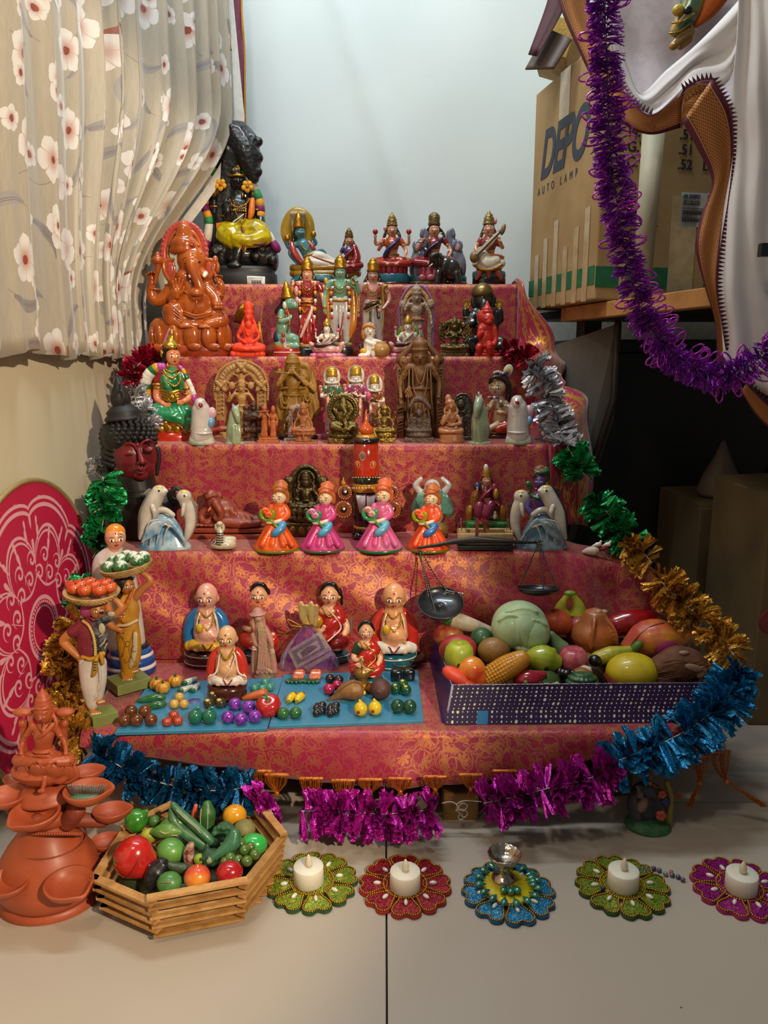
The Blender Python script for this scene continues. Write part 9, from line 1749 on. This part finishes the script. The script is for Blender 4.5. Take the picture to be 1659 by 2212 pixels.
f.part('top_disc',TCM,[f.L(106,1752,[(50,0),(61,5),(62,10),(55,16),(50,24),(42,34)],sy=.85,seg=44,rot=(0,-.06,0))])
f.part('lotus',TCM,[f.L(100,1712,[(34,0),(52,12),(66,30),(58,34)],sy=.8,seg=40)]+[f.E(100+cos(a)*54,1694,19,24,8,d=sin(a)*44,rot=(.5*sin(a)*-1,-.5*cos(a),0))for a in[pi+.1+i*pi/5.2 for i in range(6)]]+[f.E(100+cos(a)*46,1710,16,12,8,d=sin(a)*38)for a in[pi+.4+i*pi/5 for i in range(5)]],vox=2.4)
f.part('lotus_rim',TCM,[f.C([(100+cos(a-.27)*55,1700,sin(a-.27)*46-4,1.4),(100+cos(a)*66,1672,sin(a)*54-4,1.8),(100+cos(a+.27)*55,1700,sin(a+.27)*46-4,1.4)])for a in[pi+.1+i*pi/5.2 for i in range(6)]],kind='stuff')
f.part('stem',TCM,[f.C([(100,1706,-44,7),(98,1722,-50,5),(94,1734,-54,4)]),f.E(92,1736,9,5,6,d=-54)],vox=1.8)
seated(f,97,1514,1684,{},wf=1.05,mono=TCM,crown='cone',arms='knees',hs=1.12,vox=1.7,sm=2,relief='#5c2412',d=-6)
f.part('shawl',TCM,[f.C([(116,1594,-16,6),(100,1612,-26,5),(84,1622,-22,4)]),f.C([(84,1590,-18,1.6),(94,1608,-28,2),(98,1590,-22,1.6)])]+[f.C([(60+i*12,1668,-30,2),(80+i*8,1660,-36,2.4),(110+i*4,1670,-34,2)])for i in range(4)],vox=1.8)
for q in(-1,1):
 o=f.part('elephant_pillar',TCM,[f.C([(97+q*42,1660,8,9),(97+q*44,1625,6,7),(97+q*42,1590,4,9)]),f.E(97+q*46,1566,20,9,14),f.C([(97+q*30,1566,4,8),(97+q*20,1562,10,8)]),f.E(97+q*46,1590,8,10,8)],vox=2)
 # ================================================ little garden figurine under the garland
f=Fig('garden_figurine','small painted resin garden scene with grass base and flowers beside the table foot','figurine',1398,1785,Z=0)
f.part('grass_base',mat('#2c5a38',.6,bump=1,bs=250,c2='#3f7048'),[f.L(1398,1788,[(46,0),(52,6),(46,16),(38,22)],sy=.8,seg=30,rot=(0,.1,0))],vox=2);f.part('stone',mat('#4a4448',.6,carve=60),[f.C([(1375,1765,0,16),(1372,1730,6,18),(1392,1706,8,20),(1420,1716,6,16),(1424,1750,4,16)],12),f.E(1398,1750,26,34,18,d=8)],vox=2)
f.part('rabbit',mat('#7a6458',.6),[f.E(1388,1738,11,20,11,d=-16,rot=(0,.3,0)),f.E(1382,1716,8,9,8,d=-18),f.C([(1380,1710,-18,3),(1376,1698,-16,3)])],vox=1.6)
f.part('flowers',mat('#a84a38',.5),[f.E(1428+6*cos(i*1.3),1762+6*sin(i*1.3),6,6,5,d=-26)for i in range(5)]+[f.E(1430+5*cos(i*1.3),1716+5*sin(i*1.3),5,5,5,d=-16)for i in range(5)]);f.part('blue_flowers',mat('#24305c',.5),[f.E(1438+4*cos(i*1.6),1732+5*sin(i*1.6),6,6,5,d=-14)for i in range(5)],kind='stuff');f.part('yellow_post',mat('#8a7a2c',.5),[f.C([(1446,1775,-6,6),(1448,1720,-4,7),(1440,1690,0,6)])])
f=Fig('thread_knot','loose knot of white thread tied at the garland string','thread',993,1742,Y=.985)
f.part('thread',mat('#d0c8bc',.7),[f.C([(955,1735,-4,1),(975,1732,-6,1),(990,1742,-8,1.2),(984,1752,-8,1.2),(998,1748,-10,1.2),(1010,1756,-8,1.1),(1002,1766,-8,1),(990,1752,-10,1.2),(996,1736,-8,1.1),(1010,1740,-8,1.1),(1000,1752,-8,1.1),(986,1740,-8,1.1),(1002,1730,-8,1),(1040,1732,-4,1)],5),f.C([(994,1756,-8,1),(990,1768,-6,1),(1000,1770,-6,1),(998,1758,-8,1)],5)])
# ================================================ right side: shelf table, cartons, cabinet added to fill the shade
ZT=.768
Pa,Pb=MZ(1212,665,ZT),MZ(1562,615,ZT)
dT=(Pb-Pa).normalized();nT=Vector((-dT.y,dT.x,0))
if nT.y<0:nT=-nT
tb=root('shelf_table',Pa+dT*.3,'wooden table edge carrying the lamp carton at the right','table')
BEAM=mat('#b8854c',.5,c2='#9c6c38',vs=14,bump=.3,bs=60)
def prism_xy(name,P_,z0,z1,m,parent,bevel=None):
 o=parent.location if parent else Vector((0,0,0));pts=[Vector((p[0],p[1],z0))-o for p in P_]
 return mesh_obj(name,[g_prism(pts,(0,0,z1-z0))],m,parent,smooth=False,bevel=bevel)
prism_xy('edge_beam',[Pa,Pb,Pb+nT*.03,Pa+nT*.03],ZT-.030,ZT,BEAM,tb,.002)
A2,B2=Pa+nT*.03,Pb+nT*.03
prism_xy('table_top',[A2,B2,Vector((1.2,1.3,0)),Vector((1.2,2.03,0)),Vector((.36,2.03,0))],ZT-.02,ZT-.002,mat('#2a1c12',.5),tb)
prism_xy('leg',[A2+dT*.02,A2+dT*.06,A2+dT*.06+nT*.04,A2+dT*.02+nT*.04],0,ZT-.03,mat('#15100c',.6),tb)
prism_xy('leg',[Vector((1.12,1.95,0)),Vector((1.18,1.95,0)),Vector((1.18,2.01,0)),Vector((1.12,2.01,0))],0,ZT-.03,mat('#15100c',.6),tb)
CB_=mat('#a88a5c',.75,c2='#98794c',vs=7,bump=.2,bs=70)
def text(par,body,O,xd,yd,size,m,name='lettering',shear=0,space=1.0,bold=.0,xs=1.0):
 c=bpy.data.curves.new(name,'FONT');c.body=body;c.size=size;c.shear=shear;c.space_character=space;c.offset=bold;c.extrude=.0002
 c.materials.append(m);tmp=bpy.data.objects.new('tmp',c);me=bpy.data.meshes.new_from_object(tmp);bpy.data.objects.remove(tmp);o=bpy.data.objects.new(name,me);COL.objects.link(o);o.parent=par;o['kind']='stuff'
 z=xd.cross(yd).normalized();M_=Matrix((xd.normalized()*xs,yd.normalized(),z)).transposed().to_4x4();M_.translation=O-par.location;o.matrix_local=M_
 return o
P0,P1=MZ(1141,670,ZT+.002),MZ(1283,648,ZT+.002)
dl=(P1-P0);dl.z=0;Lb=dl.length;dl=dl.normalized();df=Vector((-dl.y,dl.x,0))
if df.x<0:df=-df
HB_=MP(1153,204,P0.y).z-P0.z
bx=root('lamp_carton',(P0+P1)/2+df*.25,'large tall cardboard carton printed with dark blue lettering on the table','carton')
WB=.50
mesh_obj('carton_body',[g_prism([p-bx.location for p in(P0,P1,P1+df*WB,P0+df*WB)],(0,0,HB_))],CB_,bx,smooth=False,bevel=.004)
up=Vector((0,0,1));nl=-df;nf=dl
GRB=mat('#1f6a44',.6,c2='#1a5a3a');INK=mat('#2a3242',.6);INKB=mat('#15151a',.6);TAPE=mat('#b8a078',.25,coat=.4,c2='#a88f66',vs=40)
def decal(name,O,a,b,w_,h_,m,n,th=.0006):
 return mesh_obj(name,[g_prism([p-bx.location for p in(O,O+a*w_,O+a*w_+b*h_,O+b*h_)],n*th)],m,bx,smooth=False)
decal('green_band',P0+up*.030+nl*.0002,dl,up,Lb*.99,.036,GRB,nl);decal('green_band',P1+up*.024+nf*.0002,df,up,.17,.040,GRB,nf);decal('green_band',P1+up*.024+nf*.0002+df*.235,df,up,.26,.040,GRB,nf)
for i,q in enumerate((.10,.24,.40,.55,.70,.84)):decal('tape_strip',P0+dl*Lb*q+nl*.001+up*.0,dl,up,.022,.12+.03*(i%3),TAPE,nl)
decal('tape_strip',P0+dl*Lb*.40+nl*.0004+up*(HB_-.10),dl,up,.05,.10,TAPE,nl);decal('tape_strip',P1+df*.155+up*.0+nf*.001,df,up,.055,.20,TAPE,nf);decal('tape_strip',P1+df*.05+up*.0+nf*.001,df,up,.012,.09,TAPE,nf)
sk_x=(dl+up*.0).normalized()
text(bx,'DEPO',P0+dl*Lb*.13+up*.285+nl*.001,dl,up,.135,INK,shear=.30,space=.92,bold=.004,xs=.70)
text(bx,'AUTO LAMP',P0+dl*Lb*.10+up*.250+nl*.001,dl,up,.024,INK,space=2.3,xs=.8)
text(bx,'®',P0+dl*Lb*.90+up*.41+nl*.001,dl,up,.022,INK)
for i,(a_,b_)in enumerate((('N.W.','.51'),('G.W.','.51   K'),('C.W.','.52   LB'))):
 zz=.302-i*.027
 text(bx,a_,P1+df*.052+up*zz+nf*.001,df,up,.026,INKB,bold=.0006);text(bx,b_,P1+df*.160+up*zz+nf*.001,df,up,.026,INKB,bold=.0006)
for z_,h_ in((.192,.003),(.140,.003)):decal('frame_line',P1+df*.05+up*z_+nf*.0008,df,up,.075,h_,INKB,nf)
text(bx,'HD',P1+df*.056+up*.151+nf*.001,df,up,.046,INKB,bold=.001)
lb_=decal('label_sticker',P1+df*.173+up*.142+nf*.001,df,up,.066,.064,mat('#c4c0b8',.5),nf);LO_=P1+df*.173+up*.142+nf*.002
text(bx,'DEPO',LO_+df*.016+up*.054,df,up,.0095,mat('#1f2f6a',.5),bold=.0002);decal('label_arrow',LO_+df*.004+up*.054,df,up,.009,.006,GRB,nf)
for i,(s_,z_,q)in enumerate((('665-1114R-LD-EM',.046,.0048),('REPLACEMENT FOR',.0415,.0042),('HEAD LAMP UNIT ECE ELEC W/O MOTOR',.034,.0030),('QTY 6 PCS   EM',.0195,.0030))):text(bx,s_,LO_+df*.004+up*z_,df,up,q,INKB)
bc=[]
for i in range(34):
 x_=.004+i*.0016;bc.append(g_prism([p-bx.location for p in(LO_+df*x_+up*.023,LO_+df*(x_+.0006+.0005*(i%3==0))+up*.023,LO_+df*(x_+.0006+.0005*(i%3==0))+up*.031,LO_+df*x_+up*.031)],nf*.0003));bc.append(g_prism([p-bx.location for p in(LO_+df*x_+up*.010,LO_+df*(x_+.0005+.0005*(i%4==0))+up*.010,LO_+df*(x_+.0005+.0005*(i%4==0))+up*.018,LO_+df*x_+up*.018)],nf*.0003))
o=mesh_obj('barcode',bc,INKB,bx,smooth=False);o['kind']='stuff'
decal('red_mark',LO_+df*.056+up*.052,df,up,.008,.009,mat('#a83a3a',.6),nf)
zb=P0.z+HB_;yw=root('yellow_block',MP(1205,110,P0.y-.08),'yellow painted wooden block on top of the carton','block')
mesh_obj('block',[g_box((0,0,0),(.075,.17,.07),(.0,.35,-.28))],mat('#b8943c',.6,c2='#a07c2c',bump=.5),yw,smooth=False,bevel=.002)
def poly_strip(name,A,B_,m,par=None,th=.0015,K=5,wob=.004,k=6,uvw=1,label=None):
 """cloth between two edge lines of (x, v, Y) pixels"""
 a,b=smooth_path(A,k),smooth_path(B_,k);n=min(len(a),len(b));Vs,uv,Fs=[],[],[];off=par.location if par else Vector((0,0,0));L_=0
 for i in range(n):
  if i:L_+=(MP(*a[i])-MP(*a[i-1])).length
  for j in range(K+1):
   q=a[i]*(1-j/K)+b[i]*(j/K);p=MP(q[0],q[1],q[2]+wob*(sin(j/K*9+i*.10)*.7+.5*sin(j/K*21-i*.16)));Vs.append(p-off);uv.append((j/K,L_))
 for i in range(n-1):
  for j in range(K):c_=i*(K+1)+j;Fs.append((c_,c_+1,c_+K+2,c_+K+1))
 o=mesh_obj(name,(Vs,Fs),m,par,uv=uv);s_=o.modifiers.new('solid','SOLIDIFY');s_.thickness=th;s_.offset=0
 return o
dc=root('dark_cloth_flap',MP(1180,60,1.70),'dark maroon cloth flap and grey board jutting over the carton corner','cloth')
poly_strip('flap',[(1195,-60,1.68),(1180,10,1.68),(1141,118,1.68)],[(1235,-60,1.66),(1222,10,1.66),(1160,122,1.66)],mat('#4a1f28',.7),dc)
poly_strip('board',[(1183,62,1.70),(1160,105,1.70),(1135,150,1.70)],[(1235,85,1.66),(1215,118,1.66),(1196,148,1.66)],mat('#5a4a44',.6),dc,th=.004,wob=0)
tu=root('paper_tube',MZ(1384,640,ZT+.002),'pale cream cardboard tube leaning against the carton','tube');s=Spot(tu,1384,640,ZT+.002)
ta,tbm=MP(1416,230,P1.y-.055),tu.location+Vector((0,.0,.0));mesh_obj('tube',[g_tube([tbm-tu.location,ta-tu.location],[.0165,.0205],28,round_ends=False)],mat('#b0a890',.6,c2='#a59b82',vs=10),tu)
cab=root('shade_filler_cabinet',(.95,1.90,0),'near-black cabinet added to fill the shaded space under the table','cabinet')  # box added to keep the shaded void under the table dark
SHADEBLK=mat('#0d0a09',.5,bump=.1)  # near-black colour stands in for the table's shade
mesh_obj('body',[g_box((.02,.03,.35),(1.06,.20,.70))],SHADEBLK,cab,smooth=False,bevel=.003)
for i in range(2):d_=mesh_obj('door',[g_box((-.23+i*.5,-.075,.35),(.47,.012,.64))],SHADEBLK,cab,smooth=False,bevel=.003);mesh_obj('handle',[g_tube([(-.03+i*.06,-.088,.33),(-.03+i*.06,-.088,.40)],.005,8)],mat('#3a3430',.4,.6),d_)
gb=root('grey_panel',(.44,1.72,0),'flat grey panel in the gap beside the brocade cloth','board')
o=mesh_obj('board',[g_prism([p-gb.location for p in(MP(1200,745,1.78),MP(1332,700,1.66),MP(1318,905,1.66),MP(1212,1225,1.66),MP(1180,1225,1.78))],(.01,.006,0))],mat('#5c564e',.6),gb,smooth=False)  # flat grey polygon filling the gap right of the steps
mesh_obj('edge_strip',[g_tube([MP(1335,700,1.65)-gb.location,MP(1326,860,1.65)-gb.location,MP(1285,990,1.65)-gb.location],.008,8)],mat('#2c2018',.5),gb)
def carton(label,x0,x1,y0,y1,h_,m):
 rt=root('carton',((x0+x1)/2,(y0+y1)/2,0),label,'carton');mesh_obj('body',[g_box((0,0,h_/2),(x1-x0,y1-y0,h_))],m,rt,smooth=False,bevel=.003)
 mesh_obj('tape',[g_box((0,0,h_+.0005),(x1-x0,.05,.001))],TAPE,rt,smooth=False);mesh_obj('flap',[g_box((-(x1-x0)/4,0,h_+.004),((x1-x0)/2,(y1-y0)*.98,.003),(0,-.04,0))],m,rt,smooth=False);return rt
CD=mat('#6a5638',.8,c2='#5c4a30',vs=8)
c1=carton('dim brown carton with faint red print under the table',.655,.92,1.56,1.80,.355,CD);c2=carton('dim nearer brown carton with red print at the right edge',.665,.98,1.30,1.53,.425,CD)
RDK=mat('#7a2c24',.7)
text(c1,'CARE',Vector((.6545,1.70,.15)),Vector((0,-1,0)),up,.040,RDK);text(c1,'CARE',Vector((.69,1.5595,.15)),Vector((1,0,0)),up,.035,RDK);mesh_obj('print_square',[g_box(Vector((.72,1.5592,.09))-c1.location,(.05,.0006,.05))],RDK,c1,smooth=False)
text(c2,'BRAKES',Vector((.68,1.2995,.30)),Vector((1,0,0)),up,.03,RDK);mesh_obj('print_blob',[g_ell(Vector((.70,1.2992,.20))-c2.location,(.035,.0008,.028))],RDK,c2)
dv=root('dim_ornament',(.735,1.66,.362),'dim pale conical ornament standing on the far carton','ornament');mesh_obj('body',[g_lathe((0,0,0),[(.045,0),(.05,.01),(.035,.05),(.015,.09),(.004,.12)],20)],mat('#6a5a50',.6),dv)
# ================================================ white cloth with zigzag border at the upper right
WHT=mat('#d6d2d2',.8,c2='#cbc6c8',vs=10,bump=.15,bs=700);
m,t=newmat('zari_border');uvc=t.coord('UV');U,W,_=t.sep(uvc)
g1=((U*16+W*160).fract()-.5).abs().lt(.13);g2=((U*16-W*160).fract()-.5).abs().lt(.13);net=g1.max(g2);mid=(U-.5).abs().lt(.33);ln=((U-.5).abs()-.36).abs().lt(.012)
c=t.mix(mid,lin('#5a1428'),t.mix(net,lin('#7a3a1c'),lin('#c0853a')));c=t.mix(ln,c,lin('#c0853a'));t.put(t.b.inputs['Base Color'],c);setb(t,rough=.5,metal=mid*net*.5);M_ZARI=m
MARD=mat('#4a1022',.7)
wc=root('bordered_white_cloth',MP(1560,300,1.2),'white cotton cloth with maroon and gold zigzag border swagged at the upper right','cloth')
def teeth(pts,side,h_=13,step=9,Y=None,name='zigzag'):
 q=smooth_path(pts,12);g=[];acc=0;last=q[0];L_=[0]
 for a,b in zip(q,q[1:]):L_.append(L_[-1]+float(np.hypot(b[0]-a[0],b[1]-a[1])))
 n=int(L_[-1]/step)
 def at(t_):j=min(len(q)-2,max(0,int(np.searchsorted(L_,t_))-1));f_=(t_-L_[j])/max(1e-6,L_[j+1]-L_[j]);return q[j]*(1-f_)+q[j+1]*f_
 for i in range(n):
  a,b=at(i*step),at((i+1)*step);d=b[:2]-a[:2];d=d/np.hypot(*d);nn=np.array((-d[1],d[0]))*side;m_=(a+b)/2
  P_=[MP(a[0]-nn[0]*3,a[1]-nn[1]*3,a[2]-.006),MP(b[0]-nn[0]*3,b[1]-nn[1]*3,b[2]-.006),MP(m_[0]+nn[0]*h_,m_[1]+nn[1]*h_,m_[2]-.006)]
  g.append(g_prism([p-wc.location for p in P_],(0,.0008,0)))
 o=mesh_obj(name,g,MARD,wc,smooth=False);o['kind']='stuff'
poly_strip('back_sheet',[(1305,-80,1.42),(1318,40,1.42),(1330,130,1.42),(1360,230,1.40)],[(1660,-80,1.42),(1650,60,1.42),(1620,180,1.42),(1560,262,1.40)],mat('#c9c0c8',.8,bump=.1,bs=700),wc,K=16,wob=.006)
poly_strip('swag',[(1322,30,1.30),(1352,130,1.29),(1384,200,1.28),(1440,152,1.27),(1510,92,1.25),(1590,8,1.23),(1650,-70,1.22)],[(1312,80,1.28),(1340,185,1.27),(1400,250,1.25),(1455,222,1.24),(1492,180,1.235),(1575,172,1.225),(1610,-40,1.215)],WHT,wc,K=10,wob=.007)
poly_strip('hanging_panel',[(1600,-80,1.19),(1592,80,1.19),(1582,200,1.19),(1584,330,1.19),(1562,470,1.19),(1552,620,1.185),(1560,720,1.185),(1566,800,1.18)],[(1740,-80,1.15),(1745,80,1.15),(1745,200,1.15),(1745,330,1.15),(1745,470,1.15),(1745,620,1.15),(1745,760,1.15),(1745,905,1.15)],WHT,wc,K=26,wob=.010)
poly_strip('border_band',[(1190,-60,1.34),(1212,20,1.33),(1250,110,1.32),(1292,195,1.30),(1340,262,1.27),(1402,290,1.25),(1470,276,1.24)],[(1262,-60,1.34),(1275,10,1.33),(1300,85,1.31),(1335,160,1.28),(1372,222,1.26),(1412,246,1.24),(1476,190,1.23)],M_ZARI,wc,K=6,wob=.002)
poly_strip('border_band',[(1472,276,1.238),(1478,262,1.232),(1500,270,1.226)],[(1476,190,1.23),(1510,172,1.225),(1542,168,1.222)],M_ZARI,wc,K=6,wob=.002)
poly_strip('border_band',[(1474,262,1.215),(1505,318,1.212),(1538,392,1.21),(1514,468,1.21),(1503,535,1.205),(1522,615,1.20),(1546,700,1.20),(1548,792,1.20)],[(1540,168,1.21),(1578,240,1.205),(1584,330,1.205),(1574,430,1.205),(1560,520,1.20),(1549,612,1.195),(1560,700,1.195),(1572,770,1.195)],M_ZARI,wc,K=6,wob=.003)
poly_strip('border_band',[(1600,845,1.17),(1640,905,1.165),(1720,975,1.16)],[(1614,826,1.16),(1660,872,1.155),(1740,925,1.15)],M_ZARI,wc,K=6,wob=.001)
teeth([(1318,120,1.27),(1345,190,1.255),(1378,228,1.24),(1410,246,1.23)],-1);teeth([(1474,192,1.222),(1510,172,1.218),(1542,168,1.212)],-1)
teeth([(1542,168,1.20),(1578,240,1.195),(1586,330,1.195),(1576,430,1.195),(1561,520,1.19),(1551,612,1.185),(1562,700,1.185),(1574,775,1.185)],-1);teeth([(1612,826,1.15),(1660,872,1.145),(1740,925,1.14)],-1)
hk=tag(mesh_obj('black_bracket',[g_box(MP(1668,540,1.13),(.036,.012,.018))],mat('#17171a',.4),None,smooth=False,bevel=.001),'small black bracket poking through the white cloth at the right edge','bracket')
f=Fig('painted_statue','lower part of a glossy painted statue in teal and gold behind the white swag','statue',1480,108,Y=1.36)
f.part('feet',mat('#b08a4c',.2,.5,coat=.6),[f.C([(1454,100,0,10),(1470,84,0,12),(1490,70,0,12)]),f.C([(1470,100,6,9),(1488,84,6,10)])],vox=2)
f.part('skirt',mat('#1a6a5c',.2,coat=.8,c2='#b89a4c',vs=40),[f.C([(1460,66,0,14),(1480,40,0,22),(1495,5,0,26),(1500,-40,0,26)],14)],vox=2.2);f.part('trim',GOLD,[f.C([(1446,72,-14,2),(1468,68,-20,2),(1490,52,-22,2)]),f.C([(1452,50,-14,2),(1474,46,-22,2),(1500,30,-26,2)])])
f.part('parrot',mat('#b8a81c',.25,coat=.7,c2='#8a1c3c',vs=20),[f.E(1465,22,13,12,9,d=-18)]);f.part('black_wing',BLK,[f.E(1486,22,10,8,7,d=-22)]);f.part('orange_cloth',mat('#d8691c',.6,bump=.3),[f.C([(1505,50,4,10),(1530,15,4,24),(1560,-40,4,34)],12)],vox=2.4)
# ================================================ foil garlands
def path_w(pts,k=14):
 q=smooth_path(pts,k);return[MP(a[0],a[1],a[2])for a in q]
def foil(c,c2,rough=.16):
 key=('foil',c)
 if key in MATS:return MATS[key]
 m,t=newmat('foil');oc=t.coord();n=t.noise(oc,300,2)
 t.put(t.b.inputs['Base Color'],t.mix(t.ss(n,.35,.65),lin(c),lin(c2)));setb(t,rough=rough,metal=.62);t.bump(t.noise(oc,500,2),.5,.002)
 MATS[key]=m;return m
def garland(label,pts,m,L=.030,w=.0055,dens=3600,seed=1,name='foil_garland',crush=1.0,flat=None,mnm='foil_strips',sc='#c8c4bc'):
 R_=random.Random(seed);P_=path_w(pts);Ls=[0]
 for a,b in zip(P_,P_[1:]):Ls.append(Ls[-1]+(b-a).length)
 tot=Ls[-1];n=int(dens*tot);rt=root(name,P_[len(P_)//2],label,'garland')
 Vs,Fs=[],[];clump=0
 for i in range(n):
  t_=tot*(i+R_.random())/n;j=min(len(P_)-2,max(0,int(np.searchsorted(Ls,t_))-1));f_=(t_-Ls[j])/max(1e-9,Ls[j+1]-Ls[j])
  p=P_[j].lerp(P_[j+1],f_);tg=(P_[j+1]-P_[j]).normalized()
  if i%8==0:
   ca=R_.uniform(0,2*pi);tw=R_.uniform(-.45,.45)
  a=ca+R_.uniform(-.3,.3)
  u=tg.cross(Vector((0,1,0)));
  if u.length<.2:u=tg.cross(Vector((1,0,0)))
  u.normalize();v=tg.cross(u)
  d=(u*cos(a)+v*sin(a)*(flat or 1)+tg*(tw+R_.uniform(-.12,.12))).normalized();wd=(tg+d*R_.uniform(-.3,.3)).normalized();nn=d.cross(wd).normalized()
  wd=(wd*cos(R_.uniform(-.9,.9))+nn*sin(R_.uniform(-.9,.9))).normalized();nn=d.cross(wd).normalized()
  L_=L*R_.uniform(.70,1.18);W_=w*R_.uniform(.6,1.7);cr=R_.uniform(-.22,.22)*L_*crush;o=len(Vs)
  for k,(q,ww)in enumerate(((.03,.35),(.38,.8),(.72,1.0),(1.0,1.05))):
   c=p+d*L_*q+nn*cr*q*q-Vector((0,0,1))*L_*.10*q*q
   fold=W_*.35*(1 if(i%2)else-1)
   jag=wd*0+d*(R_.uniform(-.06,.06)*L_ if k==3 else 0)
   Vs.extend([c-wd*W_*ww*.5+jag,c+nn*fold*(.5+.5*q)+jag*-1,c+wd*W_*ww*.5+jag])
  for k in range(3):
   b=o+k*3;Fs.extend([(b,b+1,b+4,b+3),(b+1,b+2,b+5,b+4)])
 Vs=[q-rt.location for q in Vs]
 o=mesh_obj(mnm,(Vs,Fs),m,rt,smooth=False);o['kind']='stuff'
 if len(Vs)<0:pass
 mesh_obj('string',[g_tube([q-rt.location for q in P_[::3]+[P_[-1]]],.0007,5)],mat(sc,.6),rt)
 return rt
FR=foil('#8f0f2c','#b81c44');FS_=foil('#d4d4d8','#a4a4aa');FG=foil('#0f7a3c','#2aa860');FGo=foil('#a87420','#d8a440');FB=foil('#0b5a8c','#1f8cc0');FBd=foil('#0a3f66','#0f5c88');FM_=foil('#a0148c','#c82aa8')
garland('dark red foil garland behind the green-sari goddess',[(345,772,1.66),(312,776,1.60),(292,800,1.57),(288,832,1.55)],FR,.030,seed=2)
garland('silver foil garland between the red-faced head and the green-sari goddess',[(288,842,1.53),(294,868,1.51),(310,900,1.50),(322,925,1.49)],FS_,.028,seed=3)
garland('small silver foil tuft behind the red-faced head',[(240,985,1.47),(214,1000,1.46),(205,1020,1.45)],FS_,.018,seed=4)
garland('green foil garland hanging left of the red-faced head',[(222,1030,1.33),(228,1080,1.32),(222,1130,1.30),(214,1180,1.29),(200,1205,1.28)],FG,.032,.007,seed=5)
garland('green foil garland behind the carried apple basket',[(180,1240,1.20),(165,1280,1.19),(158,1312,1.18)],FG,.018,.006,seed=6)
garland('gold foil garland hanging behind the pink-turbaned man',[(182,1322,1.17),(158,1360,1.15),(142,1410,1.13),(134,1460,1.11),(140,1510,1.09),(158,1560,1.05),(178,1605,1.02)],FGo,.030,.008,seed=7)
garland('dark blue foil garland under the left hem of the brocade',[(205,1622,1.0),(250,1650,.985),(310,1680,.975),(390,1700,.965),(470,1708,.96),(540,1700,.96)],FBd,.030,.007,seed=8)
garland('short magenta foil tail hanging over the stick basket rim',[(545,1700,.955),(565,1722,.945),(580,1745,.935),(596,1768,.93)],FM_,.012,.012,2500,seed=9)
garland('magenta foil garland under the middle of the brocade hem',[(652,1752,.952),(720,1752,.95),(800,1758,.945),(870,1756,.945),(940,1748,.95)],FM_,.031,.007,seed=10)
garland('magenta foil garland under the right of the brocade hem',[(1045,1735,.955),(1110,1722,.955),(1180,1704,.96),(1260,1685,.965),(1335,1660,.97)],FM_,.034,.007,seed=11)
garland('bright blue foil garland curving around the right end of the tray',[(1330,1645,.975),(1400,1618,.98),(1470,1585,.985),(1530,1545,1.0),(1572,1500,1.03),(1592,1450,1.06)],FB,.036,.007,seed=12)
garland('lower gold foil garland right of the tray',[(1585,1415,1.10),(1562,1385,1.13),(1535,1352,1.16)],FGo,.031,.007,seed=13)
garland('middle gold foil garland sloping down behind the tray',[(1515,1345,1.18),(1480,1305,1.20),(1440,1270,1.22),(1420,1240,1.24)],FGo,.036,.007,seed=14)
garland('upper gold foil garland below the green garlands',[(1408,1215,1.26),(1385,1190,1.28),(1350,1172,1.30)],FGo,.033,.007,seed=15)
garland('lower green foil garland on the right side of the steps',[(1362,1172,1.33),(1335,1135,1.36),(1305,1100,1.38),(1282,1072,1.40)],FG,.034,.007,seed=16)
garland('upper green foil garland on the right side of the steps',[(1262,1025,1.42),(1244,995,1.44),(1226,965,1.46)],FG,.034,.007,seed=17)
garland('long silver foil garland on the right side of the steps',[(1222,960,1.47),(1206,920,1.49),(1190,875,1.52),(1172,830,1.55),(1154,785,1.58)],FS_,.034,.007,seed=18)
garland('dark red foil garland behind the bright red kneeling figurine',[(1148,775,1.60),(1120,758,1.63),(1092,752,1.66)],FR,.026,.006,seed=19)
PV=foil('#6a24a0','#b83acc',.18)
pp=[(1300,-60,1.12),(1308,60,1.12),(1312,180,1.12),(1316,300,1.12),(1330,420,1.12),(1350,540,1.12),(1378,650,1.12),(1425,735,1.12),(1490,795,1.12),(1570,812,1.12),(1625,785,1.11),(1720,720,1.10)]
tg_=garland('purple needle tinsel garland with shiny loops hanging at the upper right',pp,PV,.022,.0012,11000,seed=20,name='tinsel_garland',mnm='needles',sc='#2c1040')
R_=random.Random(8);P_=path_w(pp);g=[]
for i in range(85):
 j=R_.randrange(1,len(P_)-1);p=P_[j]+Vector((R_.uniform(-.004,.004),)*3);tg2=(P_[j+1]-P_[j]).normalized();side=R_.choice((-1,1));d=(tg2.cross(Vector((0,1,0)))*side+tg2*R_.uniform(-.5,.8)+Vector((0,R_.uniform(-.9,.2),0))).normalized();w_=d.cross(Vector((0,1,0))).normalized();l=R_.uniform(.018,.028);c=p+d*(l)
 pts=[c+d*cos(a)*.012+w_*sin(a)*.0052-tg_.location for a in[k*2*pi/12 for k in range(12)]];g.append(g_tube(pts,.0013,4,closed=True));g.append(g_tube([p-tg_.location,c-d*.011-tg_.location],.0006,4))
o=mesh_obj('loops',g,foil('#9a24b0','#d84ad0',.2),tg_);o['kind']='stuff'
